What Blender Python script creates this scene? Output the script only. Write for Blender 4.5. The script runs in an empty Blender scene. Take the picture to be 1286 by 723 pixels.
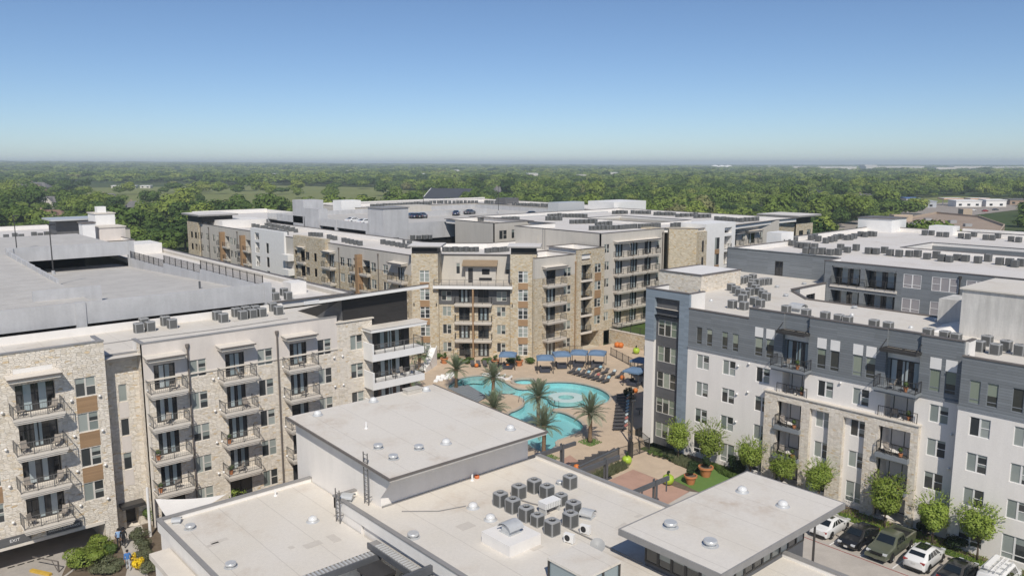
import bpy, bmesh, math, random
from mathutils import Vector, Matrix, noise
R = math.radians
random.seed(11)
S = bpy.context.scene
COL = S.collection
# ------------------------------------------------------------------ camera
cam = bpy.data.cameras.new('camera')
cam.sensor_width = 36.0
cam.lens = 27.994
cam.clip_start = 0.5
cam.clip_end = 40000
camo = bpy.data.objects.new('camera', cam)
COL.objects.link(camo)
camo.location = (0, 0, 33)
camo.rotation_euler = (R(90) - math.atan2(156.5, 1000), 0, R(48.7 - 90))
S.camera = camo
# ------------------------------------------------------------------ sky and sun
SUN_EL, SUN_AZ = 46.0, 54.0          # light travels towards azimuth SUN_AZ (from +X), coming down at SUN_EL
ld = Vector((math.cos(R(SUN_EL)) * math.cos(R(SUN_AZ)), math.cos(R(SUN_EL)) * math.sin(R(SUN_AZ)), -math.sin(R(SUN_EL))))
W = bpy.data.worlds.new('World')
S.world = W
W.use_nodes = True
wn = W.node_tree
wn.nodes.clear()
sky = wn.nodes.new('ShaderNodeTexSky')
sky.sky_type = 'NISHITA'
sky.sun_disc = False
sky.sun_elevation = R(SUN_EL)
sky.sun_rotation = math.atan2(-ld.x, -ld.y)
sky.altitude = 2800
sky.air_density = 1.0
sky.dust_density = 3.0
sky.ozone_density = 4.5
bg = wn.nodes.new('ShaderNodeBackground')
bg.inputs['Strength'].default_value = 0.088
wo = wn.nodes.new('ShaderNodeOutputWorld')
wn.links.new(sky.outputs[0], bg.inputs[0])
wn.links.new(bg.outputs[0], wo.inputs[0])
sl = bpy.data.lights.new('sun', 'SUN')
sl.energy = 3.55
sl.angle = R(0.53)
sl.color = (1.0, 0.935, 0.835)
so = bpy.data.objects.new('sun', sl)
COL.objects.link(so)
so.rotation_euler = ld.to_track_quat('-Z', 'Y').to_euler()
so.location = (0, 0, 120)
S.view_settings.view_transform = 'Standard'
S.view_settings.look = 'None'
S.view_settings.exposure = 0.2
S.view_settings.gamma = 1.0
S.view_settings.use_curve_mapping = False
S.render.engine = 'CYCLES'
S.cycles.use_denoising = True
S.cycles.max_bounces = 8
S.cycles.diffuse_bounces = 5
S.cycles.glossy_bounces = 3
S.cycles.transmission_bounces = 4
S.cycles.volume_bounces = 0
S.cycles.caustics_reflective = False
S.cycles.caustics_refractive = False
# ------------------------------------------------------------------ mesh builder
class MB:
    def __init__(s):
        s.v = []; s.f = []; s.m = []; s.mi = 0
    def poly(s, *p):
        n = len(s.v); s.v += [tuple(q) for q in p]; s.f.append(tuple(range(n, n + len(p)))); s.m.append(s.mi); return s
    def hull8(s, c):
        n = len(s.v); s.v += [tuple(q) for q in c]
        for f in ((0, 3, 2, 1), (4, 5, 6, 7), (0, 1, 5, 4), (1, 2, 6, 5), (2, 3, 7, 6), (3, 0, 4, 7)):
            s.f.append(tuple(n + i for i in f)); s.m.append(s.mi)
        return s
    def box(s, x0, x1, y0, y1, z0, z1):
        return s.hull8([(x0, y0, z0), (x1, y0, z0), (x1, y1, z0), (x0, y1, z0), (x0, y0, z1), (x1, y0, z1), (x1, y1, z1), (x0, y1, z1)])
    def bar(s, a, b, w, h=None):
        a = Vector(a); b = Vector(b); h = h or w
        t = (b - a).normalized()
        u = Vector((0, 0, 1)) if abs(t.z) < 0.95 else Vector((0, 1, 0))
        r = t.cross(u).normalized() * (w / 2); u = r.cross(t).normalized() * (h / 2)
        return s.hull8([a - r - u, a + r - u, a + r + u, a - r + u, b - r - u, b + r - u, b + r + u, b - r + u])
    def prism(s, pts, z0, z1, top=True, bot=False, sides=True):
        n = len(pts)
        if sides:
            for i in range(n):
                a = pts[i]; b = pts[(i + 1) % n]
                s.poly((a[0], a[1], z0), (b[0], b[1], z0), (b[0], b[1], z1), (a[0], a[1], z1))
        if top: s.poly(*[(p[0], p[1], z1) for p in pts])
        if bot: s.poly(*[(p[0], p[1], z0) for p in reversed(pts)])
        return s
    def ring(s, c, ax, r, n, ph=0):
        ax = Vector(ax).normalized()
        u = Vector((1, 0, 0)) if abs(ax.x) < 0.9 else Vector((0, 1, 0))
        e1 = ax.cross(u).normalized(); e2 = ax.cross(e1)
        return [Vector(c) + e1 * (r * math.cos(ph + 2 * math.pi * i / n)) + e2 * (r * math.sin(ph + 2 * math.pi * i / n)) for i in range(n)]
    def loft(s, rings, cap0=False, cap1=False):
        base = len(s.v); n = len(rings[0])
        for r in rings: s.v += [tuple(p) for p in r]
        for k in range(len(rings) - 1):
            for i in range(n):
                a = base + k * n + i; b = base + k * n + (i + 1) % n
                s.f.append((a, b, b + n, a + n)); s.m.append(s.mi)
        if cap0: s.f.append(tuple(base + i for i in reversed(range(n)))); s.m.append(s.mi)
        if cap1: s.f.append(tuple(base + (len(rings) - 1) * n + i for i in range(n))); s.m.append(s.mi)
        return s
    def lathe(s, prof, n=14, c=(0, 0, 0), cap0=False, cap1=False):
        return s.loft([[(c[0] + r * math.cos(2 * math.pi * i / n), c[1] + r * math.sin(2 * math.pi * i / n), c[2] + z) for i in range(n)] for r, z in prof], cap0, cap1)
    def cyl(s, x, y, z0, z1, r, r1=None, n=12):
        return s.lathe([(r, z0), (r if r1 is None else r1, z1)], n, (x, y, 0), True, True)
    def tube(s, path, rad, n=6, cap=True):
        rr = rad if isinstance(rad, (list, tuple)) else [rad] * len(path)
        P = [Vector(p) for p in path]; rings = []
        for i, p in enumerate(P):
            t = (P[min(i + 1, len(P) - 1)] - P[max(i - 1, 0)])
            rings.append(s.ring(p, t, rr[i], n))
        return s.loft(rings, cap, cap)
    def shift(s, dx, dy, dz=0):
        s.v = [(a + dx, b + dy, c + dz) for a, b, c in s.v]; return s
    def mesh(s, name, mats, smooth=0):
        me = bpy.data.meshes.new(name)
        me.from_pydata(s.v, [], s.f)
        for m in (mats if isinstance(mats, (list, tuple)) else [mats]): me.materials.append(m)
        me.polygons.foreach_set('material_index', s.m)
        if smooth:
            me.polygons.foreach_set('use_smooth', [True] * len(s.f))
            me.update()
            if smooth != 1: me.set_sharp_from_angle(angle=R(smooth))
        me.update()
        return me
def ob(name, me, parent=None, loc=(0, 0, 0), rz=0.0):
    o = bpy.data.objects.new(name, me); COL.objects.link(o)
    o.location = loc
    if rz: o.rotation_euler = (0, 0, rz)
    if parent is not None: o.parent = parent
    return o
def tag(o, label, cat, group=None):
    o['label'] = label; o['category'] = cat
    if group: o['group'] = group
    return o
def thing(name, label, cat, loc=(0, 0, 0), rz=0.0, group=None):
    return tag(ob(name, None, None, loc, rz), label, cat, group)
def solo(name, me, label, cat, loc=(0, 0, 0), rz=0.0, group=None):
    return tag(ob(name, me, None, loc, rz), label, cat, group)
def struct(name, mb, m, smooth=0):
    o = ob(name, mb.mesh(name, m, smooth)); o['kind'] = 'structure'; return o
def dup(root, loc, rz=0.0, label=None, scale=None):
    r = root.copy(); COL.objects.link(r); r.location = loc; r.rotation_euler = (0, 0, rz)
    if scale is not None: r.scale = scale
    if label: r['label'] = label
    for ch in root.children:
        c = ch.copy(); COL.objects.link(c); c.parent = r
        for g in ch.children:
            d = g.copy(); COL.objects.link(d); d.parent = c
    return r
def inpoly(x, y, P):
    c = False; j = len(P) - 1
    for i in range(len(P)):
        if (P[i][1] > y) != (P[j][1] > y) and x < (P[j][0] - P[i][0]) * (y - P[i][1]) / (P[j][1] - P[i][1]) + P[i][0]: c = not c
        j = i
    return c
# ------------------------------------------------------------------ materials
class NT:
    def __init__(s, name):
        s.m = bpy.data.materials.new(name); s.m.use_nodes = True
        s.t = s.m.node_tree; s.t.nodes.clear()
        s.o = s.n('ShaderNodeOutputMaterial'); s.b = s.n('ShaderNodeBsdfPrincipled')
        s.l(s.b.outputs[0], s.o.inputs[0])
    def n(s, t, **k):
        x = s.t.nodes.new(t)
        for a, b in k.items(): setattr(x, a, b)
        return x
    def l(s, a, b): s.t.links.new(a, b)
    def set(s, k, v):
        i = s.b.inputs[k]
        if hasattr(v, 'is_output'): s.l(v, i)
        else: i.default_value = v
    def math(s, op, a, b=None, c=None):
        x = s.n('ShaderNodeMath', operation=op)
        for i, v in enumerate((a, b, c)):
            if v is None: continue
            if hasattr(v, 'is_output'): s.l(v, x.inputs[i])
            else: x.inputs[i].default_value = v
        return x.outputs[0]
    def pos(s): return s.n('ShaderNodeNewGeometry').outputs['Position']
    def noise(s, vec, scale, detail=4, rough=.55, dist=0.0):
        x = s.n('ShaderNodeTexNoise'); s.l(vec, x.inputs['Vector'])
        x.inputs['Scale'].default_value = scale; x.inputs['Detail'].default_value = detail
        x.inputs['Roughness'].default_value = rough; x.inputs['Distortion'].default_value = dist
        return x.outputs['Fac']
    def ramp(s, fac, stops, interp='LINEAR'):
        x = s.n('ShaderNodeValToRGB'); x.color_ramp.interpolation = interp
        e = x.color_ramp.elements
        while len(e) < len(stops): e.new(0.5)
        for i, (p, c) in enumerate(stops):
            e[i].position = p; e[i].color = (c[0], c[1], c[2], 1) if hasattr(c, '__len__') else (c, c, c, 1)
        s.l(fac, x.inputs[0]); return x.outputs[0]
    def mix(s, fac, a, b, mode='MIX'):
        x = s.n('ShaderNodeMix', data_type='RGBA', blend_type=mode)
        for i, v in ((0, fac), (6, a), (7, b)):
            if hasattr(v, 'is_output'): s.l(v, x.inputs[i])
            elif i == 0: x.inputs[0].default_value = v
            else: x.inputs[i].default_value = (v[0], v[1], v[2], 1)
        return x.outputs[2]
    def mul(s, v, k):
        x = s.n('ShaderNodeVectorMath', operation='MULTIPLY'); s.l(v, x.inputs[0]); x.inputs[1].default_value = k; return x.outputs[0]
    def bump(s, h, st=.3, dist=.02):
        x = s.n('ShaderNodeBump'); s.l(h, x.inputs['Height']); x.inputs['Strength'].default_value = st; x.inputs['Distance'].default_value = dist
        s.l(x.outputs[0], s.b.inputs['Normal'])
    def wallvec(s, su=1.0, sv=1.0):
        g = s.n('ShaderNodeNewGeometry')
        c = s.n('ShaderNodeVectorMath', operation='CROSS_PRODUCT'); s.l(g.outputs['True Normal'], c.inputs[0]); c.inputs[1].default_value = (0, 0, 1)
        d = s.n('ShaderNodeVectorMath', operation='DOT_PRODUCT'); s.l(c.outputs[0], d.inputs[0]); s.l(g.outputs['Position'], d.inputs[1])
        sp = s.n('ShaderNodeSeparateXYZ'); s.l(g.outputs['Position'], sp.inputs[0])
        cb = s.n('ShaderNodeCombineXYZ')
        s.l(s.math('MULTIPLY', d.outputs['Value'], su), cb.inputs[0]); s.l(s.math('MULTIPLY', sp.outputs['Z'], sv), cb.inputs[1])
        return cb.outputs[0]
def plain(name, c, rough=.7, var=.12, scale=1.2, metal=0.0, spec=.4, bump=0.0):
    t = NT(name)
    n = t.noise(t.pos(), scale, 5)
    t.set('Base Color', t.ramp(n, [(.25, [x * (1 - var) for x in c]), (.75, [min(1, x * (1 + var)) for x in c])]))
    t.set('Roughness', rough); t.set('Metallic', metal); t.set('Specular IOR Level', spec)
    if bump: t.bump(t.noise(t.pos(), 30, 3), bump, .01)
    return t.m
def stone(name, cols, mortar):
    t = NT(name)
    v = t.wallvec(1.0, 1.0)
    w = t.n('ShaderNodeTexNoise'); t.l(v, w.inputs['Vector']); w.inputs['Scale'].default_value = 2.2; w.inputs['Detail'].default_value = 2
    sub = t.n('ShaderNodeVectorMath', operation='SUBTRACT'); t.l(w.outputs['Color'], sub.inputs[0]); sub.inputs[1].default_value = (.5, .5, .5)
    ad = t.n('ShaderNodeVectorMath', operation='ADD'); t.l(v, ad.inputs[0]); t.l(t.mul(sub.outputs[0], (.22, .1, 0)), ad.inputs[1])
    sv = t.mul(ad.outputs[0], (2.7, 6.4, 1))
    vo = t.n('ShaderNodeTexVoronoi', voronoi_dimensions='2D', distance='CHEBYCHEV'); t.l(sv, vo.inputs['Vector']); vo.inputs['Scale'].default_value = 1.0; vo.inputs['Randomness'].default_value = .85
    ed = t.n('ShaderNodeTexVoronoi', voronoi_dimensions='2D', feature='DISTANCE_TO_EDGE'); t.l(sv, ed.inputs['Vector']); ed.inputs['Scale'].default_value = 1.0; ed.inputs['Randomness'].default_value = .85
    sx = t.n('ShaderNodeSeparateColor'); t.l(vo.outputs['Color'], sx.inputs[0])
    c = t.ramp(sx.outputs[0], cols)
    br = t.ramp(sx.outputs[1], [(0, .9), (1, 1.08)])
    c = t.mix(1.0, c, br, 'MULTIPLY')
    c = t.mix(.5, c, t.ramp(t.noise(v, 9, 4), [(.3, .8), (.7, 1.15)]), 'MULTIPLY')
    e = t.ramp(ed.outputs['Distance'], [(.0, 0), (.07, 1)])
    t.set('Base Color', t.mix(e, mortar, c)); t.set('Roughness', .85); t.set('Specular IOR Level', .25)
    h = t.math('ADD', e, t.math('MULTIPLY', t.noise(v, 14, 4), .7))
    t.bump(h, .9, .05)
    return t.m
def roofmat(name, c, dirt, seam=3.0):
    t = NT(name)
    p = t.pos()
    n1 = t.noise(p, .12, 5, .6, .6); n2 = t.noise(p, 1.6, 5, .65)
    col = t.mix(t.ramp(n1, [(.42, 0), (.68, 1)]), c, [c[0] * .96, c[1] * .945, c[2] * .91])
    st = t.math('MULTIPLY', t.ramp(t.noise(p, .22, 5, .62, .25), [(.54, 0), (.74, 1)]), t.ramp(n2, [(.35, .15), (.7, 1)]))
    col = t.mix(t.math('MULTIPLY', st, .6), col, dirt)
    sp = t.n('ShaderNodeSeparateXYZ'); t.l(p, sp.inputs[0])
    fr = t.math('FRACT', t.math('DIVIDE', t.math('ADD', sp.outputs['X'], t.math('MULTIPLY', t.noise(p, .8, 2), .08)), seam))
    ln = t.math('LESS_THAN', fr, .022)
    col = t.mix(t.math('MULTIPLY', ln, .28), col, [.3, .27, .24])
    col = t.mix(.35, col, t.ramp(t.noise(p, 5, 4), [(.3, .86), (.7, 1.08)]), 'MULTIPLY')
    t.set('Base Color', col); t.set('Roughness', .64); t.set('Specular IOR Level', .3)
    t.bump(t.math('ADD', t.noise(p, .9, 3), t.math('MULTIPLY', ln, .25)), .12, .05)
    return t.m
def siding(name, c, pitch=.24, dark=.7):
    t = NT(name)
    g = t.n('ShaderNodeNewGeometry'); sp = t.n('ShaderNodeSeparateXYZ'); t.l(g.outputs['Position'], sp.inputs[0])
    fr = t.math('FRACT', t.math('DIVIDE', sp.outputs['Z'], pitch))
    ln = t.math('LESS_THAN', fr, .12)
    v = t.wallvec(.28, 1 / pitch)
    fl = t.n('ShaderNodeVectorMath', operation='FLOOR'); t.l(v, fl.inputs[0])
    wn_ = t.n('ShaderNodeTexWhiteNoise', noise_dimensions='2D'); t.l(fl.outputs[0], wn_.inputs['Vector'])
    col = t.mix(1.0, c, t.ramp(wn_.outputs['Value'], [(0, .9), (1, 1.1)]), 'MULTIPLY')
    col = t.mix(t.math('MULTIPLY', ln, dark), col, [x * .45 for x in c])
    col = t.mix(.4, col, t.ramp(t.noise(t.pos(), .7, 4), [(.3, .88), (.7, 1.1)]), 'MULTIPLY')
    t.set('Base Color', col); t.set('Roughness', .6); t.set('Specular IOR Level', .35)
    t.bump(fr, .5, .02)
    return t.m
def stucco(name, c, var=.06):
    t = NT(name)
    p = t.pos()
    st = t.mul(p, (1, 1, .18))
    col = t.mix(1.0, c, t.ramp(t.noise(st, 1.1, 5, .6), [(.3, 1 - var), (.7, 1 + var)]), 'MULTIPLY')
    col = t.mix(.3, col, t.ramp(t.noise(p, 6, 4), [(.3, .9), (.7, 1.06)]), 'MULTIPLY')
    t.set('Base Color', col); t.set('Roughness', .85); t.set('Specular IOR Level', .2)
    t.bump(t.noise(p, 35, 3), .15, .01)
    return t.m
def concrete(name, c, streak=.5):
    t = NT(name)
    p = t.pos()
    a = t.noise(t.mul(p, (1, 1, .12)), .9, 6, .7)
    col = t.mix(1.0, c, t.ramp(a, [(.3, 1 - .22 * streak), (.72, 1 + .14 * streak)]), 'MULTIPLY')
    col = t.mix(.6, col, t.ramp(t.noise(p, .35, 5, .65, .5), [(.35, .86), (.65, 1.08)]), 'MULTIPLY')
    col = t.mix(.4, col, t.ramp(t.noise(p, 7, 4), [(.3, .88), (.7, 1.06)]), 'MULTIPLY')
    t.set('Base Color', col); t.set('Roughness', .8); t.set('Specular IOR Level', .3)
    t.bump(t.noise(p, 12, 4), .15, .02)
    return t.m
def glassy(name, stops, rough=.25):
    t = NT(name)
    oi = t.n('ShaderNodeObjectInfo')
    t.set('Base Color', t.ramp(oi.outputs['Random'], stops, 'CONSTANT'))
    t.set('Roughness', rough); t.set('Coat Weight', 1.0); t.set('Coat Roughness', .02); t.set('Coat IOR', 1.5)
    return t.m
M = {}
M['stone_pale'] = stone('pale_limestone', [(0, (.66, .59, .485)), (.3, (.77, .70, .605)), (.88, (.81, .75, .66)), (.96, (.73, .62, .46)), (1, (.64, .49, .31))], (.74, .68, .59))
M['stone_tan'] = stone('tan_limestone', [(0, (.47, .39, .27)), (.3, (.57, .50, .38)), (.8, (.64, .58, .47)), (.94, (.58, .45, .26)), (1, (.48, .33, .16))], (.55, .49, .40))
M['stucco_warm'] = stucco('warm_stucco', (.64, .59, .545))
M['stucco_grey'] = stucco('greige_stucco', (.52, .49, .44))
M['stucco_white'] = stucco('white_stucco', (.79, .757, .715), .04)
M['cream_trim'] = stucco('cream_trim', (.655, .605, .535), .05)
M['white_paint'] = plain('white_paint', (.78, .77, .75), .55, .04)
M['siding_grey'] = siding('blue_grey_siding', (.205, .222, .236))
M['siding_blue'] = siding('steel_blue_siding', (.245, .295, .345), .21, .25)
M['panel_charcoal'] = siding('charcoal_panel', (.115, .115, .118), .35, .25)
M['panel_black'] = siding('black_metal_panel', (.030, .028, .027), .4, .3)
M['wood_panel'] = siding('brown_wood_panel', (.34, .22, .125), .14, .45)
M['grey_trim'] = plain('grey_trim', (.22, .24, .26), .6, .06)
M['coping'] = plain('bronze_coping', (.15, .132, .12), .5, .1)
M['coping_grey'] = plain('grey_coping', (.27, .262, .255), .5, .1)
M['roof_white'] = roofmat('white_membrane_roof', (.67, .632, .575), (.40, .29, .19))
M['roof_far'] = roofmat('pale_membrane_roof', (.68, .65, .62), (.40, .33, .27), 4.0)
M['membrane'] = plain('membrane_upstand', (.76, .735, .70), .6, .05)
M['concrete'] = concrete('garage_concrete', (.49, .492, .50))
M['deck'] = concrete('garage_deck_concrete', (.51, .492, .465), .3)
M['stain_conc'] = concrete('stained_render', (.60, .585, .555), 1.3)
M['frame_white'] = plain('white_window_frame', (.76, .75, .73), .5, .03)
M['frame_tan'] = plain('almond_window_frame', (.60, .57, .52), .5, .03)
M['frame_dark'] = plain('bronze_frame', (.045, .043, .042), .45, .1)
M['metal_dark'] = plain('dark_railing_metal', (.075, .072, .07), .45, .15, metal=.3)
M['metal_rail'] = plain('grey_railing_metal', (.16, .155, .15), .45, .15, metal=.3)
M['steel_beam'] = plain('charcoal_steel', (.10, .105, .115), .5, .12)
M['galv'] = plain('galvanised_metal', (.55, .56, .56), .35, .1, 3, metal=.2)
def blindglass(name, blinds, dark):
    t = NT(name); oi = t.n('ShaderNodeObjectInfo'); tc = t.n('ShaderNodeTexCoord'); sp = t.n('ShaderNodeSeparateXYZ'); t.l(tc.outputs['Generated'], sp.inputs[0])
    w = t.n('ShaderNodeTexWhiteNoise', noise_dimensions='1D'); t.l(t.math('MULTIPLY', oi.outputs['Random'], 91.7), w.inputs['W'])
    drop = t.ramp(oi.outputs['Random'], [(0, 0.0), (.38, .45), (.55, .7), (.74, 1.1)], 'CONSTANT')       # how far the blind is up
    m_ = t.math('GREATER_THAN', sp.outputs['Z'], drop)
    bl = t.ramp(w.outputs['Value'], [(0, blinds[0]), (1, blinds[1])])
    fr = t.math('FRACT', t.math('MULTIPLY', sp.outputs['Z'], 26)); bl = t.mix(.5, bl, t.ramp(fr, [(0, .75), (.5, 1.1), (1, .8)]), 'MULTIPLY')
    t.set('Base Color', t.mix(m_, dark, bl)); t.set('Roughness', .3); t.set('Coat Weight', 1.0); t.set('Coat Roughness', .02); t.set('Coat IOR', 1.5)
    return t.m
M['glass'] = blindglass('window_glass', ((.20, .235, .22), (.37, .40, .375)), (.035, .04, .042))
M['glass_dark'] = glassy('dark_glass', [(0, (.012, .014, .017)), (.6, (.03, .035, .04))], .1)
M['curtain'] = glassy('curtained_glass', [(0, (.33, .40, .42)), (.5, (.42, .47, .48)), (.75, (.24, .30, .32))])
M['blind'] = blindglass('green_blind_glass', ((.21, .25, .19), (.36, .39, .32)), (.05, .052, .045))
M['screen'] = plain('sun_screen', (.33, .31, .315), .7, .05)
M['hvac'] = plain('condenser_paint', (.215, .22, .22), .5, .08, 5)
M['hvac_edge'] = plain('condenser_corner', (.33, .335, .335), .5, .05)
M['hvac_fan'] = plain('condenser_fan', (.03, .03, .032), .6, .2)
M['black'] = plain('matt_black', (.012, .012, .012), .8, .2)
M['hvac_coil'] = (lambda: None)()
def coilmat():
    t = NT('condenser_coil')
    g = t.n('ShaderNodeTexCoord'); sp = t.n('ShaderNodeSeparateXYZ'); t.l(g.outputs['Object'], sp.inputs[0])
    fr = t.math('FRACT', t.math('MULTIPLY', sp.outputs['Z'], 22))
    t.set('Base Color', t.ramp(fr, [(.0, (.05, .053, .053)), (.5, (.155, .16, .16)), (1, (.07, .073, .073))])); t.set('Roughness', .5)
    t.bump(fr, .5, .02)
    return t.m
M['hvac_coil'] = coilmat()
# ------------------------------------------------------------------ buildings
class Bld:
    def __init__(s, name, label, cat, x, y, z=0):
        s.o = thing(name, label, cat, (x, y, z)); s.b = (x, y, z)
    def part(s, name, mb, m, smooth=0):
        mb.shift(-s.b[0], -s.b[1], -s.b[2]); return ob(name, mb.mesh(name, m, smooth), s.o)
    def put(s, name, me, x, y, z, rz=0.0):
        return ob(name, me, s.o, (x - s.b[0], y - s.b[1], z - s.b[2]), rz)
    def sub(s, parent, name, mb, m):
        mb.shift(-s.b[0], -s.b[1], -s.b[2]); return ob(name, mb.mesh(name, m), parent)
    def side(s, pts, z0, z1, m, name='wall'):
        mb = MB()
        for a, b in zip(pts[:-1], pts[1:]): mb.poly((a[0], a[1], z0), (b[0], b[1], z0), (b[0], b[1], z1), (a[0], a[1], z1))
        return s.part(name, mb, m)
    def roof(s, pts, zr, zp, m, wall_m, cop_m, th=.28, inset=.03, hole=None):
        # pts counter-clockwise; flat roof at zr, parapet ring up to zp with a coping on top
        n = len(pts); P = [Vector((p[0], p[1])) for p in pts]
        def off(d):
            out = []
            for i in range(n):
                a = (P[i] - P[i - 1]).normalized(); b = (P[(i + 1) % n] - P[i]).normalized()
                na = Vector((-a.y, a.x)); nb = Vector((-b.y, b.x)); k = 1 + na.dot(nb)
                out.append(P[i] + (na + nb) * (d / max(k, .2)))
            return out
        o_, i_ = off(inset), off(th)
        r = MB()
        if hole:
            r = flat([(p.x, p.y) for p in i_], zr, 0, [rect(*hole)])
            x0, x1, y0, y1 = hole
            k = MB()
            for b_ in ((x0 - .3, x1 + .3, y0 - .3, y0), (x0 - .3, x1 + .3, y1, y1 + .3), (x0 - .3, x0, y0, y1), (x1, x1 + .3, y0, y1)): k.box(*b_, zr - .05, zr + .45)
            s.part('court_kerb', k, wall_m)
            k = MB()
            for b_ in ((x0 - .34, x1 + .34, y0 - .34, y0 + .04), (x0 - .34, x1 + .34, y1 - .04, y1 + .34), (x0 - .34, x0 + .04, y0 + .04, y1 - .04), (x1 - .04, x1 + .34, y0 + .04, y1 - .04)): k.box(*b_, zr + .453, zr + .53)
            s.part('court_coping', k, cop_m)
        else:
            r.poly(*[(p.x, p.y, zr) for p in i_])
        ro = s.part('roof', r, m)
        if zp > zr:
            w = MB()
            for i in range(n):
                j = (i + 1) % n
                w.poly((i_[j].x, i_[j].y, zr), (i_[i].x, i_[i].y, zr), (i_[i].x, i_[i].y, zp), (i_[j].x, i_[j].y, zp))
            s.sub(ro, 'parapet', w, wall_m)
            c = MB(); oo, ii = off(-.05), off(th + .04)
            for i in range(n):
                j = (i + 1) % n
                a, b, d, e = oo[i], oo[j], ii[j], ii[i]
                c.hull8([(a.x, a.y, zp + .003), (b.x, b.y, zp + .003), (d.x, d.y, zp + .003), (e.x, e.y, zp + .003), (a.x, a.y, zp + .1), (b.x, b.y, zp + .1), (d.x, d.y, zp + .1), (e.x, e.y, zp + .1)])
            s.sub(ro, 'coping', c, cop_m)
        return ro
MC = {}
def cached(k, fn):
    if k not in MC: MC[k] = fn()
    return MC[k]
def frame_mesh(w, h, kind, mat):
    mb = MB(); t = .055; y0, y1 = -.045, .03
    mb.box(-w/2, w/2, y0, y1, 0, t); mb.box(-w/2, w/2, y0, y1, h - t, h)
    mb.box(-w/2, -w/2 + t, y0, y1, t, h - t); mb.box(w/2 - t, w/2, y0, y1, t, h - t)
    if kind in 'DT': mb.box(-.07, .07, y0 + .004, y1, t, h - t)
    if kind == 'D': mb.box(.07, w/2 - t, y0 + .01, y1, h * .5 - .03, h * .5 + .03)
    if kind == 'T':
        for a, b in ((-w/2 + t, -.07), (.07, w/2 - t)):
            mb.box(a, b, y0 + .004, y1, h * .76, h * .76 + .09); mb.box(a, b, y0 + .01, y1, h * .36, h * .36 + .05)
    if kind == 'P':
        for x in (-w/6, w/6): mb.box(x - .06, x + .06, y0 + .004, y1, t, h - t)
        mb.box(-w/2 + t, -w/6 - .06, y0 + .01, y1, h * .5 - .03, h * .5 + .03); mb.box(w/6 + .06, w/2 - t, y0 + .01, y1, h * .5 - .03, h * .5 + .03)
    if kind == 'H':                       # tall single sash with a low rail
        mb.box(-w/2 + t, w/2 - t, y0 + .01, y1, h * .17, h * .17 + .06)
    if kind == 'G':                       # ground floor pair with a low rail
        mb.box(-.07, .07, y0 + .004, y1, t, h - t); mb.box(-w/2 + t, -.07, y0 + .01, y1, h * .22, h * .22 + .07); mb.box(.07, w/2 - t, y0 + .01, y1, h * .22, h * .22 + .07)
    return mb.mesh('window_frame', mat)
def pane_rects(w, h, kind):
    a, b = -w/2 + .03, w/2 - .03
    if kind == 'D': return [(a, -.03, .03, h - .03), (.03, b, h * .5, h - .03), (.03, b, .03, h * .5)]
    if kind == 'T': return [(a, -.03, .03, h * .78), (.03, b, .03, h * .78), (a, -.03, h * .78, h - .03), (.03, b, h * .78, h - .03)]
    if kind == 'P': return [(a, -w/6, .03, h - .03), (-w/6, w/6, .03, h - .03), (w/6, b, .03, h - .03)]
    if kind == 'G': return [(a, 0, .03, h - .03), (0, b, .03, h - .03)]
    return [(a, b, .03, h - .03)]
def pane_mesh(w, h, mat):
    return MB().box(0, w, 0, .025, 0, h).mesh('pane', mat)
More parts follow.
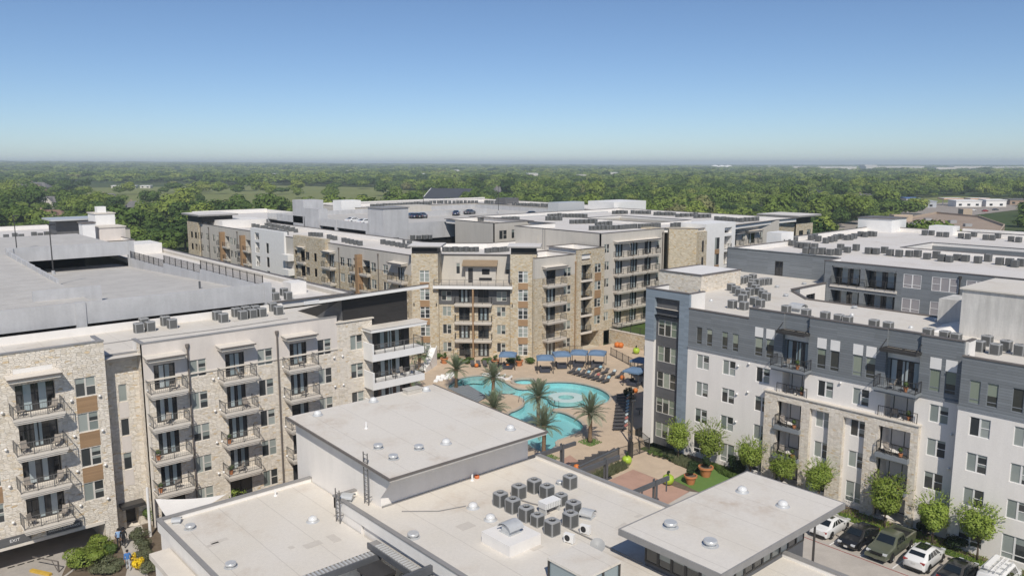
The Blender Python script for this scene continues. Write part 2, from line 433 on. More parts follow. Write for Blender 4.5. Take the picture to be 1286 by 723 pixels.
class Fac:
    """a wall plane: p0 + s*dir, outward on the right-hand side of dir"""
    def __init__(s, bld, p0, ang):
        s.b = bld; s.p0 = Vector((p0[0], p0[1])); s.ang = ang
        s.dir = Vector((math.cos(ang), math.sin(ang))); s.out = Vector((math.sin(ang), -math.cos(ang))); s.holes = []
    def at(s, a, d=0.0):
        q = s.p0 + s.dir * a + s.out * d; return q.x, q.y
    def pt(s, a, d, z):
        x, y = s.at(a, d); return (x, y, z)
    def put(s, name, me, a, d, z):
        x, y = s.at(a, d); return s.b.put(name, me, x, y, z, s.ang)
    def wall(s, s0, s1, z0, z1, m, d=0.0, back=.45, name='wall', extra=()):
        H = []
        for h in list(s.holes) + list(extra):
            a0, a1, b0, b1 = max(h[0], s0), min(h[1], s1), max(h[2], z0), min(h[3], z1)
            if a1 - a0 > .02 and b1 - b0 > .02: H.append((a0, a1, b0, b1, h[4]))
        sx = sorted({s0, s1} | {v for h in H for v in h[:2]}); zx = sorted({z0, z1} | {v for h in H for v in h[2:4]})
        mb = MB()
        for j in range(len(zx) - 1):
            zc = (zx[j] + zx[j + 1]) / 2; run = None
            for i in range(len(sx) - 1):
                sc = (sx[i] + sx[i + 1]) / 2
                if any(h[0] < sc < h[1] and h[2] < zc < h[3] for h in H):
                    if run is not None: s._q(mb, run, sx[i], zx[j], zx[j + 1], d); run = None
                elif run is None: run = sx[i]
            if run is not None: s._q(mb, run, s1, zx[j], zx[j + 1], d)
        for a0, a1, b0, b1, dep in H:
            e = d - dep
            mb.poly(s.pt(a0, d, b0), s.pt(a1, d, b0), s.pt(a1, e, b0), s.pt(a0, e, b0))
            mb.poly(s.pt(a1, d, b1), s.pt(a0, d, b1), s.pt(a0, e, b1), s.pt(a1, e, b1))
            mb.poly(s.pt(a0, d, b1), s.pt(a0, d, b0), s.pt(a0, e, b0), s.pt(a0, e, b1))
            mb.poly(s.pt(a1, d, b0), s.pt(a1, d, b1), s.pt(a1, e, b1), s.pt(a1, e, b0))
        e = -back
        mb.poly(s.pt(s0, d, z1), s.pt(s0, d, z0), s.pt(s0, e, z0), s.pt(s0, e, z1))
        mb.poly(s.pt(s1, d, z0), s.pt(s1, d, z1), s.pt(s1, e, z1), s.pt(s1, e, z0))
        mb.poly(s.pt(s0, d, z1), s.pt(s1, d, z1), s.pt(s1, e, z1), s.pt(s0, e, z1))
        mb.poly(s.pt(s1, d, z0), s.pt(s0, d, z0), s.pt(s0, e, z0), s.pt(s1, e, z0))
        return s.b.part(name, mb, m)
    def _q(s, mb, a, b, z0, z1, d): mb.poly(s.pt(a, d, z0), s.pt(b, d, z0), s.pt(b, d, z1), s.pt(a, d, z1))
    def slab(s, s0, s1, d0, d1, z0, z1, m, name='slab'):
        c = [s.at(s0, d1), s.at(s1, d1), s.at(s1, d0), s.at(s0, d0)]
        return s.b.part(name, MB().hull8([(x, y, z0) for x, y in c] + [(x, y, z1) for x, y in c]), m)
    def window(s, sc, z, w=1.6, h=1.65, kind='D', frame='frame_tan', glass='glass', d=0.0, rec=.1, name='window'):
        s.holes.append((sc - w/2, sc + w/2, z, z + h, rec + .03))
        o = s.put(name, cached(('f', w, h, kind, frame), lambda: frame_mesh(w, h, kind, M[frame])), sc, d - rec, z)
        for x0, x1, z0, z1 in pane_rects(w, h, kind):
            ob('pane', cached(('p', round(x1 - x0, 3), round(z1 - z0, 3), glass), lambda: pane_mesh(x1 - x0, z1 - z0, M[glass])), o, (x0, .002, z0))
        return o
    def door(s, sc, z, w=1.85, h=2.35, d=0.0, rec=.12, pat='dcdcd', name='balcony_door', hole=True):
        if hole: s.holes.append((sc - w/2, sc + w/2, z, z + h, rec + .05))
        def mk():
            mb = MB(); t = .09
            mb.box(-w/2, w/2, -.05, .04, h - t, h); mb.box(-w/2, w/2, -.05, .04, 0, .12)
            for k in range(3):
                x = -w/2 + t/2 + (w - t) * k / 2; mb.box(x - t/2, x + t/2, -.05, .04, .12, h - t)
            return mb.mesh('door_frame', M['frame_dark'])
        o = s.put(name, cached(('df', w, h), mk), sc, d - rec, z)
        n = len(pat); pw = (w - .1) / n
        for i, ch in enumerate(pat):
            g = 'curtain' if ch == 'c' else 'glass_dark'
            ob('curtain' if ch == 'c' else 'pane', cached(('dp', round(pw, 3), h, g), lambda: pane_mesh(pw, h - .16, M[g])), o, (-w/2 + .05 + i * pw, .004, .1))
        return o
    def balcony(s, sc, z, w, out=1.5, d=0.0, trim='cream_trim', th=.52, rail='metal_rail', solid=False):
        def mk():
            mb = MB(); mb.box(-w/2, w/2, -out, .0, -.2, 0); mb.box(-w/2 + .06, w/2 - .06, -out + .06, 0, -.36, -.2); mb.box(-w/2 + .14, w/2 - .14, -out + .14, 0, -th, -.36)
            return mb.mesh('balcony_slab', M[trim])
        o = s.put('balcony', cached(('b', w, out, trim, th), mk), sc, d, z)
        ob('railing', cached(('r', w, out, rail), lambda: rail_mesh(w, out, M[rail])), o)
        return o
def rail_mesh(w, out, m, h=1.05):
    mb = MB(); x0, x1, y0 = -w/2 + .06, w/2 - .06, -out + .06
    runs = [((x0, 0), (x0, y0)), ((x0, y0), (x1, y0)), ((x1, y0), (x1, 0))] if out > .5 else [((x0, y0), (x1, y0))]
    for a, b in runs:
        L = math.hypot(b[0] - a[0], b[1] - a[1])
        mb.bar((a[0], a[1], h), (b[0], b[1], h), .05, .05); mb.bar((a[0], a[1], .1), (b[0], b[1], .1), .035, .035)
        n = max(2, int(L / .17))
        for i in range(1, n):
            t = i / n; x = a[0] + (b[0] - a[0]) * t; y = a[1] + (b[1] - a[1]) * t
            mb.box(x - .007, x + .007, y - .007, y + .007, .1, h)
        k = max(1, round(L / 1.3))
        for i in range(k + 1):
            t = i / k; x = a[0] + (b[0] - a[0]) * t; y = a[1] + (b[1] - a[1]) * t
            mb.box(x - .03, x + .03, y - .03, y + .03, 0, h + .02)
    return mb.mesh('railing', m)
def awning_mesh(w, out, top, under):
    mb = MB(); mb.mi = 0
    mb.hull8([(-w/2, -out, -.09), (w/2, -out, -.09), (w/2, 0, .02), (-w/2, 0, .02), (-w/2, -out, 0), (w/2, -out, 0), (w/2, 0, .14), (-w/2, 0, .14)])
    mb.mi = 1
    mb.hull8([(-w/2 + .12, -out + .12, -.34), (w/2 - .12, -out + .12, -.34), (w/2 - .12, 0, -.34), (-w/2 + .12, 0, -.34), (-w/2 + .12, -out + .12, -.093), (w/2 - .12, -out + .12, -.093), (w/2 - .12, 0, .017), (-w/2 + .12, 0, .017)])
    mb.mi = 2
    mb.box(-w/2 - .02, w/2 + .02, -out - .02, -out + .04, -.1, .03)
    return mb.mesh('awning', [top, under, M['coping']])
def vent_mesh():
    mb = MB(); mb.lathe([(.0, -.02), (.12, 0), (.13, .1), (.06, .17), (0, .19)], 8)
    mb.v = [(x, -abs(z), y) for x, y, z in mb.v]
    return mb.mesh('vent_hood', M['white_paint'], 1)
def spout(F, s, z0, z1, m, d=.07):
    o = F.put('downspout', cached(('ds', round(z1 - z0, 1), m), lambda: MB().box(-.06, .06, -.06, .06, 0, z1 - z0).mesh('downspout', M[m])), s, d, z0)
    ob('conductor_head', cached(('dh', m), lambda: MB().lathe([(.12, 0), (.2, .22), (.2, .45)], 4, (0, 0, 0), True, True).mesh('conductor_head', M[m])), o, (0, 0, z1 - z0))
    return o
# ------------------------------------------------------------------ the setting: ground, paving, pool
def groundmat():
    t = NT('far_ground')
    p = t.pos()
    a = t.noise(p, .004, 5, .6); b = t.noise(p, .03, 5, .65)
    c = t.mix(t.ramp(a, [(.4, 0), (.6, 1)]), (.055, .085, .028), (.085, .10, .04))
    c = t.mix(t.ramp(b, [(.55, 0), (.75, .6)]), c, (.14, .125, .08))
    t.set('Base Color', c); t.set('Roughness', .95); t.set('Specular IOR Level', .1)
    return t.m
M['ground'] = groundmat()
def lawnmat(name, a, b, sc=.8):
    t = NT(name); p = t.pos()
    t.set('Base Color', t.mix(t.ramp(t.noise(p, sc, 6, .7), [(.3, 0), (.7, 1)]), a, b)); t.set('Roughness', .9); t.set('Specular IOR Level', .1)
    t.bump(t.noise(p, 20, 3), .4, .03); return t.m
M['lawn'] = lawnmat('lawn', (.055, .10, .022), (.085, .125, .035))
M['turf'] = lawnmat('artificial_turf', (.115, .20, .055), (.14, .225, .065), 2.0)
M['field'] = lawnmat('pasture', (.16, .19, .065), (.22, .23, .09), .02)
M['mulch'] = lawnmat('planting_bed', (.12, .09, .065), (.19, .155, .115), 2.0)
M['pooldeck'] = concrete('tan_pool_deck', (.56, .445, .33), .3)
M['redpave'] = concrete('salmon_paving', (.46, .29, .225), .3)
M['walk'] = concrete('concrete_walk', (.50, .465, .42), .4)
M['lot'] = concrete('concrete_parking', (.47, .43, .385), .4)
M['drive'] = concrete('driveway_concrete', (.42, .39, .355), .5)
def flat(pts, z, th=0.0, hole=None):
    """polygon sheet (with optional hole polygons) and skirt th deep"""
    bm = bmesh.new(); edges = []
    for P in [pts] + (hole or []):
        vs = [bm.verts.new((p[0], p[1], z)) for p in P]
        edges += [bm.edges.new((vs[i], vs[(i + 1) % len(vs)])) for i in range(len(vs))]
    r = bmesh.ops.triangle_fill(bm, use_beauty=True, use_dissolve=False, edges=edges)
    bmesh.ops.recalc_face_normals(bm, faces=bm.faces[:])
    if bm.faces and sum(f.normal.z * f.calc_area() for f in bm.faces) < 0: bmesh.ops.reverse_faces(bm, faces=bm.faces[:])
    mb = MB(); bm.verts.index_update()
    mb.v = [tuple(v.co) for v in bm.verts]; mb.f = [tuple(v.index for v in f.verts) for f in bm.faces]; mb.m = [0] * len(mb.f)
    bm.free()
    if th:
        for i in range(len(pts)):
            a = pts[i]; b = pts[(i + 1) % len(pts)]
            mb.poly((a[0], a[1], z - th), (b[0], b[1], z - th), (b[0], b[1], z), (a[0], a[1], z))
    return mb
def rect(x0, x1, y0, y1): return [(x0, y0), (x1, y0), (x1, y1), (x0, y1)]
def smooth_poly(P, it=2):
    for _ in range(it):
        o = []
        for i in range(len(P)):
            a = P[i]; b = P[(i + 1) % len(P)]
            o += [(a[0] * .75 + b[0] * .25, a[1] * .75 + b[1] * .25), (a[0] * .25 + b[0] * .75, a[1] * .25 + b[1] * .75)]
        P = o
    return P
def circle(c, r, n=28): return [(c[0] + r * math.cos(2 * math.pi * i / n), c[1] + r * math.sin(2 * math.pi * i / n)) for i in range(n)]
# ground: one sheet out to the horizon; it sinks a little under the complex
g = MB()
rings = [0, 60, 150, 300, 600, 1200, 2500, 5000, 9000, 15000]
NA = 48
def gz(x, y):
    d = math.hypot(x, y); a = math.atan2(y, x)
    left = max(0.0, math.sin(a - R(48.7) + R(8)))            # low rise on the far left
    return -1.0 + (left * 60 * max(0, min(1, (d - 2200) / 6000)))
gv = []
for k, r in enumerate(rings[1:]):
    gv.append([(r * math.cos(2 * math.pi * i / NA), r * math.sin(2 * math.pi * i / NA)) for i in range(NA)])
g.loft([[(x, y, gz(x, y)) for x, y in ring] for ring in gv])
g.poly(*[(x, y, gz(x, y)) for x, y in gv[0]])
struct('ground', g, M['ground'])
# courtyard paving at z = 0 with the pool cut out
POOL = smooth_poly([(68.93, 93.29), (70.69, 94.43), (73.24, 95.76), (75.24, 95.70), (76.76, 94.99), (77.53, 93.56), (77.43, 90.55), (76.53, 87.48), (76.07, 85.87), (76.75, 84.33), (78.59, 84.23), (80.17, 84.87), (81.53, 85.26), (83.01, 84.68), (84.62, 83.02), (85.46, 80.80), (85.55, 78.11), (84.78, 75.67), (83.61, 73.79), (82.11, 72.51), (80.48, 71.93), (78.28, 72.15), (75.73, 73.18), (73.37, 74.96), (72.86, 74.75), (72.66, 74.23), (73.23, 73.12), (72.97, 71.07), (72.25, 68.72), (71.12, 67.10), (69.78, 66.16), (68.55, 65.85), (66.59, 65.63), (64.51, 65.58), (63.59, 64.38), (62.17, 63.86), (60.90, 63.60), (60.70, 64.46), (61.04, 66.37), (62.37, 70.69), (64.66, 75.64), (67.87, 77.74), (69.44, 77.90), (71.34, 78.63), (72.82, 80.17), (73.65, 82.02), (73.44, 83.95), (72.29, 84.80), (70.34, 85.44), (68.40, 85.58), (68.02, 87.48), (68.46, 90.89)], 1)
HOT = circle((79.34, 87.36), 1.75, 24)
DECK = [(44.6, 43), (62.4, 43.0), (62.4, 52.2), (70, 52.2), (70, 59), (73.3, 59), (73.3, 62), (112, 62), (112, 96.3), (98, 96.3), (84, 110), (78, 122), (50, 122), (50, 73.4), (44.6, 73.4)]
struct('pool_deck', flat(DECK, 0.0, 1.0, [POOL, HOT]), M['pooldeck'])
def poolmat(name, c):
    t = NT(name); p = t.pos()
    t.set('Base Color', t.mix(.25, c, t.ramp(t.noise(p, .7, 4), [(.3, .8), (.7, 1.1)]), 'MULTIPLY')); t.set('Roughness', .5); return t.m
M['plaster'] = poolmat('pool_plaster', (.50, .77, .79))
M['shelf'] = poolmat('shallow_shelf', (.52, .66, .65))
M['tile'] = plain('dark_waterline_tile', (.07, .12, .16), .3, .2, 4)
M['copestone'] = concrete('pool_coping', (.47, .41, .34), .4)
def watermat():
    t = NT('pool_water')
    t.t.nodes.remove(t.b)
    tr = t.n('ShaderNodeBsdfTransparent'); tr.inputs[0].default_value = (.72, .94, .96, 1)
    gl = t.n('ShaderNodeBsdfGlossy'); gl.inputs['Roughness'].default_value = .03
    fr = t.n('ShaderNodeFresnel'); fr.inputs[0].default_value = 1.33
    bp = t.n('ShaderNodeBump'); bp.inputs['Strength'].default_value = .25; bp.inputs['Distance'].default_value = .05
    t.l(t.noise(t.pos(), 1.8, 3, .5, .5), bp.inputs['Height']); t.l(bp.outputs[0], gl.inputs['Normal']); t.l(bp.outputs[0], fr.inputs['Normal'])
    mx = t.n('ShaderNodeMixShader'); t.l(fr.outputs[0], mx.inputs[0]); t.l(tr.outputs[0], mx.inputs[1]); t.l(gl.outputs[0], mx.inputs[2]); t.l(mx.outputs[0], t.o.inputs[0])
    return t.m
M['water'] = watermat()
def ccw(P): return P if sum(P[i][0] * P[(i + 1) % len(P)][1] - P[(i + 1) % len(P)][0] * P[i][1] for i in range(len(P))) > 0 else P[::-1]
def offset(P, d):
    out = []; n = len(P); V = [Vector(p) for p in P]
    for i in range(n):
        a = (V[i] - V[i - 1]).normalized(); b = (V[(i + 1) % n] - V[i]).normalized()
        na = Vector((-a.y, a.x)); nb = Vector((-b.y, b.x)); out.append(tuple(V[i] + (na + nb) * (d / max(1 + na.dot(nb), .6))))
    return out
POOL = ccw(POOL); HOT = ccw(HOT)
def basin(P, depth):
    mb = MB()
    for i in range(len(P)):
        a = P[i]; b = P[(i + 1) % len(P)]
        mb.mi = 1; mb.poly((b[0], b[1], -.3), (a[0], a[1], -.3), (a[0], a[1], 0), (b[0], b[1], 0))
        mb.mi = 0; mb.poly((b[0], b[1], -depth), (a[0], a[1], -depth), (a[0], a[1], -.3), (b[0], b[1], -.3))
    fl = flat(P, -depth); n = len(mb.v); mb.v += fl.v; mb.f += [tuple(i + n for i in f) for f in fl.f]; mb.m += [0] * len(fl.f)
    return mb
struct('pool_basin', basin(POOL, .92), [M['plaster'], M['tile']])
struct('hot_tub_basin', basin(HOT, .7), [M['plaster'], M['tile']])
struct('pool_water', flat(POOL, -.13), M['water'])
struct('hot_tub_water', flat(HOT, -.06), M['water'])
def rim(P, w0, w1, z0, z1):
    mb = MB(); o, i = offset(P, -w1), offset(P, -w0)
    for k in range(len(P)):
        j = (k + 1) % len(P)
        mb.poly((i[k][0], i[k][1], z1), (o[k][0], o[k][1], z1), (o[j][0], o[j][1], z1), (i[j][0], i[j][1], z1))
        mb.poly((o[k][0], o[k][1], z0), (o[j][0], o[j][1], z0), (o[j][0], o[j][1], z1), (o[k][0], o[k][1], z1))
        mb.poly((i[j][0], i[j][1], z0), (i[k][0], i[k][1], z0), (i[k][0], i[k][1], z1), (i[j][0], i[j][1], z1))
    return mb
struct('pool_coping', rim(POOL, -.06, .36, -.1, .03), M['copestone'])
struct('hot_tub_coping', rim(HOT, -.05, .45, -.1, .16), M['copestone'])
# shallow entry, tanning ledge and the round sun shelf
for nm, P in (('beach_entry', [(73.38, 95.95), (75.39, 95.88), (76.82, 95.07), (77.28, 93.65), (75.36, 92.67), (74.54, 94.01), (72.95, 94.18)]), ('tanning_ledge', [(77.13, 91.73), (77.43, 90.55), (76.53, 87.48), (76.07, 85.87), (75.01, 85.91), (74.24, 87.20), (74.87, 89.23)])):
    struct(nm, flat(P, -.2, .5), M['shelf'])
RC = (78.71, 77.83)
struct('round_sun_shelf', rim(circle(RC, 1.15, 26), -.0, 1.45, -.7, -.115), M['shelf'])
struct('round_shelf_floor', flat(circle(RC, 1.15, 26), -.5), M['shelf'])
# paved courts and walks laid over the deck
for nm, P, m in (
    ('red_paving', [(60.70, 55.79), (62.04, 59.60), (62.56, 61.12), (58.41, 60.23), (56.65, 56.71), (55.91, 52.97)], 'redpave'),
    ('red_paving', [(64.63, 53.54), (64.43, 49.88), (64.22, 47.55), (64.33, 45.84), (59.89, 45.41), (57.64, 45.94), (57.70, 53.00)], 'redpave'),
    ('artificial_lawn', [(65.56, 48.88), (69.21, 49.21), (71.82, 48.46), (71.30, 46.77), (71.18, 45.10), (66.61, 44.64), (64.96, 45.02)], 'turf'),
    ('concrete_walk', [(64.41, 45.90), (64.94, 44.91), (60.12, 44.24), (59.22, 45.27)], 'walk')):
    struct(nm, flat(P, .006), M[m])
struct('lower_court', flat([(44.6, 8), (52, 8), (52, 43), (44.6, 43)], -.02, .6), M['walk'])
struct('plaza_walk', flat([(52, 43.0), (62.4, 43.0), (62.4, 39.6), (52, 39.6)], .0, .6), M['walk'])
# parking court in front of the right-hand block
struct('parking_lot', flat([(52, -20), (69.6, -20), (69.6, 39.6), (52, 39.6)], -.1, .5), M['lot'])
paint = MB(); STALL = [33.6, 30.9, 28.15, 25.45, 22.7, 20.0, 17.3]
for y in STALL: paint.box(64.3, 69.2, y - .05, y + .05, -.11, -.094)
struct('stall_lines', paint, M['white_paint'])
M['red_paint'] = plain('worn_red_paint', (.30, .10, .085), .8, .25, 2)
struct('fire_lane_line', MB().box(63.95, 64.07, -20, 39.6, -.11, -.095), M['red_paint'])
struct('kerb', MB().box(69.6, 69.8, -20, 39.8, -.3, .05), M['walk'])
struct('planting_bed', flat([(69.8, -20), (74.5, -20), (74.5, 53.2), (62.4, 47.2), (62.4, 43.0), (69.8, 41.5)], -.001, .5), M['mulch'])
struct('tan_plaza', flat([(63.67, 54.07), (66.25, 55.25), (70.22, 55.75), (69.91, 53.66), (69.36, 51.24), (68.99, 49.25), (65.56, 48.88), (64.45, 49.58), (64.63, 53.54)], .010), M['pooldeck'])
# a strip of grass in the bed
struct('grass_strip', flat([(69.9, 15), (71.0, 15), (71.2, 38), (69.9, 39)], .012), M['lawn'])
# left approach: drive down to the garage, walk to the door, planting
struct('driveway', flat([(-40, 40), (15.2, 40), (17.4, 73.2), (17.4, 90), (-40, 90)], -.46, .5), M['drive'])
struct('entry_walk', flat([(17.85, 74.64), (18.95, 75.17), (20.04, 74.64), (19.75, 72.97), (18.59, 71.14), (17.98, 67.33), (17.53, 64.60), (16.59, 59.64), (14.51, 61.47), (16.70, 67.22), (17.30, 70.72)], .0, .6), M['walk'])
struct('side_bed', flat([(14.6, 40), (44.6, 40), (44.6, 73.4), (17.6, 75), (15.6, 70.5)], -.03, .6), M['mulch'])
struct('drive_bed', flat([(12.41, 69.83), (13.66, 72.80), (15.05, 73.47), (16.88, 73.83), (17.44, 72.74), (17.06, 70.38), (16.27, 66.43), (15.43, 62.83), (11.25, 66.50)], -.2, .3), M['mulch'])
struct('drive_kerb', MB().bar((12.28, 69.19) + (-.3,), (16.62, 73.07) + (-.3,), .2, .3), M['walk'])
# raised lawn behind the stone retaining wall
struct('raised_lawn', flat([(109.8, 62), (150, 62), (150, 97), (109.8, 97)], 2.45, 2.6), M['lawn'])
# ------------------------------------------------------------------ left limestone block
LV = [3.5, 6.6, 9.72, 12.82]           # upper floor levels
B = Bld('apartment_building', 'pale limestone apartment block with stacked cream balconies, left foreground', 'building', 20, 73.4)
F = Fac(B, (0, 73.4), 0.0)
FR = Fac(B, (0, 74.9), 0.0)
AW = lambda F_, s, z, w, out=1.4, top='cream_trim', und='cream_trim': F_.put('awning', cached(('aw', w, out, top), lambda: awning_mesh(w, out, M[top], M[und])), s, 0, z)
# A: stone bay with wide balconies over the garage mouth
A0, A1 = -8.0, 17.75
for cx in (0.75, 12.37):
    for i, z in enumerate(LV):
        F.door(cx, z, 2.85, 2.4, pat=('ddcdcd', 'dcdcdd', 'ddcdd', 'dcdcd')[i], rec=.35)
        F.balcony(cx - .1, z, 3.75, 1.5)
    AW(F, cx - .15, 16.05, 3.9)
    F.holes.append((cx - 1.45, cx + 1.4, 16.15, 16.6, .5))
    F.slab(cx - 1.44, cx + 1.39, -.46, -.42, 16.15, 16.6, M['frame_dark'], 'louvre')
for cx in (4.6, 8.6, 16.1):
    for i, z in enumerate(LV):
        F.window(cx, z + .55, 1.6, 1.65, 'D', 'frame_tan')
        if i: F.slab(cx - .8, cx + .8, -.05, .02, z - .85, z + .49, M['wood_panel'], 'wood_panel')
F.holes.append((-6, 16.72, -.6, 1.67, 9.0))
F.wall(A0, A1, -.6, 17.9, M['stone_pale'], name='stone_wall')
F.slab(-6, 16.72, -.3, .06, 1.67, 1.95, M['cream_trim'], 'lintel')
B.part('garage_ceiling', MB().box(-8, 17.3, 73.9, 86, 1.95, 2.1), M['concrete'])
B.part('garage_floor', MB().box(-8, 16.9, 73.45, 86, -.7, -.452), M['drive'])
for q in ((3.2, 79), (10, 79), (10, 84)):
    B.part('garage_column', MB().box(q[0] - .3, q[0] + .3, q[1] - .3, q[1] + .3, -.45, 1.95), M['concrete'])
B.part('garage_back_wall', MB().box(-8, 17.3, 86, 86.2, -.6, 2), M['concrete'])
# garage signs
def text_mesh(s, size, m):
    c = bpy.data.curves.new('lettering', 'FONT'); c.body = s; c.size = size; c.extrude = .012; c.align_x = 'CENTER'; c.align_y = 'CENTER'; c.materials.append(m)
    o = bpy.data.objects.new('lettering', c); COL.objects.link(o)
    me = bpy.data.meshes.new_from_object(o.evaluated_get(bpy.context.evaluated_depsgraph_get()))
    bpy.data.objects.remove(o); me.transform(Matrix.Rotation(R(90), 4, 'X'))
    if not me.materials: me.materials.append(m)
    return me
for s0, s1, z0, z1, txt, lab in ((8.1, 11.05, 2.05, 2.7, 'EXIT', 'dark sign reading EXIT over the garage mouth'), (12.2, 14.85, 2.05, 2.62, 'PARKING ENTRANCE', 'long dark sign with white lettering over the right of the garage mouth')):
    o = thing('garage_sign', lab, 'sign', ((s0 + s1) / 2, 73.3, z0))
    ob('sign_board', MB().box(-(s1 - s0) / 2, (s1 - s0) / 2, -.06, .09, 0, z1 - z0).mesh('sign_board', M['panel_charcoal']), o)
    ob('lettering', text_mesh(txt, .36 if len(txt) < 6 else .25, M['white_paint']), o, (.3 if len(txt) < 6 else 0, -.07, (z1 - z0) / 2))
# recess with the entry door
for z in (11.88, 8.68, 5.5): FR.window(19.38, z, .72, 1.6, 'S', 'frame_tan'); FR.slab(18.98, 19.78, -.05, .02, z - 1.5, z - .04, M['stucco_warm'], 'panel')
FR.holes.append((18.84, 19.96, 0, 2.1, 1.2))
FR.wall(17.75, 20.8, -.6, 15.66, M['stone_pale'], name='stone_wall')
FR.wall(17.75, 20.8, 15.66, 16.2, M['stucco_warm'], d=.12, name='frieze')
FR.slab(18.84, 19.96, -1.3, -1.2, 0, 2.1, M['frame_dark'], 'entry_door')
cn = FR.slab(18.3, 20.3, 0, 1.1, 2.2, 2.5, M['frame_dark'], 'door_canopy')
# B: three balcony columns
for cx, wx in ((22.6, 25.6), (29.1, 32.15), (35.65, 38.6)):
    for i, z in enumerate(LV):
        F.door(cx, z, 1.85, 2.28, pat=('dcdcd', 'dcdcd', 'dcdcd', 'dccd')[i] if cx < 30 or i != 1 else 'ddcd')
        F.balcony(cx - .1, z, 3.3 if cx > 23 else 3.3, 1.5)
        F.window(wx, z + .55, 1.55, 1.65, 'D', 'frame_tan')
    AW(F, cx - .1, 16.0, 3.4)
    F.window(wx, .9, 1.55, 1.65, 'D', 'frame_tan'); F.door(cx, .05, 2.2, 2.35, pat='dddd')
F.wall(20.8, 40.1, -.6, 13.75, M['stone_pale'], name='stone_wall')
F.wall(20.8, 40.1, 13.81, 17.15, M['stucco_warm'], d=.03, name='stucco_wall')
F.slab(20.8, 40.1, -.2, .09, 13.72, 13.84, M['cream_trim'], 'belt_course')
for s in (24.7, 33.4): spout(F, s, .1, 16.2, 'coping', .16)
F.slab(20.78, 21.05, 0, .06, -.6, 13.7, M['cream_trim'], 'corner_pilaster')
# C: stone bay with single window column
for i, z in enumerate(LV):
    F.window(42.37, z + .5, 1.5, 1.62, 'D', 'frame_tan')
    F.slab(41.6, 43.1, -.05, .02, z - .9, z + .46, M['stucco_warm'], 'panel')
F.wall(40.1, 44.3, -.6, 16.5, M['stone_pale'], d=.05, name='stone_wall')
F.slab(39.95, 44.5, -.6, .2, 16.5, 16.62, M['cream_trim'], 'cap_stone')
# D: dark bay with white framed balconies
for i, z in enumerate(LV):
    F.door(46.65, z, 3.5, 2.4, pat='dcdcdcd', rec=.2)
    o = F.put('balcony', cached('wb', lambda: MB().box(-3.35, 3.3, -1.9, -.01, -.75, 0).box(-3.35, -3.15, -1.9, -.01, 0, 1.15).mesh('white_balcony', M['white_paint'])), 46.5, 0, z + .1)
    ob('railing', cached('wr', lambda: rail_mesh(6.3, 1.85, M['metal_rail'])), o, (.1, -.02, 0))
F.wall(44.3, 49.1, -.6, 15.3, M['panel_black'], d=0, name='dark_panel_wall')
F.slab(43.1, 50.2, -.3, 1.9, 15.3, 15.62, M['white_paint'], 'balcony_roof')
F.slab(43.0, 50.3, -.3, 1.95, 15.625, 15.7, M['roof_white'], 'balcony_roof_top')
# dark penthouse wall with a tilted white roof
PH = MB(); PH.hull8([(41.0, 73.6, 15.7), (49.05, 73.6, 15.7), (49.05, 86, 15.7), (41.0, 86, 15.7), (41.0, 73.6, 18.95), (49.05, 73.6, 19.1), (49.05, 86, 15.75), (41.0, 86, 15.72)])
B.part('penthouse_wall', PH, M['panel_black'])
B.part('penthouse_roof', MB().hull8([(37.8, 72.6, 18.97), (51.3, 72.6, 19.22), (51.3, 76, 18.62), (37.8, 76, 18.37), (37.8, 72.6, 19.32), (51.3, 72.6, 19.58), (51.3, 76, 18.98), (37.8, 76, 18.72)]), M['white_paint'])
B.part('penthouse_drip', MB().bar((37.8, 72.62, 19.36), (51.3, 72.62, 19.62), .08, .1), M['coping'])
B.part('penthouse_side', MB().hull8([(40.9, 73.7, 15.7), (40.98, 73.7, 15.7), (40.98, 86, 13), (40.9, 86, 13), (40.9, 73.7, 18.9), (40.98, 73.7, 18.9), (40.98, 86, 13.1), (40.9, 86, 13.1)]), M['panel_charcoal'])
# sides, roof
B.side([(49.1, 73.4), (49.1, 87)], -.6, 15.7, M['stone_tan'])
B.side([(20.8, 74.9), (20.8, 73.4)], -.6, 17.1, M['stone_pale'])
B.side([(17.75, 73.4), (17.75, 75)], -.6, 17.9, M['stone_pale'])
B.part('roof', MB().poly((A0, 73.6, 16.2), (49, 73.6, 16.2), (49, 86.2, 16.2), (A0, 86.2, 16.2)), M['roof_white'])
def strip(x0, x1, y0, y1, zr, zp, m='membrane'): return MB().box(x0, x1, y0, y1, zr, zp)
for a, b, zt in ((A0, A1, 17.9), (20.8, 40.1, 17.15), (17.78, 20.78, 16.2)):
    y = 74.9 if zt < 17 else 73.4
    c = B.part('parapet', MB().box(a + .01, b - .01, y + .02, y + .3, 16.1, zt - .004), M['membrane'])
    B.sub(c, 'coping', MB().box(a - .05, b + .05, y - .06, y + .36, zt, zt + .1), M['coping_grey'])
for x, zt in ((17.44, 17.9), (20.82, 17.15)):
    c = B.part('parapet', MB().box(x, x + .28, 73.72, 76.2, 16.1, zt - .004), M['membrane']); B.sub(c, 'coping', MB().box(x - .04, x + .32, 73.77, 76.2, zt, zt + .09), M['coping_grey'])
B.part('parapet', MB().box(A0, 40.0, 85.9, 86.2, 16.1, 16.95), M['membrane'])
vm = vent_mesh()
for s in (9.9, 14.9, 17.1, 21.0, 26.9, 27.4, 33.9, 39.6, 40.6):
    for z in LV: F.put('vent_hood', vm, s, .06, z - .1 + (.2 if s > 20 else .5))
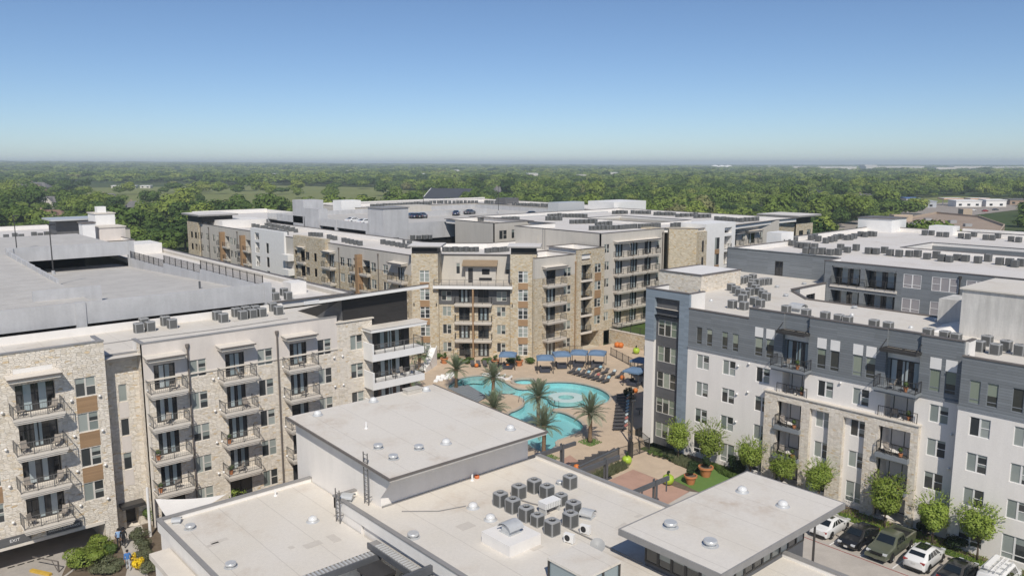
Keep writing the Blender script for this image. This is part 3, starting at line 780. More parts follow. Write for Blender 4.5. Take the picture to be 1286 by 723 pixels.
# roof-top wing running back beside the garage
W1 = Bld('apartment_wing', 'long white-roofed wing running back beside the near parking garage', 'building', 45, 120)
W1.side([(50.0, 206), (50.0, 87.3)][::-1], -.6, 16.6, M['stucco_grey'])
W1.roof([(38.9, 87.3), (50.3, 87.3), (50.3, 206), (40.6, 206)], 16.1, 16.9, M['roof_far'], M['membrane'], M['coping'])
W1.part('stair_head', MB().box(44.8, 49.8, 158, 165, 16.1, 18.0), M['membrane'])
W1.part('stair_head', MB().box(46.0, 48.2, 96, 98.4, 16.1, 17.6), M['membrane'])
# ------------------------------------------------------------------ near parking garage
G = Bld('parking_garage', 'open grey concrete parking garage with ramped top deck behind the limestone block', 'building', 10, 100)
Y0, XR = 87.5, 38.6
G.part('spandrel_wall', MB().box(-40, 18.9, Y0, Y0 + .3, 17.0, 19.22), M['concrete'])
G.part('spandrel_wall', MB().box(19.75, XR, Y0, Y0 + .3, 17.0, 19.22), M['concrete'])
for x in (18.9,): G.part('column', MB().box(x - .05, x + .9, Y0 - .12, Y0 + .5, 14, 19.25), M['concrete'])
G.part('column', MB().box(XR, XR + .9, Y0 - .1, Y0 + .6, 14, 19.25), M['concrete'])
G.part('lower_deck', MB().box(-40, XR, Y0 + .6, 150, 15.0, 15.2), M['deck'])
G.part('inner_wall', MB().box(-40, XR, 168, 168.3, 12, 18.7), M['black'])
# ramp down (right bay) and ramp up (left bay)
xm = 22.0
G.part('ramp_deck', MB().hull8([(xm, Y0 + .3, 17.7), (XR + .7, Y0 + .3, 17.7), (XR + .7, 150, 15.2), (xm, 150, 15.2), (xm, Y0 + .3, 18.05), (XR + .7, Y0 + .3, 18.05), (XR + .7, 150, 15.6), (xm, 150, 15.6)]), M['deck'])
G.part('upper_deck', MB().hull8([(-40, Y0 + .3, 17.7), (xm, Y0 + .3, 17.7), (xm, 141, 18.8), (-40, 141, 18.8), (-40, Y0 + .3, 18.06), (xm, Y0 + .3, 18.06), (xm, 141, 19.2), (-40, 141, 19.2)]), M['deck'])
G.part('upper_deck', MB().box(-40, XR + .7, 141.4, 176, 18.8, 19.2), M['deck'])
G.part('far_spandrel', MB().box(xm, XR + .6, 141.0, 141.35, 18.0, 20.2), M['concrete'])
for x in (xm - .3, XR + .4): G.part('column', MB().box(x, x + .9, 140.8, 141.6, 14, 20.25), M['concrete'])
G.part('ramp_wall', MB().box(17.0, 23.8, 97.4, 97.65, 17.5, 19.4), M['concrete'])
for i in range(13):
    y = 92 + i * 2.75; z = 18.08 + (y - 87.8) / 53.2 * 1.14
    G.part('parking_line', MB().hull8([(8, y, z), (21, y, z), (21, y + .1, z), (8, y + .1, z), (8, y, z + .006), (21, y, z + .006), (21, y + .1, z + .006), (8, y + .1, z + .006)]), M['membrane'])
n = 9
for i in range(n):
    y = 109.2 + i * 3.5; zb = 19.0 + i * .1
    G.part('divider_panel', MB().box(xm - .3, xm, y, y + 3.2, 15.5, zb), M['concrete'])
    G.part('divider_post', MB().box(xm - .36, xm + .06, y + 3.2, y + 3.5, 15.5, zb + .08), M['concrete'])
for y0, y1, z in ((89, 109, 18.4), (109, 124, 17.8), (124, 140.7, 17.1)):
    G.part('side_wall', MB().box(XR + .45, XR + .75, y0, y1 - .02, 15, z + .35), M['concrete'])
    f = MB(); k = int((y1 - y0) / 2.2)
    for i in range(k + 1): f.box(XR + .55, XR + .64, y0 + .1 + i * (y1 - y0 - .25) / k, y0 + .19 + i * (y1 - y0 - .25) / k, z + .35, z + 1.55)
    for i in range(int((y1 - y0) / .16)): f.box(XR + .585, XR + .605, y0 + .1 + i * .16, y0 + .125 + i * .16, z + .45, z + 1.5)
    for zz in (.45, 1.5): f.box(XR + .58, XR + .61, y0 + .1, y1 - .15, z + zz - .02, z + zz + .02)
    G.part('deck_fence', f, M['metal_dark'])
G.part('side_face', MB().box(XR + .76, XR + .9, Y0, 137, 12, 17.2), M['concrete'])
def lamp_post(x, y, z, h, lab, az=0.0):
    o = thing('light_pole', lab, 'light pole', (x, y, z), az)
    ob('pole', MB().cyl(0, 0, 0, h, .09, .06, 8).mesh('pole', M['metal_dark']), o)
    ob('base', MB().cyl(0, 0, 0, .5, .25, .22, 8).mesh('base', M['concrete']), o)
    ob('luminaire', MB().box(-.1, .8, -.18, .18, h - .05, h + .1).mesh('luminaire', M['metal_dark']), o)
    return o
lamp_post(*(23.62, 120.04), 18.3, 6.6, 'black light pole standing on the near garage divider wall', .5)
lamp_post(*(24.40, 148.93), 18.6, 6.0, 'farther black light pole at the left end of the garage deck', .5)
solo('drum_bollard', MB().box(-.1, .1, -.1, .1, 0, 1.0).box(-.25, .25, -.25, .25, 0, .06).mesh('bollard', M['steel_beam']), 'lone dark bollard on the garage ramp deck', 'bollard', (35.50, 99.37) + (17.5,))
# roofs behind the garage with stair towers
W0 = Bld('rear_left_wing', 'white-roofed wing with pale stair towers behind the near garage', 'building', 30, 200)
W0.roof([(-40, 176.3), (50.2, 176.3), (50.2, 207), (58, 207), (58, 236), (-40, 236)], 16.2, 17.2, M['roof_far'], M['membrane'], M['coping'])
W0.side([(-40, 176.25), (50.2, 176.25)], 0, 17.15, M['stucco_grey'])
W0.side([(50.2, 176.3), (50.2, 207), (58, 207), (58, 236)], 0, 17.15, M['stucco_grey'])
W0.part('light_court', MB().box(-40, 33, 184, 196, 16.21, 17.0), M['stucco_grey'])
W0.part('light_court_floor', MB().box(-39.6, 32.6, 184.4, 195.6, 17.002, 17.01), M['roof_far'])
W0.part('stair_tower', MB().box(45.7, 50.9, 185, 191, 16.2, 19.4), M['stucco_warm'])
W0.part('stair_tower', MB().box(46.6, 50.6, 191.1, 197, 16.2, 22.0), M['white_paint'])
W0.part('stair_tower', MB().box(42.3, 44.7, 184, 187, 16.2, 20.5), M['white_paint'])
W0.part('tower_cap', MB().box(42.1, 44.9, 183.8, 187.2, 20.502, 20.8), M['coping'])
W0.part('tower_cap', MB().box(45.5, 51.1, 184.8, 191.05, 19.402, 19.6), M['cream_trim'])
W0.part('tower_cap', MB().box(46.4, 50.8, 190.9, 197.2, 22.002, 22.2), M['cream_trim'])
W0.part('exhaust_shaft', MB().box(47.6, 49.4, 193, 195, 22.202, 23.5), M['white_paint'])
W0.part('canopy_roof', MB().box(40.0, 53.4, 201, 210.5, 20.2, 20.55), M['galv'])
W0.part('canopy_wall', MB().box(41.3, 52.4, 203, 209.5, 16.2, 20.198), M['panel_charcoal'])
# ------------------------------------------------------------------ right grey and white block
B = Bld('apartment_building', 'grey-sided and white apartment block above the parking court, at the right', 'building', 73, 35)
AR = -math.pi / 2
F = Fac(B, (73, 0), AR)                  # s = -Y
GA = 12.55
HD = [5.7, 8.8, 11.93]                   # heads of the white-storey windows
def pairw(c, z, **k): F.window(c, z, 1.6, 1.62, 'D', 'frame_white', **k)
# corner tower
T = Fac(B, (73, 0), AR)
for h in (14.95, 11.85, 8.75, 5.62, 2.6):
    T.window(-56.2, h - 1.9, 2.75, 1.9, 'P', 'frame_tan' if h < 14 else 'frame_tan', 'blind', d=-.45)
T.wall(-57.85, -54.3, -.2, 17.6, M['panel_charcoal'], d=-.45, name='charcoal_inset')
TT = Fac(B, (73, 0), AR); TT.holes.append((-57.85, -54.3, -.2, 17.6, .46))
TT.wall(-59.15, -52.95, 15.5, 18.5, M['siding_blue'], name='blue_frame')
TT.wall(-54.3, -52.95, -.2, 15.5, M['siding_blue'], name='blue_frame')
TT.wall(-59.15, -57.85, -.2, 12.45, M['stucco_white'], name='white_strip')
TT.wall(-59.15, -57.85, 12.45, 15.5, M['siding_blue'], name='blue_frame')
TT.slab(-59.2, -57.8, -.1, .05, 12.35, 12.5, M['grey_trim'], 'belt_course')
for z in (4.2, 7.3, 10.4):                # little side balconies seen edge-on
    o = TT.put('side_balcony', cached('sb', lambda: MB().box(-.55, 0, -.05, 1.6, -.2, 0).mesh('side_balcony', M['grey_trim'])), -59.15, -.6, z)
    ob('railing', cached('sbr', lambda: MB().bar((-.5, 0, 1.0), (-.5, 1.6, 1.0), .05).bar((-.5, 0, .5), (-.5, 1.6, .5), .02).bar((-.5, 0, 0), (-.5, 0, 1), .05).bar((-.5, 1.55, 0), (-.5, 1.55, 1), .05).bar((-.5, 0, 1.0), (0, 0, 1.0), .05).mesh('railing', M['metal_dark'])), o)
B.side([(73, 59.15), (84, 59.15), (86.4, 61.2)][::-1], -.2, 16.8, M['stucco_white'])
B.side([(95.4, 66.0), (107.9, 71.6)][::-1], -.2, 16.7, M['siding_blue'])
# R2: flat bay, white below and grey siding above
for c in (-51.5, -50.15): F.window(c, 13.05, .75, 1.95, 'H', 'grey_trim', 'blind')
for c in (-48.18, -46.85): F.window(c, 13.05, .75, 1.95, 'H', 'grey_trim', 'blind')
for h in HD:
    pairw(-50.88, h - 1.62); pairw(-47.5, h - 1.62)
F.window(-50.88, .5, 1.75, 2.1, 'G', 'frame_white'); F.window(-47.3, .5, 1.75, 2.1, 'G', 'frame_white')
F.wall(-52.95, -45.35, GA, 16.88, M['siding_grey'], name='siding_wall')
F.wall(-52.95, -45.35, -.2, GA, M['stucco_white'], name='stucco_wall')
# R3 / R4 / R5: proud bays with white head panels
P3 = Fac(B, (73, 0), AR); dP = .35
def bay(cs, s0, s1, top, white, d):
    f = Fac(B, (73, 0), AR)
    for c in cs:
        f.window(c, 13.08, .92, 2.0, 'H', 'grey_trim', 'blind', d=d)
        f.slab(c - .48, c + .46, d - .05, d + .025, 15.12, 16.13, M['white_paint'], 'head_panel')
    for c, hs in white:
        for h in hs: f.window(c, h - 1.62, 1.6, 1.62, 'D', 'frame_white', d=d)
        f.window(c, .55, 1.75, 2.1, 'G', 'frame_white', d=d)
    f.wall(s0, s1, GA, top, M['siding_grey'], d=d, name='siding_wall')
    f.wall(s0, s1, -.2, GA, M['stucco_white'], d=d, name='stucco_wall')
bay((-44.05, -42.75), -45.35, -41.35, 17.98, [(-43.4, HD)], .0)
bay((-37.15, -35.8), -38.55, -34.9, 17.95, [(-36.55, HD)], .0)
bay((-33.55, -32.3), -34.9, -30.95, 17.95, [(-33.02, HD)], .0)
bay((-26.6, -25.3), -27.95, -24.45, 17.9, [(-26.02, HD)], .0)
# balcony bays
def loggia(s0, s1, top):
    c = (s0 + s1) / 2; w = s1 - s0
    f = Fac(B, (73, 0), AR)
    f.door(c + .05, 12.75, w - .35, 2.5, d=-.55, pat='cdcdc', hole=True, rec=.1)
    f.wall(s0, s1, 15.3, 16.0, M['white_paint'], d=-.5, name='head_panel')
    f.wall(s0, s1, 16.0, top, M['siding_grey'], d=-.28, name='siding_wall')
    f.wall(s0, s1, 12.6, 15.3, M['siding_grey'], d=-.55, name='siding_wall')
    # top balcony slab
    o = f.put('balcony', cached('gb', lambda: MB().box(-1.95, 1.95, -1.35, .55, -.22, 0).box(-1.8, 1.8, -1.2, .5, -.4, -.22).mesh('grey_balcony', M['grey_trim'])), c - .05, 0, 12.72)
    ob('railing', cached('gbr', lambda: rail_mesh(3.8, 1.3, M['metal_dark'])), o)
    # canopy frame of steel
    mb = MB()
    for a, b in (((-w/2 - .05, .3, 0), (-w/2 - .05, -1.2, 0)), ((w/2 + .05, .3, 0), (w/2 + .05, -1.2, 0)), ((-w/2 - .1, -1.2, 0), (w/2 + .1, -1.2, 0)), ((-w/2, .25, 0), (w/2, .25, 0)), ((0, .25, 0), (0, -1.2, 0))): mb.bar(a, b, .12, .26)
    for s_ in (-1, 1): mb.bar((s_ * (w/2 + .05), -1.1, .1), (s_ * (w/2 + .05), .28, .95), .05)
    mb.box(-w/2, w/2, -1.15, .2, -.06, -.02)
    f.put('steel_canopy', mb.mesh('steel_canopy', M['frame_dark']), c, 0, 16.3)
    # recessed storeys
    for i, z in enumerate((9.75, 6.62, 3.5, .15)):
        f.door(c, z + .02, w - .5, 2.35, d=-1.75, pat=('dddcd', 'dcdcd', 'cdcd', 'ddd')[i], rec=.1, hole=False)
    bk = MB()
    for z in (9.75, 6.62, 3.5, .0):
        bk.poly(f.pt(s0, -1.8, z), f.pt(s1, -1.8, z), f.pt(s1, -1.8, z + 3), f.pt(s0, -1.8, z + 3))
        bk.poly(f.pt(s0, 0, z), f.pt(s1, 0, z), f.pt(s1, -1.8, z), f.pt(s0, -1.8, z))
        bk.poly(f.pt(s0, 0, z + 2.5), f.pt(s0, -1.8, z + 2.5), f.pt(s1, -1.8, z + 2.5), f.pt(s1, 0, z + 2.5))
        bk.poly(f.pt(s0, 0, z), f.pt(s0, -1.8, z), f.pt(s0, -1.8, z + 2.5), f.pt(s0, 0, z + 2.5))
        bk.poly(f.pt(s1, -1.8, z), f.pt(s1, 0, z), f.pt(s1, 0, z + 2.5), f.pt(s1, -1.8, z + 2.5))
    B.part('loggia', bk, M['stucco_white'])
    f.holes = [(s0 + .18, s1 - .18, z, z + 2.45, .3) for z in (9.75,)]
    f.wall(s0, s1, 9.75, 12.6, M['stucco_white'], name='stucco_wall')
    o = f.put('railing', cached(('lr', round(w, 2)), lambda: rail_mesh(w + .6, .3, M['metal_dark'])), c, 0, 9.75)
    # stone surround, proud, three storeys
    g_ = Fac(B, (73, 0), AR)
    for z in (6.55, 3.45, .15): g_.holes.append((s0 + .02, s1 - .1, z, z + 2.45, .5))
    ex = [(a, b, -.1, 8.95 if k == 0 else 9.0, .5) for k, (a, b) in enumerate(STONE_HOLES) if a > s0 - 8 and b < s1 + 8]
    for z in (6.55, 3.45):
        o = g_.put('balcony', cached(('lb', round(w, 2)), lambda: MB().box(-w/2 + .02, w/2 - .02, -.95, .0, -.42, 0).mesh('grey_balcony', M['grey_trim'])), c, 0, z)
        ob('railing', cached(('lbr', round(w, 2)), lambda: rail_mesh(w - .1, .9, M['metal_dark'])), o)
    return g_
STONE_HOLES = [(-37.75, -35.75), (-34.3, -32.2)]
g1 = loggia(-41.35, -38.55, 17.95)
g2 = loggia(-30.95, -27.95, 17.95)
# stone frame spans both loggias
SF = Fac(B, (73, 0), AR); SF.holes = g1.holes + g2.holes + [(a, b, -.3, 9.0, .5) for a, b in STONE_HOLES]
SF.wall(-42.75, -27.4, -.2, 9.75, M['stone_pale'], d=.5, name='stone_wall')
SF.slab(-42.85, -27.3, -.1, .62, 9.75, 9.87, M['cream_trim'], 'cap_stone')
# R6: projecting bay at the right edge
f6 = Fac(B, (71.8, 0), AR)
for c in (-22.95, -21.62, -19.75, -18.4): f6.window(c, 13.05, .85, 2.0, 'H', 'grey_trim', 'blind')
for h in HD:
    for c in (-22.32, -19.0): f6.window(c, h - 1.65, 1.6, 1.65, 'D', 'frame_white')
for c in (-22.3, -18.95): f6.window(c, .55, 1.9, 2.1, 'G', 'frame_white')
f6.wall(-24.1, -6, GA, 16.9, M['siding_grey'], name='siding_wall')
f6.wall(-24.1, -6, -.2, GA, M['stucco_white'], name='stucco_wall')
B.side([(71.85, 24.05), (73.2, 24.05)][::-1], -.2, 16.9, M['siding_grey'])
# belt courses
for a, b, d in ((-52.95, -45.35, 0), (-45.35, -41.35, 0), (-38.55, -30.95, 0), (-27.95, -24.45, 0)):
    F.slab(a, b, -.1, .1, GA - .12, GA + .08, M['grey_trim'], 'belt_course')
f6.slab(-24.15, -6, -.1, .1, GA - .12, GA + .08, M['grey_trim'], 'belt_course')
for s, zs in ((-46.3, (11.6, 8.5, 5.4)), (-45.0, (12.1, 9.0)), (-35.0, (12.1,)), (-24.8, (9.6, 6.5))):
    for z in zs: F.put('vent_hood', vm, s, .07, z)
# roof with stepped parapets
ZR = 16.35
B.part('roof', flat([(73.1, 5), (91.5, 5), (91.5, 48.6), (95.6, 53.0), (107.9, 53.0), (107.9, 71.5), (96, 66.2), (86.4, 61.2), (84, 59.1), (73.1, 59.1)], ZR), M['roof_white'])
for a, b, zt, x in ((-59.15, -52.95, 18.5, 73), (-52.95, -45.35, 16.88, 73), (-45.35, -41.35, 17.98, 73), (-41.35, -38.55, 17.95, 73.28), (-38.55, -30.95, 17.95, 73), (-30.95, -27.95, 17.95, 73.28), (-27.95, -24.45, 17.9, 73), (-24.1, -6, 16.9, 71.8)):
    c = B.part('parapet', MB().box(x + .03, x + .3, -b + .01, -a - .01, ZR - .1 if zt < 18.2 else 17.62, zt - .004), M['membrane'])
    B.sub(c, 'coping', MB().box(x - .06, x + .36, -b - .04, -a + .04, zt, zt + .1), M['coping'])
for y, zt, L in ((59.1, 18.5, 3.6), (53.2, 18.5, 2.6), (45.3, 17.98, 1.4), (24.5, 17.9, 1.6)):
    c = B.part('parapet', MB().box(73.31, 73.3 + L, y - .3, y - .02, ZR - .1, zt - .004), M['membrane'])
    B.sub(c, 'coping', MB().box(73.37, 73.3 + L, y - .34, y + .02, zt, zt + .09), M['coping'])
# pale stone upstand at the far corner of the roof
SB = B.part('stone_box', MB().box(86.4, 95.5, 60.9, 67.8, 2, 18.5), M['stone_pale'])
B.sub(SB, 'coping', MB().box(86.3, 86.7, 60.8, 67.9, 18.505, 18.62).box(86.7, 95.6, 60.8, 61.2, 18.505, 18.62).box(86.7, 95.6, 67.5, 67.9, 18.505, 18.62), M['coping'])
B.part('stone_box_roof', MB().box(86.75, 95.5, 61.25, 67.45, 18.503, 18.55), M['membrane'])
# stained render tower on the roof
B.part('stair_tower', MB().box(83.6, 93, 19.0, 28.6, ZR, 20.9), M['stain_conc'])
B.part('stair_tower_roof', MB().box(83.4, 93.2, 18.8, 28.8, 20.905, 21.05), M['roof_white'])
B.part('tower_flank', MB().box(88.0, 92.0, 28.65, 32.3, ZR, 19.0), M['stain_conc'])
B.part('roof_cricket', MB().hull8([(83.6, 28.7, ZR + .004), (90, 28.7, ZR + .004), (90, 32, ZR + .004), (83.0, 31, ZR + .004), (85, 28.7, ZR + .8), (90, 28.7, ZR + .8), (90, 29.2, ZR + .8), (85, 29.2, ZR + .8)]), M['membrane'])
# ------------------------------------------------------------------ taller rear block with light court
B2 = Bld('rear_grey_block', 'taller grey-sided block with screened windows rising behind the grey and white building', 'building', 108, 45)
f = Fac(B2, (107.95, 0), AR)
for a in (-69.0,):
    pass
f.door(-62.4, ZR, 1.3, 2.2, pat='ddd', name='roof_door', rec=.04)
f.wall(-71.4, -53.5, 10, 19.95, M['siding_grey'], name='siding_wall')
# court side: balconies and screened windows
f2 = Fac(B2, (104.2, 0), AR)
for z0 in (16.7, 13.4):
    for a, b in ((-52.3, -48.3), (-47.7, -43.6)):
        f2.holes.append((a, b, z0, z0 + 2.5, 1.5))
        f2.door((a + b) / 2, z0, b - a - .05, 2.45, d=-1.4, pat='dcdcd', rec=.02, hole=False)
    f2.slab(-52.4, -43.4, -1.4, .15, z0 - .35, z0, M['cream_trim'], 'balcony')
    f2.put('railing', cached('crl', lambda: rail_mesh(8.8, .25, M['metal_dark'])), -47.9, .05, z0)
for z0 in (17.3, 14.2):
    for c, w in ((-41.6, 2.2), (-37.7, 3.1), (-34.2, 2.2)):
        f2.window(c, z0, w, 1.75, 'P' if w > 3 else 'G', 'frame_white', 'screen', rec=.04)
f2.window(-30.3, 17.2, 1.8, 1.8, 'S', 'frame_dark', 'glass_dark', rec=.3)
f2.wall(-53.3, 0, 10, 19.75, M['siding_grey'], name='siding_wall')
spout(f2, -36.0, 12, 19, 'frame_dark', .12)
B2.side([(104.2, 53.4), (108, 53.5)][::-1], 10, 19.75, M['siding_grey'])
B2.roof([(104.2, -10), (170, -10), (170, 76.5), (128, 75), (126, 71.5), (108.0, 71.5), (108, 53.4), (104.2, 53.4)], 19.0, 19.75, M['roof_far'], M['membrane'], M['coping'], hole=(133, 145, 2, 55))
B2.side([(108, 71.5), (126, 71.5), (128, 75), (170, 76.5)][::-1], 5, 19.7, M['siding_grey'])
fc = Fac(B2, (145.02, 0), AR)
for c in (-46, -37.5, -16.5, -8): fc.window(c, 15.9, 2.2, 1.8, 'G', 'frame_white', 'screen', rec=.04)
for c in (-50.5, -31.5, -27, -21): fc.window(c, 15.6, 3.4, 2.3, 'P', 'frame_dark', 'glass_dark', rec=.5)
fc.wall(-55, -24.5, 8, 19.4, M['siding_grey'], name='court_wall'); fc.wall(-24.5, -2, 8, 19.4, M['stucco_white'], name='court_wall')
B2.side([(133, 55.02), (145, 55.02)], 8, 19.0, M['stucco_white'], 'court_wall')
B2.side([(132.98, 2), (132.98, 55)], 8, 19.0, M['siding_grey'], 'court_wall')
B2.part('court_floor', MB().box(133, 145, 2, 55, 7.9, 8), M['walk'])
B2.part('stair_head', MB().box(165.5, 172.5, 71, 78, 15, 21.7), M['white_paint'])
B2.part('stair_head_cap', MB().box(165.3, 172.7, 70.8, 78.2, 21.703, 21.85), M['coping'])
B2.part('stair_head', MB().box(124.5, 128.5, 71.8, 74.6, 12, 21.2), M['white_paint'])
B2.part('stair_head', MB().box(167.5, 171, 60, 64.5, 18, 20.7), M['white_paint'])
B2.part('back_parapet', MB().box(169.6, 170.3, -10, 59, 19.86, 20.3), M['membrane'])
# light court between front and rear blocks
CT = B.part('court_wall', MB().box(91.55, 91.9, 5, 48.6, 9, ZR - .02).hull8([(91.6, 48.6, 9), (95.7, 53.0, 9), (95.5, 53.2, 9), (91.4, 48.8, 9), (91.6, 48.6, ZR - .02), (95.7, 53.0, ZR - .02), (95.5, 53.2, ZR - .02), (91.4, 48.8, ZR - .02)]), M['stucco_white'])
ew = Fac(B, (0, 53.0), 0.0); ew.window(100.2, 14.3, 2.4, 1.3, 'G', 'frame_dark', 'glass_dark'); ew.wall(97.3, 104.1, 9, ZR + .3, M['stucco_white'], back=.35, name='court_end_wall'); ew.wall(95.6, 97.3, 9, ZR + .3, M['siding_grey'], back=.35, name='court_end_wall')
B.part('court_coping', MB().box(91.3, 91.6, 5, 48.6, ZR + .02, ZR + .16).hull8([(91.5, 48.6, ZR + .03), (95.8, 52.9, ZR + .03), (95.5, 53.2, ZR + .03), (91.2, 48.9, ZR + .03), (91.5, 48.6, ZR + .17), (95.8, 52.9, ZR + .17), (95.5, 53.2, ZR + .17), (91.2, 48.9, ZR + .17)]).box(95.5, 104.1, 52.9, 53.4, ZR + .303, ZR + .42), M['coping'])
B.part('court_floor', MB().box(91.9, 104.1, 0, 53, 9, 9.1), M['walk'])
# ------------------------------------------------------------------ pool-front building (diagonal stone front with two towers)
B = Bld('apartment_building', 'tan stone building with two flat-capped towers facing the swimming pool', 'building', 85, 104)
AD = -math.pi / 4
CC = 94.5                                  # front plane X + Y = 189
F = Fac(B, (CC, CC), AD)
HW = [2.45, 5.6, 8.72, 11.85, 15.0]        # window heads
LC = [.0, 3.15, 6.27, 9.4, 12.55]
TX = [(-25.75, -21.2), (-8.9, -4.45)]
dT = .7
for a, b in TX:
    f = Fac(B, (CC, CC), AD); c = (a + b) / 2 - .05
    for i, h in enumerate(HW):
        f.window(c, h - 1.95, 1.65, 1.95, 'T', 'frame_white', d=dT)
        if i < 4: f.slab(c - .82, c + .82, dT - .05, dT + .02, h + .02, h + 1.15, M['wood_panel'], 'wood_panel')
    f.wall(a, b, -.2, 17.85, M['stone_tan'], d=dT, back=3.5, name='stone_tower')
    f.slab(a + .1, b - .1, -3.3, dT - .08, 17.85, 19.0, M['panel_black'], 'tower_band')
    t = f.slab(a - .5, b + .75, -4.2, dT + .7, 19.0, 19.22, M['coping_grey'], 'tower_roof')
    f.slab(a - .45, b + .7, -4.15, dT + .65, 19.223, 19.3, M['roof_far'], 'tower_roof_top')
    for c2 in (a + .35, b - .35): f.put('wall_lamp', cached('wl', lambda: MB().box(-.08, .08, -.16, 0, 0, .5).mesh('wall_lamp', M['frame_dark'])), c2, dT, 8.9)
# middle front
m0, m1 = -21.2, -8.9
mc = -15.2
fm = Fac(B, (CC, CC), AD)
for h in HW[:3]:
    for c in (-19.85, -10.5): fm.window(c, h - 1.65, 1.5, 1.65, 'D', 'frame_tan')
for c in (-19.9, -10.4): fm.window(c, 9.75, 1.7, 1.65, 'D', 'frame_tan')
for i, z in enumerate(LC[:4]):
    for c, sg in ((-16.85, -1), (-13.55, 1)):
        fm.door(c, z + .02, 1.85, 2.3, pat='dcdcd' if (i + (c > -15)) % 2 else 'ddd')
        if 0 < i < 4:
            fm.balcony(c - .05 * sg, z, 3.2, 1.35, rail='metal_dark', th=.5)
fm.wall(m0, m1, -.2, 9.1, M['stone_tan'], name='stone_wall')
fm.wall(m0, m1, 9.1, 12.0, M['panel_charcoal'], d=.04, name='charcoal_wall')
fm.slab(-15.33, -15.07, .1, 1.4, -.1, 12.2, M['wood_panel'], 'timber_fin')
# roof terrace
fm.slab(-22.0, -8.5, -4.5, 1.5, 12.02, 12.5, M['white_paint'], 'terrace_slab')
fm.slab(-21.9, -8.6, -4.4, 1.4, 12.503, 12.53, M['walk'], 'terrace_paving')
o = fm.put('terrace_railing', rail_mesh(13.3, 1.4, M['metal_rail']), -15.25, .0, 12.5)
ft = Fac(B, (CC, CC), AD)
for c in (-18.3, -9.6): ft.window(c, 13.9, .7, 1.9, 'S', 'frame_tan', d=-3.4)
ft.wall(m0 - .2, m1 + .2, 12.5, 17.3, M['stucco_grey'], d=-3.4, back=4, name='terrace_wall')
ft.slab(-16.9, -11.6, -3.4, -2.4, 12.5, 15.45, M['stucco_grey'], 'tv_wall')
ft.slab(-16.4, -15.6, -2.5, -2.37, 12.55, 15.1, M['frame_dark'], 'terrace_door')
ft.slab(-14.0, -12.7, -2.45, -2.34, 14.0, 14.9, M['black'], 'television')
ft.slab(-14.5, -12.3, -2.45, -2.3, 12.95, 13.4, M['black'], 'fireplace')
c_ = [ft.at(-17.4, -3.3), ft.at(-11.3, -3.3), ft.at(-11.3, -1.4), ft.at(-17.4, -1.4)]
M['awning_brown'] = plain('brown_awning', (.29, .215, .14), .8, .1)
B.part('terrace_awning', MB().hull8([(x, y, z) for (x, y), z in zip(c_, (16.2, 16.2, 15.5, 15.5))] + [(x, y, z) for (x, y), z in zip(c_, (16.4, 16.4, 15.7, 15.7))]), M['awning_brown'])
# roof behind
pA = F.at(-25.75, -3); pB = F.at(-4.45, -3); pC = F.at(-4.45, -14); pD = F.at(-25.75, -14)
B.roof([F.at(-26.4, -3.2), F.at(-4.4, -3.2), (96, 104), (108, 104), (108, 121), (100, 121.5), (92.6, 128), (90, 128)], 16.3, 17.3, M['roof_far'], M['membrane'], M['coping'])
# right stucco bay
f = Fac(B, (0, 96.8), 0.0)
for i, z in enumerate(LC):
    f.door(93.9, z + .05, 2.2, 2.35, pat=('dcdcd', 'ddd', 'dcdd', 'dcdcd', 'ddd')[i])
    if i: f.balcony(94.2, z + .05, 4.6, 1.4, th=.5)
    f.window(97.9, z + 1.0, 1.8, 1.55, 'D', 'frame_tan')
f.put('awning', awning_mesh(5.0, 1.4, M['cream_trim'], M['cream_trim']), 94.2, 0, 15.7)
f.wall(90.1, 99.9, -.2, 13.8, M['stone_tan'], name='stone_wall')
f.wall(90.1, 99.9, 13.8, 17.2, M['stucco_grey'], d=.03, name='stucco_wall')
spout(f, 99.75, .5, 15.6, 'wood_panel', .16)
B.roof([(90.3, 96.8), (99.9, 96.8), (99.9, 104.2), (94, 104.2), (91.0, 101)], 16.3, 17.25, M['roof_far'], M['membrane'], M['coping'])
# stone bay with recessed balconies and the gateway below
f = Fac(B, (0, 96.3), 0.0)
for i, z in enumerate(LC[1:]):
    f.holes.append((100.9, 103.4, z + .1, z + 2.75, 1.3))
    f.door(102.1, z + .12, 2.3, 2.4, d=-1.3, pat='ddcd', rec=.02, hole=False)
    f.slab(100.7, 103.6, -1.25, .2, z - .3, z + .1, M['cream_trim'], 'balcony')
    f.put('railing', cached('srl', lambda: rail_mesh(2.5, .25, M['metal_dark'])), 102.15, .0, z + .1)
    f.window(105.15, z + 1.1, 1.65, 1.6, 'D', 'frame_tan')
    if i: f.slab(104.33, 105.97, -.05, .02, z - .4, z + 1.06, M['wood_panel'], 'wood_panel')
f.holes.append((100.9, 103.4, 16.0, 17.2, .8)); f.holes.append((101.0, 105.7, 0, 3.0, 5.0))
f.wall(99.9, 106.9, -.2, 18.05, M['stone_tan'], name='stone_wall')
B.side([(100.9, 97.2), (103.4, 97.2)], 16, 17.2, M['stucco_grey'])
B.part('gateway', MB().box(100.9, 106, 100.5, 101.3, 0, 3), M['black'])
B.side([(106.9, 96.3), (106.9, 104)], -.2, 18.0, M['stone_tan'])
B.roof([(99.9, 96.3), (106.9, 96.3), (106.9, 104.2), (99.9, 104.2)], 16.3, 18.05, M['roof_far'], M['membrane'], M['coping'])
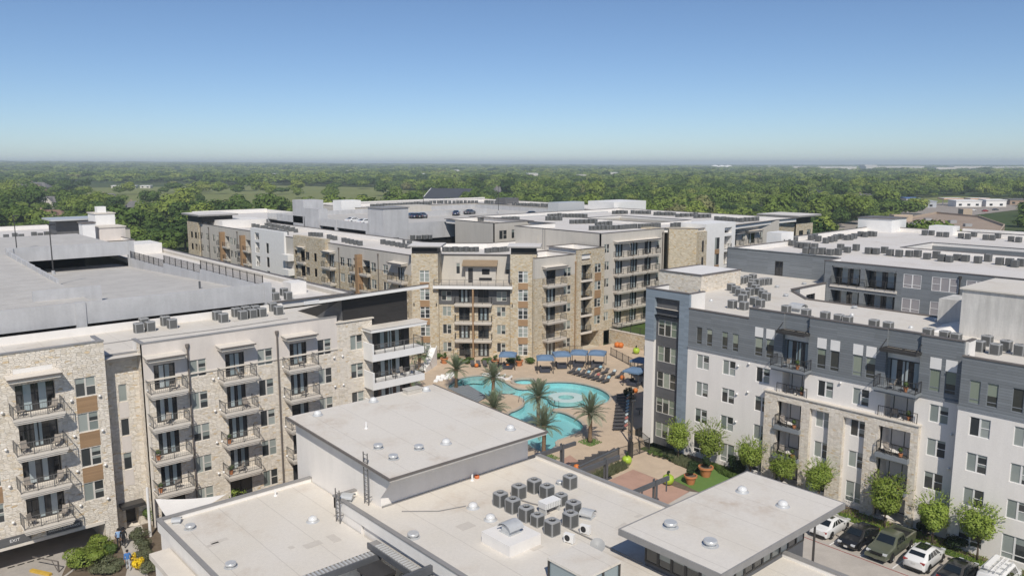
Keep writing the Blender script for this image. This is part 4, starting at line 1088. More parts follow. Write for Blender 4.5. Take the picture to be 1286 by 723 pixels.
# ------------------------------------------------------------------ long left wing
B = Bld('apartment_wing', 'long tan and white wing with brown timber fins behind the limestone block', 'building', 78, 160)
f = Fac(B, (77, 0), AR)
LL = [6.3, 9.45, 12.6]
def bal(c, w=4.2, fin=False, top=True):
    for z in LL:
        f.door(c + .2, z, 2.0, 2.3, pat='dcdcd'); f.balcony(c, z, w, 1.4, rail='metal_dark')
    if top: f.put('awning', cached(('aw', w, 1.4, 'cream_trim'), lambda: awning_mesh(w, 1.4, M['cream_trim'], M['cream_trim'])), c, 0, 15.75)
def fin(c):
    for z in LL:
        for q in (-1.75, 1.75):
            f.holes.append((c + q - 1.3, c + q + 1.3, z, z + 2.5, 1.2)); f.door(c + q, z, 2.5, 2.4, d=-1.1, pat='cdcd', rec=.02, hole=False)
        f.balcony(c, z, 6.4, .9, rail='metal_dark')
    f.slab(c - .55, c + .35, 0, 1.15, 4, 16.1, M['wood_panel'], 'timber_fin')
def win(*cs, **k):
    for c in cs:
        for z in LL: f.window(c, z + .6, k.get('w', 1.7), 1.7, 'D', 'frame_tan')
bal(-117.4, 4.6); win(-122.3, -126.4, -135.2, -137.9); fin(-130.6); bal(-142.2, 3.6); win(-147.6, w=1.2); win(-151.0); bal(-153.3, 3.2); win(-156.2, w=1.2)
fin(-184.0); fin(-196.5); win(-190.0, -192.4, -200.5, -203.6, -208.0, -211.8)
win(-217.5, -214.6)
for c in (-176.2,):
    for z in LL + [15.6]:
        f.holes.append((c - 1.2, c + 1.2, z, z + (2.4 if z < 15 else 1.6), 1.5)); f.slab(c - 1.3, c + 1.3, -1.55, -1.5, z, z + 2.5, M['stucco_grey'], 'loggia_back')
        f.put('railing', cached('lrl', lambda: rail_mesh(2.4, .25, M['metal_dark'])), c, -.1, z)
for z in LL: f.window(-170.8, z + .3, 1.5, 2.3, 'D', 'frame_dark'); f.slab(-171.5, -170.1, -.05, .02, z - .8, z + .28, M['wood_panel'], 'wood_panel')
f.wall(-143.3, -112.5, -.2, 13.8, M['stone_tan'], name='stone_wall')
f.wall(-143.3, -112.5, 13.8, 17.2, M['stucco_grey'], d=.03, name='stucco_wall')
f.wall(-157.2, -143.3, -.2, 18.0, M['stone_tan'], d=.7, name='stone_wall')
f.wall(-162.2, -157.2, -.2, 17.2, M['stucco_grey'], name='stucco_wall')
o = f.put('white_balcony', MB().box(-1.6, 1.6, -1.5, 0, -.3, 1.0).mesh('white_balcony', M['white_paint']), -160, 0, 12.6); o = f.put('white_balcony', o.data, -160, 0, 9.45)
f.wall(-179.6, -162.2, -.2, 18.2, M['white_paint'], d=.4, name='white_wall')
f.wall(-212.5, -179.6, -.2, 17.3, M['stucco_grey'], name='stucco_wall')
f.wall(-220.5, -212.5, -.2, 17.6, M['stone_tan'], d=.6, name='stone_tower')
f.slab(-220.2, -210.5, -8, .4, 17.6, 19.3, M['panel_black'], 'tower_band')
f.slab(-221.6, -209, -9, 1.6, 19.3, 19.7, M['coping_grey'], 'tower_roof')
f.slab(-221.5, -209.1, -8.9, 1.5, 19.703, 19.75, M['roof_far'], 'tower_roof_top')
for s in (-138.9, -124.5, -188.2, -206.5, -212.2): spout(f, s, 4, 16.3, 'coping', .16)
B.roof([(77, 112.6), (82, 112.6), (90, 128), (92.6, 128), (92.6, 200), (92.6, 226), (77, 221)], 16.3, 17.25, M['roof_far'], M['membrane'], M['coping'])
B.part('penthouse_box', MB().box(80, 92, 205, 216, 16.3, 18.2), M['membrane'])
B.side([(77, 220.5), (92, 226)][::-1], 0, 17.2, M['stone_tan'])
B.part('rear_roof', MB().box(92.7, 118, 203, 262, 16.0, 16.4), M['roof_far'])
B.part('rear_parapet', MB().box(92.7, 118, 262, 262.4, 16.4, 17.6).box(117.7, 118, 203, 262, 16.4, 17.4), M['membrane'])
B.part('rear_wall', MB().box(92.75, 117.9, 203.05, 261.9, 0, 15.99), M['stucco_grey'])
# ------------------------------------------------------------------ centre garage
G2 = Bld('parking_garage', 'second grey concrete garage with cars on its top deck, behind the tan wing', 'building', 130, 175)
G2.part('spandrel_wall', MB().box(92.7, 93.0, 154, 200, 18.05, 19.8), M['concrete'])
for y in (154, 168, 184): G2.part('column', MB().box(92.6, 93.3, y, y + .9, 12, 19.82), M['concrete'])
G2.part('spandrel_wall', MB().box(99.2, 165, 147.7, 148, 16.2, 19.9), M['concrete'])
G2.part('deck', MB().box(93.0, 165, 148, 206, 18.1, 18.4), M['deck'])
G2.part('base', MB().box(93.6, 164.8, 148.2, 205.8, 0, 18.09), M['black'])  # black fill standing in for the shade inside, seen below the spandrel
G2.part('stair_tower', MB().box(92.7, 99.2, 147.6, 153.9, 14, 23.3), M['concrete'])
G2.part('stair_tower_cap', MB().box(92.5, 99.4, 147.4, 154.1, 23.303, 23.5), M['coping_grey'])
G2.part('stair_tower', MB().box(92.7, 98.2, 184.5, 190.5, 14, 23.8), M['concrete'])
G2.part('stair_tower', MB().box(92.6, 95.0, 176.5, 184.3, 14, 22.0), M['concrete'])
G2.part('far_wall', MB().box(93, 165, 206, 206.3, 16, 19.6), M['concrete'])
G2.part('far_wall', MB().box(164.6, 165, 148, 206, 16, 19.6), M['concrete'])
G2.part('ramp_wall', MB().box(112, 150, 182, 182.3, 18.4, 19.8), M['concrete'])
G2.part('stair_tower', MB().box(128, 140, 196, 203, 18.4, 20.6), M['stucco_grey'])
lamp_post(*(143.90, 205.61), 18.9, 7.0, 'thin light pole on the second garage deck near its corner tower', .3)
lamp_post(*(150.77, 177.60), 18.9, 7.5, 'thin light pole at the far right of the second garage deck', .3)
# ------------------------------------------------------------------ right rear wing (one storey higher)
B = Bld('apartment_wing', 'taller stucco wing with triple balcony columns right of the pool-front building', 'building', 118, 100)
f = Fac(B, (0, 97.3), 0.0)
LW = [3.3, 6.4, 9.55, 12.7, 15.85]
for z in LW:
    f.window(108.55, z + .95, 1.4, 1.6, 'D', 'frame_tan')
    for c, pt_ in ((111.9, 'dcdcd'), (116.2, 'dcdcd'), (120.3, 'ddcd')):
        f.door(c, z, 2.0, 2.45, pat=pt_)
    f.balcony(112.4, z, 4.0, 1.3, rail='metal_dark'); f.balcony(116.7, z, 4.1, 1.3, rail='metal_dark'); f.balcony(120.8, z, 3.6, 1.3, rail='metal_dark')
    f.window(123.4, z + .6, .9, 1.7, 'S', 'frame_tan')
for c in (112.3, 116.6, 120.8): f.put('awning', cached(('aw', 4.1, 1.3, 'cream_trim'), lambda: awning_mesh(4.1, 1.3, M['cream_trim'], M['cream_trim'])), c, 0, 18.75)
f.wall(107, 125.2, 2.4, 6.3, M['stone_tan'], name='stone_wall')
f.wall(107, 125.2, 6.3, 20.4, M['stucco_grey'], name='stucco_wall')
spout(f, 124.6, 4, 19.3, 'coping', .16)
B.side([(107, 121), (107, 97.3)], 10, 20.35, M['stucco_grey'])
B.part('roof_ladder', MB().bar((106.9, 112, 16.3), (106.9, 112, 20.6), .06).bar((106.9, 112.6, 16.3), (106.9, 112.6, 20.6), .06), M['coping_grey'])
B.part('wall_grille', MB().box(106.9, 106.98, 114, 115.6, 16.6, 19), M['stucco_grey'])
# stone bay, white bay, far bay
f = Fac(B, (0, 97.3), 0.0)
a = Fac(B, (124.9, 95.9), R(-42))
a.wall(0, 5.6, 2.4, 20.35, M['stone_tan'], back=5, name='stone_bay')
f.wall(128.9, 131.4, 2.4, 19.9, M['stone_tan'], d=5.6, back=9, name='stone_bay')
for z in (12.7, 15.9): f.slab(129.8, 130.4, 5.55, 5.63, z, z + 2.2, M['frame_dark'], 'slot_window')
fw = Fac(B, (0, 92.0), 0.0)
for z in LW[1:]:
    fw.window(135.4, z + .2, 1.6, 2.3, 'D', 'frame_dark')
    fw.slab(134.6, 136.2, -.05, .02, z - .75, z + .18, M['wood_panel'], 'wood_panel')
    fw.holes.append((137.8, 140.4, z, z + 2.6, 1.4)); fw.slab(137.7, 140.5, -1.45, -1.4, z, z + 2.6, M['stucco_grey'], 'loggia_back')
    fw.put('railing', cached('lrl', lambda: rail_mesh(2.4, .25, M['metal_dark'])), 139.1, -.1, z)
fw.holes.append((137.8, 140.4, 19.0, 20.2, 1.4))
fw.wall(131.4, 141.6, 2.4, 21.2, M['white_paint'], back=6, name='white_bay')
ff = Fac(B, (0, 95.0), 0.0)
for z in LW:
    for c in (145.5, 152.5): ff.door(c, z, 2.4, 2.4, pat='dcdd'); ff.balcony(c, z, 4.6, 1.3, rail='metal_dark')
    for c in (149.4, 156.4): ff.window(c, z + .6, 1.3, 1.7, 'D', 'frame_tan')
for c in (145.5, 152.5): ff.put('awning', cached(('aw', 5.0, 1.3, 'cream_trim'), lambda: awning_mesh(5.0, 1.3, M['cream_trim'], M['cream_trim'])), c, 0, 18.7)
ff.wall(141.6, 163.5, 2.4, 20.35, M['stucco_grey'], name='stucco_wall')
spout(ff, 142.3, 4, 19.2, 'coping', .16)
B.roof([(107, 97.3), (125, 97.3), (129, 92.3), (141.6, 92.2), (163.5, 95.2), (172, 95.2), (172, 150), (118, 150), (118, 121), (107, 121)], 19.6, 20.4, M['roof_far'], M['membrane'], M['coping'], hole=(139, 152, 111, 132))
B.side([(152.02, 132), (152.02, 111)], 8, 19.6, M['stucco_grey'], 'court_wall'); B.side([(139, 132.02), (152, 132.02)], 8, 19.6, M['stucco_grey'], 'court_wall'); B.side([(138.98, 111), (138.98, 132)], 8, 19.6, M['stucco_grey'], 'court_wall'); B.part('court_floor', MB().box(139, 152, 111, 132, 7.9, 8), M['walk'])
# west arm of that wing (tan box)
B.side([(108.6, 143), (108.6, 129.2)], 14, 20.35, M['stucco_grey'])
f = Fac(B, (0, 129.2), 0.0)
for c, w in ((111.0, 2.2), (114.3, 1.8)): f.window(c, 16.9, w, 1.9, 'D', 'frame_tan')
f.door(117.9, 16.7, 2.9, 2.4, pat='dcdcd', rec=.5)
f.wall(108.6, 120, 14, 20.35, M['stucco_grey'], name='stucco_wall')
B.roof([(108.6, 129.2), (120, 129.2), (120, 147), (108.6, 147)], 19.5, 20.4, M['roof_far'], M['membrane'], M['coping'])
B.part('stair_head', MB().box(170, 184, 150, 160, 19.5, 22.2), M['white_paint'])
B.part('screen_wall', MB().box(150, 160, 152, 156, 19.5, 22.6), M['galv'])
# far strip of roofs
B = Bld('rear_wing', 'farthest white-roofed row of the complex in front of the woods', 'building', 180, 200)
B.roof([(166, 151), (184, 151), (188, 229), (121, 229), (121, 207), (166, 207)], 19.2, 20.0, M['roof_far'], M['membrane'], M['coping'])
B.side([(166, 207), (166, 151)], 10, 19.95, M['stucco_grey'])
B.side([(121, 207), (166, 207)], 5, 19.95, M['stucco_grey'])
B.side([(121, 229), (121, 207)], 5, 19.95, M['stucco_grey'])
B.part('back_parapet', MB().box(121.2, 187.8, 229.05, 229.4, 18, 20.6), M['membrane'])
B.part('stair_head', MB().box(116.5, 123, 208, 213, 12, 22.2), M['white_paint'])
B.part('roof_vent_house', MB().box(178, 184, 206, 211, 19.3, 21.2), M['panel_charcoal'])
B = Bld('stone_tower_block', 'stone corner block with dark flat cap among the trees beyond the white roofs', 'building', 196, 112)
f = Fac(B, (0, 108.5), 0.0)
for z in (10.5, 13.6):
    f.window(202, z, 2, 1.8, 'D', 'frame_dark'); f.door(198, z - .6, 2.2, 2.3, pat='ddd'); f.balcony(198, z - .6, 3.2, 1.3, rail='metal_dark')
f.wall(195.2, 204, 0, 17.2, M['stone_tan'], name='stone_wall')
B.side([(195.2, 118), (195.2, 108.5)], 0, 17.2, M['stone_tan'])
B.part('tower_band', MB().box(195.6, 203.6, 109, 117.6, 17.2, 19.0), M['panel_black'])
B.part('tower_roof', MB().box(193.6, 205.6, 107, 119.4, 19.0, 19.4), M['coping_grey'])
B.part('tower_roof_top', MB().box(193.7, 205.5, 107.1, 119.3, 19.403, 19.46), M['roof_far'])
# stone retaining wall by the pool court
o = thing('retaining_wall', 'tan stone retaining wall holding up the lawn beside the pool court', 'wall', (109.5, 90, 0))
ob('stone_face', MB().box(-.3, .3, -25, 7, -.1, 2.55).mesh('stone_face', M['stone_tan']), o)
ob('cap', MB().box(-.36, .36, -25, 7, 2.553, 2.65).mesh('cap', M['cream_trim']), o)
def fence(name, lab, p0, p1, z, h=1.5, m='metal_dark', gap=.14, post=2.2):
    L = math.hypot(p1[0] - p0[0], p1[1] - p0[1])
    o = thing(name, lab, 'fence', (p0[0], p0[1], z), math.atan2(p1[1] - p0[1], p1[0] - p0[0]))
    ob('rails', MB().box(0, L, -.02, .02, h - .08, h - .03).box(0, L, -.02, .02, .12, .17).mesh('rails', M[m]), o)
    mb = MB()
    for i in range(int(L / gap)): mb.box(i * gap - .009, i * gap + .009, -.009, .009, .05, h)
    k = ob('pickets', mb.mesh('pickets', M[m]), o); k['kind'] = 'stuff'
    n = max(1, round(L / post)); pm = MB().box(-.04, .04, -.04, .04, 0, h + .06).mesh('post', M[m])
    for i in range(n + 1): ob('post', pm, o, (L * i / n, 0, 0))
    return o
fence('metal_fence', 'black picket fence along the top of the stone retaining wall', (109.5, 65.5), (109.5, 96.5), 2.65, 1.2)
fence('metal_fence', 'black picket fence in front of the tan pool-front building', (81, 106.3), (99.5, 94.6), .02, 1.4)
fence('metal_fence', 'black picket fence at the left end of the pool garden', (70.5, 113), (80.5, 106.8), .02, 1.4)
# ------------------------------------------------------------------ clubhouse in the foreground
B = Bld('clubhouse', 'low white-roofed clubhouse with a raised block and overhanging roofs, foreground', 'building', 34, 40)
ZM = 8.45
RW_, MEM, CG = M['roof_white'], M['membrane'], M['coping_grey']
LEdge = 26.9
B.part('roof', MB().poly((LEdge + .2, 12, ZM), (44.0, 12, ZM), (44.0, 47.0, ZM), (28.8, 47.0, ZM), (28.8, 50.6, ZM), (LEdge + .2, 50.6, ZM)), RW_)
B.part('wall', MB().box(LEdge + .25, 43.95, 12.2, 46.8, 0, ZM - .05), M['stucco_white'])
pr_ = B.part('parapet', MB().box(43.9, 44.15, 12, 47.0, ZM - .6, ZM + .25).box(LEdge, LEdge + .2, 12, 50.6, ZM - .6, ZM + .25).box(LEdge, 28.75, 50.4, 50.6, ZM - .6, ZM + .25), MEM)
B.sub(pr_, 'coping', MB().box(43.86, 44.2, 12, 47.05, ZM + .254, ZM + .36).box(LEdge - .06, LEdge + .26, 12, 50.7, ZM + .254, ZM + .36).box(LEdge + .27, 28.7, 50.34, 50.7, ZM + .254, ZM + .36), CG)
B.part('link_wall', MB().box(LEdge + .06, 28.7, 46.85, 50.38, 6.6, ZM - .62), M['stucco_white'])
# raised block with overhanging roof
bw = B.part('raised_block_wall', MB().hull8([(28.75, 47.05, ZM - 3), (43.1, 47.05, ZM - 3), (43.1, 60.2, 0), (28.75, 60.2, 0), (28.75, 47.05, 11.2), (43.1, 47.05, 11.2), (43.1, 60.2, 11.75), (28.75, 60.2, 11.75)]), M['stucco_white'])
# side cheek under the overhang
B.part('overhang_cheek', MB().poly((28.72, 47.04, 9.2), (28.72, 47.04, 11.2), (28.72, 45.3, 11.15)), M['stucco_white'])
rr = B.part('raised_roof', MB().hull8([(28.15, 44.85, 11.22), (43.2, 44.85, 11.22), (43.2, 60.6, 11.8), (28.15, 60.6, 11.8), (28.15, 44.85, 11.46), (43.2, 44.85, 11.46), (43.2, 60.6, 12.06), (28.15, 60.6, 12.06)]), RW_)
dr = lambda x0, x1, y0, y1, z0, z1: [(x0, y0, z0), (x1, y0, z0), (x1, y1, z1), (x0, y1, z1), (x0, y0, z0 + .14), (x1, y0, z0 + .14), (x1, y1, z1 + .14), (x0, y1, z1 + .14)]
B.sub(rr, 'drip_edge', MB().hull8(dr(28.08, 43.27, 44.78, 44.9, 11.36, 11.36)).hull8(dr(28.06, 28.2, 44.86, 60.65, 11.36, 11.96)).hull8(dr(43.15, 43.28, 44.86, 60.65, 11.36, 11.96)), M['coping'])
B.part('flashing', MB().box(28.8, 43.2, 46.96, 47.03, ZM + .003, ZM + .12), M['coping_grey'])
# left wing
lw = B.part('wing_roof', MB().poly((16.75, 44.2, 7.15), (26.88, 44.2, 7.15), (26.88, 50.7, 7.15), (28.68, 50.7, 7.15), (28.68, 57.8, 7.15), (16.75, 57.8, 7.15)), RW_)
B.part('wing_wall', MB().box(16.7, 26.85, 44.6, 57.6, 0, 7.1).box(26.8, 28.7, 50.75, 57.6, 0, 7.1), M['stucco_white'])
p2 = B.part('parapet', MB().box(16.6, 16.8, 44.2, 57.9, 6.6, 7.45).box(16.8, 28.7, 57.7, 57.9, 6.6, 7.45), MEM)
B.sub(p2, 'coping', MB().box(16.54, 16.86, 44.1, 58.0, 7.453, 7.56).box(16.86, 28.72, 57.64, 57.98, 7.453, 7.56), CG)
e1 = B.part('corrugated_eave', MB().box(16.8, 26.4, 43.6, 44.2, 6.95, 7.1), M['coping_grey'])
for i in range(34): B.sub(e1, 'rib', MB().box(16.95 + i * .28, 17.07 + i * .28, 43.62, 44.18, 7.1, 7.16), M['galv'])
B.part('eave_fascia', MB().box(16.8, 26.5, 43.45, 43.58, 6.7, 7.12), M['steel_beam'])
e2 = B.part('corrugated_eave', MB().box(26.2, 26.85, 12, 44.6, 7.4, 7.55), M['coping_grey'])
for i in range(60): B.sub(e2, 'rib', MB().box(26.22, 26.83, 26 + i * .3, 26.12 + i * .3, 7.55, 7.61), M['galv'])
B.part('eave_fascia', MB().box(26.08, 26.18, 12, 44.6, 7.2, 7.6), M['steel_beam'])
# lower ledge on the left flank
B.part('lower_ledge', MB().box(15.2, 16.55, 40, 55.4, 5.9, 6.3), M['cream_trim'])
B.part('flank_wall', MB().box(15.5, 16.5, 40, 55.2, 0, 5.89), M['stucco_white'])
B.part('flank_glazing', MB().box(15.42, 15.5, 47.2, 48.6, .3, 5.6).box(15.42, 15.5, 50.3, 50.9, .3, 5.6), M['glass_dark'])
# entry court: glazed bays and steel beam
B.part('court_floor', MB().box(16.8, 26.8, 30, 43.4, 2.0, 3.2), M['membrane'])
for y in (42.0, 39.4, 36.8):
    bay_ = B.part('glazed_bay', MB().box(24.6, 26.05, y - .8, y + .8, 3.2, 6.75), M['curtain'])
    fr = MB()
    for x in (24.55, 26.0):
        for yy in (y - .85, y, y + .85): fr.box(x - .05, x + .05, yy - .05, yy + .05, 3.2, 6.8)
    for z in (4.6, 6.0): fr.box(24.5, 26.05, y - .88, y + .88, z, z + .08)
    B.sub(bay_, 'bay_frame', fr, M['frame_dark'])
    B.sub(bay_, 'bay_roof', MB().box(24.35, 26.06, y - 1.0, y + 1.0, 6.8, 7.0), M['frame_dark'])
B.part('steel_beam', MB().box(12, 27.3, 38.1, 38.35, 7.75, 8.25), M['steel_beam'])
B.part('beam_post', MB().box(21.4, 21.7, 38.05, 38.4, 3.2, 8.4), M['steel_beam'])
# roof ladders
def ladder(x, y, z0, z1, dx, dy):
    mb = MB()
    for t in (0, .55): mb.bar((x + dx * t, y + dy * t, z0), (x + dx * t, y + dy * t, z1), .06)
    for i in range(int((z1 - z0) / .3)): mb.bar((x, y, z0 + .2 + i * .3), (x + dx * .55, y + dy * .55, z0 + .2 + i * .3), .03)
    for t in (0, .55):
        for z in (z0 + .6, z1 - 1.0): mb.bar((x + dx * t, y + dy * t, z), (x + dx * t + dy * .3, y + dy * t + dx * .3, z), .05)
    return B.part('roof_ladder', mb, M['metal_rail'])
ladder(28.3, 48.0, ZM, 12.4, 0, 1.0)
ladder(26.6, 49.2, 7.15, 9.7, 0, 1.0)
# canopy pavilion at the right
cz = 10.6
cp = B.part('canopy_roof', MB().box(35.3, 49.2, 22.9, 30.1, cz, cz + .3), RW_)
B.sub(cp, 'fascia', MB().box(35.2, 49.3, 22.8, 22.89, cz - .1, cz + .31).box(35.2, 35.29, 22.9, 30.2, cz - .1, cz + .31).box(49.21, 49.3, 22.9, 30.2, cz - .1, cz + .31).box(35.3, 49.2, 30.11, 30.2, cz - .1, cz + .31), M['coping_grey'])
B.part('canopy_soffit', MB().box(35.4, 49.1, 23.0, 30.0, cz - .08, cz - .005), M['stucco_grey'])
B.part('pavilion_wall', MB().box(36.6, 46.5, 24.1, 29.2, 0, 8.72), M['steel_beam'])
B.part('pavilion_wall_top', MB().box(36.6, 46.5, 24.1, 29.2, 9.95, cz - .09), M['steel_beam'])
B.part('pavilion_core', MB().box(37.4, 45.8, 24.9, 28.5, 8.7, 9.96), M['stucco_grey'])
def cwin(a, b):                            # a, b: two corners in plan of one clerestory light
    dx, dy = b[0] - a[0], b[1] - a[1]; bar = lambda t0, t1, z0, z1, th: MB().box(min(a[0] + dx * t0, a[0] + dx * t1) - th * (dx == 0), max(a[0] + dx * t0, a[0] + dx * t1) + th * (dx == 0), min(a[1] + dy * t0, a[1] + dy * t1) - th * (dy == 0), max(a[1] + dy * t0, a[1] + dy * t1) + th * (dy == 0), z0, z1)
    fr_ = MB()
    for q in ((0, .09, 8.72, 9.95), (.91, 1, 8.72, 9.95), (.09, .91, 8.72, 8.82), (.09, .91, 9.85, 9.95)):
        m = bar(*q, .05); n0 = len(fr_.v); fr_.v += m.v; fr_.f += [tuple(k + n0 for k in f_) for f_ in m.f]; fr_.m += m.m
    o_ = B.part('clerestory_window', fr_, M['frame_dark']); B.sub(o_, 'pane', bar(.09, .91, 8.82, 9.85, .015), M['glass'])
for i in range(5): cwin((36.62, 24.12 + i * 1.015), (36.62, 24.12 + (i + 1) * 1.015))
for i in range(10): cwin((36.62 + i * .988, 24.12), (36.62 + (i + 1) * .988, 24.12))
# white kerb box with vent hood, skylight box
q = (32.30, 35.83)
B.part('roof_curb', MB().box(30.9, 33.6, 35.4, 38.2, ZM, ZM + .75), MEM)
sk = B.part('skylight_box', MB().box(31.0, 33.8, 28.9, 31.9, ZM, ZM + 1.2), M['curtain'])
B.sub(sk, 'skylight_cap', MB().box(30.9, 33.9, 28.8, 32.0, ZM + 1.203, ZM + 1.35), RW_)
fr = MB()
for x in (30.98, 32.4, 33.82):
    for y in (28.88, 31.92): fr.box(x - .06, x + .06, y - .06, y + .06, ZM, ZM + 1.2)
B.sub(sk, 'skylight_frame', fr, M['frame_dark'])
# ------------------------------------------------------------------ roof-top plant
def hvac_meshes(w, h):
    b = MB(); c = w * .16; k = w / 2
    P = [(-k + c, -k), (k - c, -k), (k, -k + c), (k, k - c), (k - c, k), (-k + c, k), (-k, k - c), (-k, -k + c)]
    b.prism(P, .05, h - .06, top=False)
    bb = MB()
    for (x, y) in ((-k + c * .4, -k + c * .4), (k - c * .4, -k + c * .4), (k - c * .4, k - c * .4), (-k + c * .4, k - c * .4)): bb.box(x - .035, x + .035, y - .035, y + .035, 0, h - .05)
    bb.prism([(x * 1.02, y * 1.02) for x, y in P], 0, .06, top=True)
    t = MB(); n = 16; ri = k * .62
    out = []
    for i in range(n):
        a = 2 * math.pi * (i + .5) / n; ca, sa = math.cos(a), math.sin(a); s_ = min(k / max(abs(ca), 1e-6), k / max(abs(sa), 1e-6)); s_ = min(s_, k * 1.25); out.append((ca * s_, sa * s_))
    t.loft([[(x * 1.02, y * 1.02, h - .07) for x, y in out], [(x * 1.02, y * 1.02, h) for x, y in out], [(ri * math.cos(2 * math.pi * (i + .5) / n), ri * math.sin(2 * math.pi * (i + .5) / n), h + .03) for i in range(n)], [(ri * .97 * math.cos(2 * math.pi * (i + .5) / n), ri * .97 * math.sin(2 * math.pi * (i + .5) / n), h - .1) for i in range(n)]])
    f = MB(); f.lathe([(0.0, h - .06), (k * .2, h - .06), (k * .2, h - .09), (ri, h - .095)], 12)
    for i in range(6): f.bar((0, 0, h - .02), (ri * math.cos(i * 1.047), ri * math.sin(i * 1.047), h - .01), .02)
    ls = MB().tube([(k * .9, k * .3, .25), (k * 1.25, k * .3, .22), (k * 1.35, k * .4, .04), (k * 1.9, k * .9, .04)], .03, 5)
    return ls.mesh('line_set', M['coping_grey']), b.mesh('coil_cabinet', M['hvac_coil']), bb.mesh('corner_frame', M['hvac_edge']), t.mesh('top_panel', M['hvac_edge']), f.mesh('fan', M['hvac_fan'])
HM = hvac_meshes(.86, .98); HM2 = hvac_meshes(.74, .8)
def condenser(x, y, z, label, group, rz=0.0, m=HM):
    o = thing('condenser', label, 'air conditioner', (x, y, z), rz, group)
    for nm, me in zip(('line_set', 'cabinet', 'corner_frame', 'top_panel', 'fan'), m): ob(nm, me, o)
    return o
fm_ = MB(); k = .43
fm_.mi = 0; fm_.prism([(-k, -k + .1), (-k + .1, -k), (k - .1, -k), (k, -k + .1), (k, k - .1), (k - .1, k), (-k + .1, k), (-k, k - .1)], 0, .9)
fm_.mi = 1; fm_.lathe([(.3, .904), (0.0, .905)], 10); fm_.mi = 2; fm_.lathe([(.36, .903), (.3, .93), (.28, .905)], 10)
FARM = fm_.mesh('condenser', [M['hvac_coil'], M['hvac_fan'], M['hvac_edge']])
def far_units(P, z, label, group, sc=1.05):
    for (x, y) in P:
        o = solo('condenser', FARM, label, 'air conditioner', (x, y, z), random.uniform(-.06, .06), group); o.scale = (sc, sc, sc * random.uniform(.92, 1.08))
def row(a, b, n, jit=.12):
    return [(a[0] + (b[0] - a[0]) * i / max(1, n - 1) + random.uniform(-jit, jit), a[1] + (b[1] - a[1]) * i / max(1, n - 1) + random.uniform(-jit, jit)) for i in range(n)]
for i, p in enumerate([(35.53, 41.71), (37.42, 41.82), (35.49, 40.31), (39.02, 41.86), (35.31, 38.68), (38.99, 40.44), (35.19, 35.97), (36.96, 36.00), (38.37, 37.10), (41.59, 40.61)]):
    condenser(p[0], p[1], ZM, 'grey condenser in the clubhouse roof cluster' if i != 9 else 'grey condenser standing apart, nearest the clubhouse parapet', 'condensers on the clubhouse roof' if i != 9 else None, 0)
for p in [(35.34, 37.58), (38.94, 38.90)]: condenser(p[0], p[1], ZM, 'smaller grey condenser in the clubhouse roof cluster', 'smaller condensers on the clubhouse roof', 0, HM2)
q = (37.46, 38.59)
o = thing('refrigerant_unit', 'white flat-topped unit in the middle of the clubhouse condensers', 'roof unit', (q[0], q[1], ZM))
ob('casing', MB().box(-.75, .75, -.4, .4, .45, .9).mesh('casing', M['white_paint']), o); ob('stand', MB().box(-.7, -.6, -.35, .35, 0, .45).box(.6, .7, -.35, .35, 0, .45).mesh('stand', M['galv']), o)
for i in range(9): ob('fin', cached('fin', lambda: MB().box(-.03, .03, -.44, -.4, .48, .86).mesh('fin', M['galv'])), o, (-.66 + i * .165, 0, 0))
# refrigerant pipes lying on the roof
for lab, P in (('insulated pipe run between the left clubhouse condensers', [(37.12, 41.45), (37.36, 40.32), (37.56, 39.78), (37.38, 38.51)]), ('insulated pipe run between the front clubhouse condensers', [(36.42, 40.41), (36.10, 39.46), (36.25, 38.47), (37.20, 38.32)]), ('long pipe line crossing the clubhouse roof to the right', [(36.64, 36.95), (36.51, 34.98), (36.52, 32.27), (36.52, 29.37)])):
    solo('pipe_run', MB().tube([(x, y, ZM + .08) for x, y in P], .05, 6).mesh('pipe_run', M['coping_grey']), lab, 'pipe')
def split_unit(x, y, lab):
    o = thing('mini_split', lab, 'roof unit', (x, y, ZM), R(-75)); o.scale = (.8, .8, .85)
    ob('casing', MB().box(-.45, .45, -.17, .17, .08, .75).mesh('casing', M['white_paint']), o); ob('grille', MB().lathe([(.0, 0), (.26, 0)], 12).mesh('grille', M['hvac_fan']), o, (-.12, -.175, .42)).rotation_euler = (R(90), 0, 0)
    ob('feet', MB().box(-.4, -.3, -.2, .2, 0, .08).box(.3, .4, -.2, .2, 0, .08).mesh('feet', M['galv']), o)
split_unit(*(36.86, 34.50), 'small white fan unit, right of the clubhouse condensers'); split_unit(*(35.16, 34.33), 'small white fan unit in front of the clubhouse condensers')
q = (35.11, 31.81)
o = thing('satellite_dish', 'grey satellite dish on a ballast mount on the clubhouse roof', 'dish', (q[0], q[1], ZM))
ob('mast', MB().tube([(0, 0, 0), (0, 0, .8)], .04).mesh('mast', M['galv']), o); ob('mount', MB().box(-.6, .6, -.05, .05, 0, .1).box(-.05, .05, -.6, .6, .1, .18).mesh('mount', M['galv']), o)
d = ob('reflector', MB().lathe([(0, 0), (.25, .03), (.48, .13)], 16).mesh('reflector', M['hvac_edge'], 1), o, (0, 0, .75)); d.rotation_euler = Vector((-.45, -.5, .75)).to_track_quat('Z', 'Y').to_euler()
hood = MB(); hood.lathe([(.42, 0), (.42, .35)], 4, (0, 0, 0))
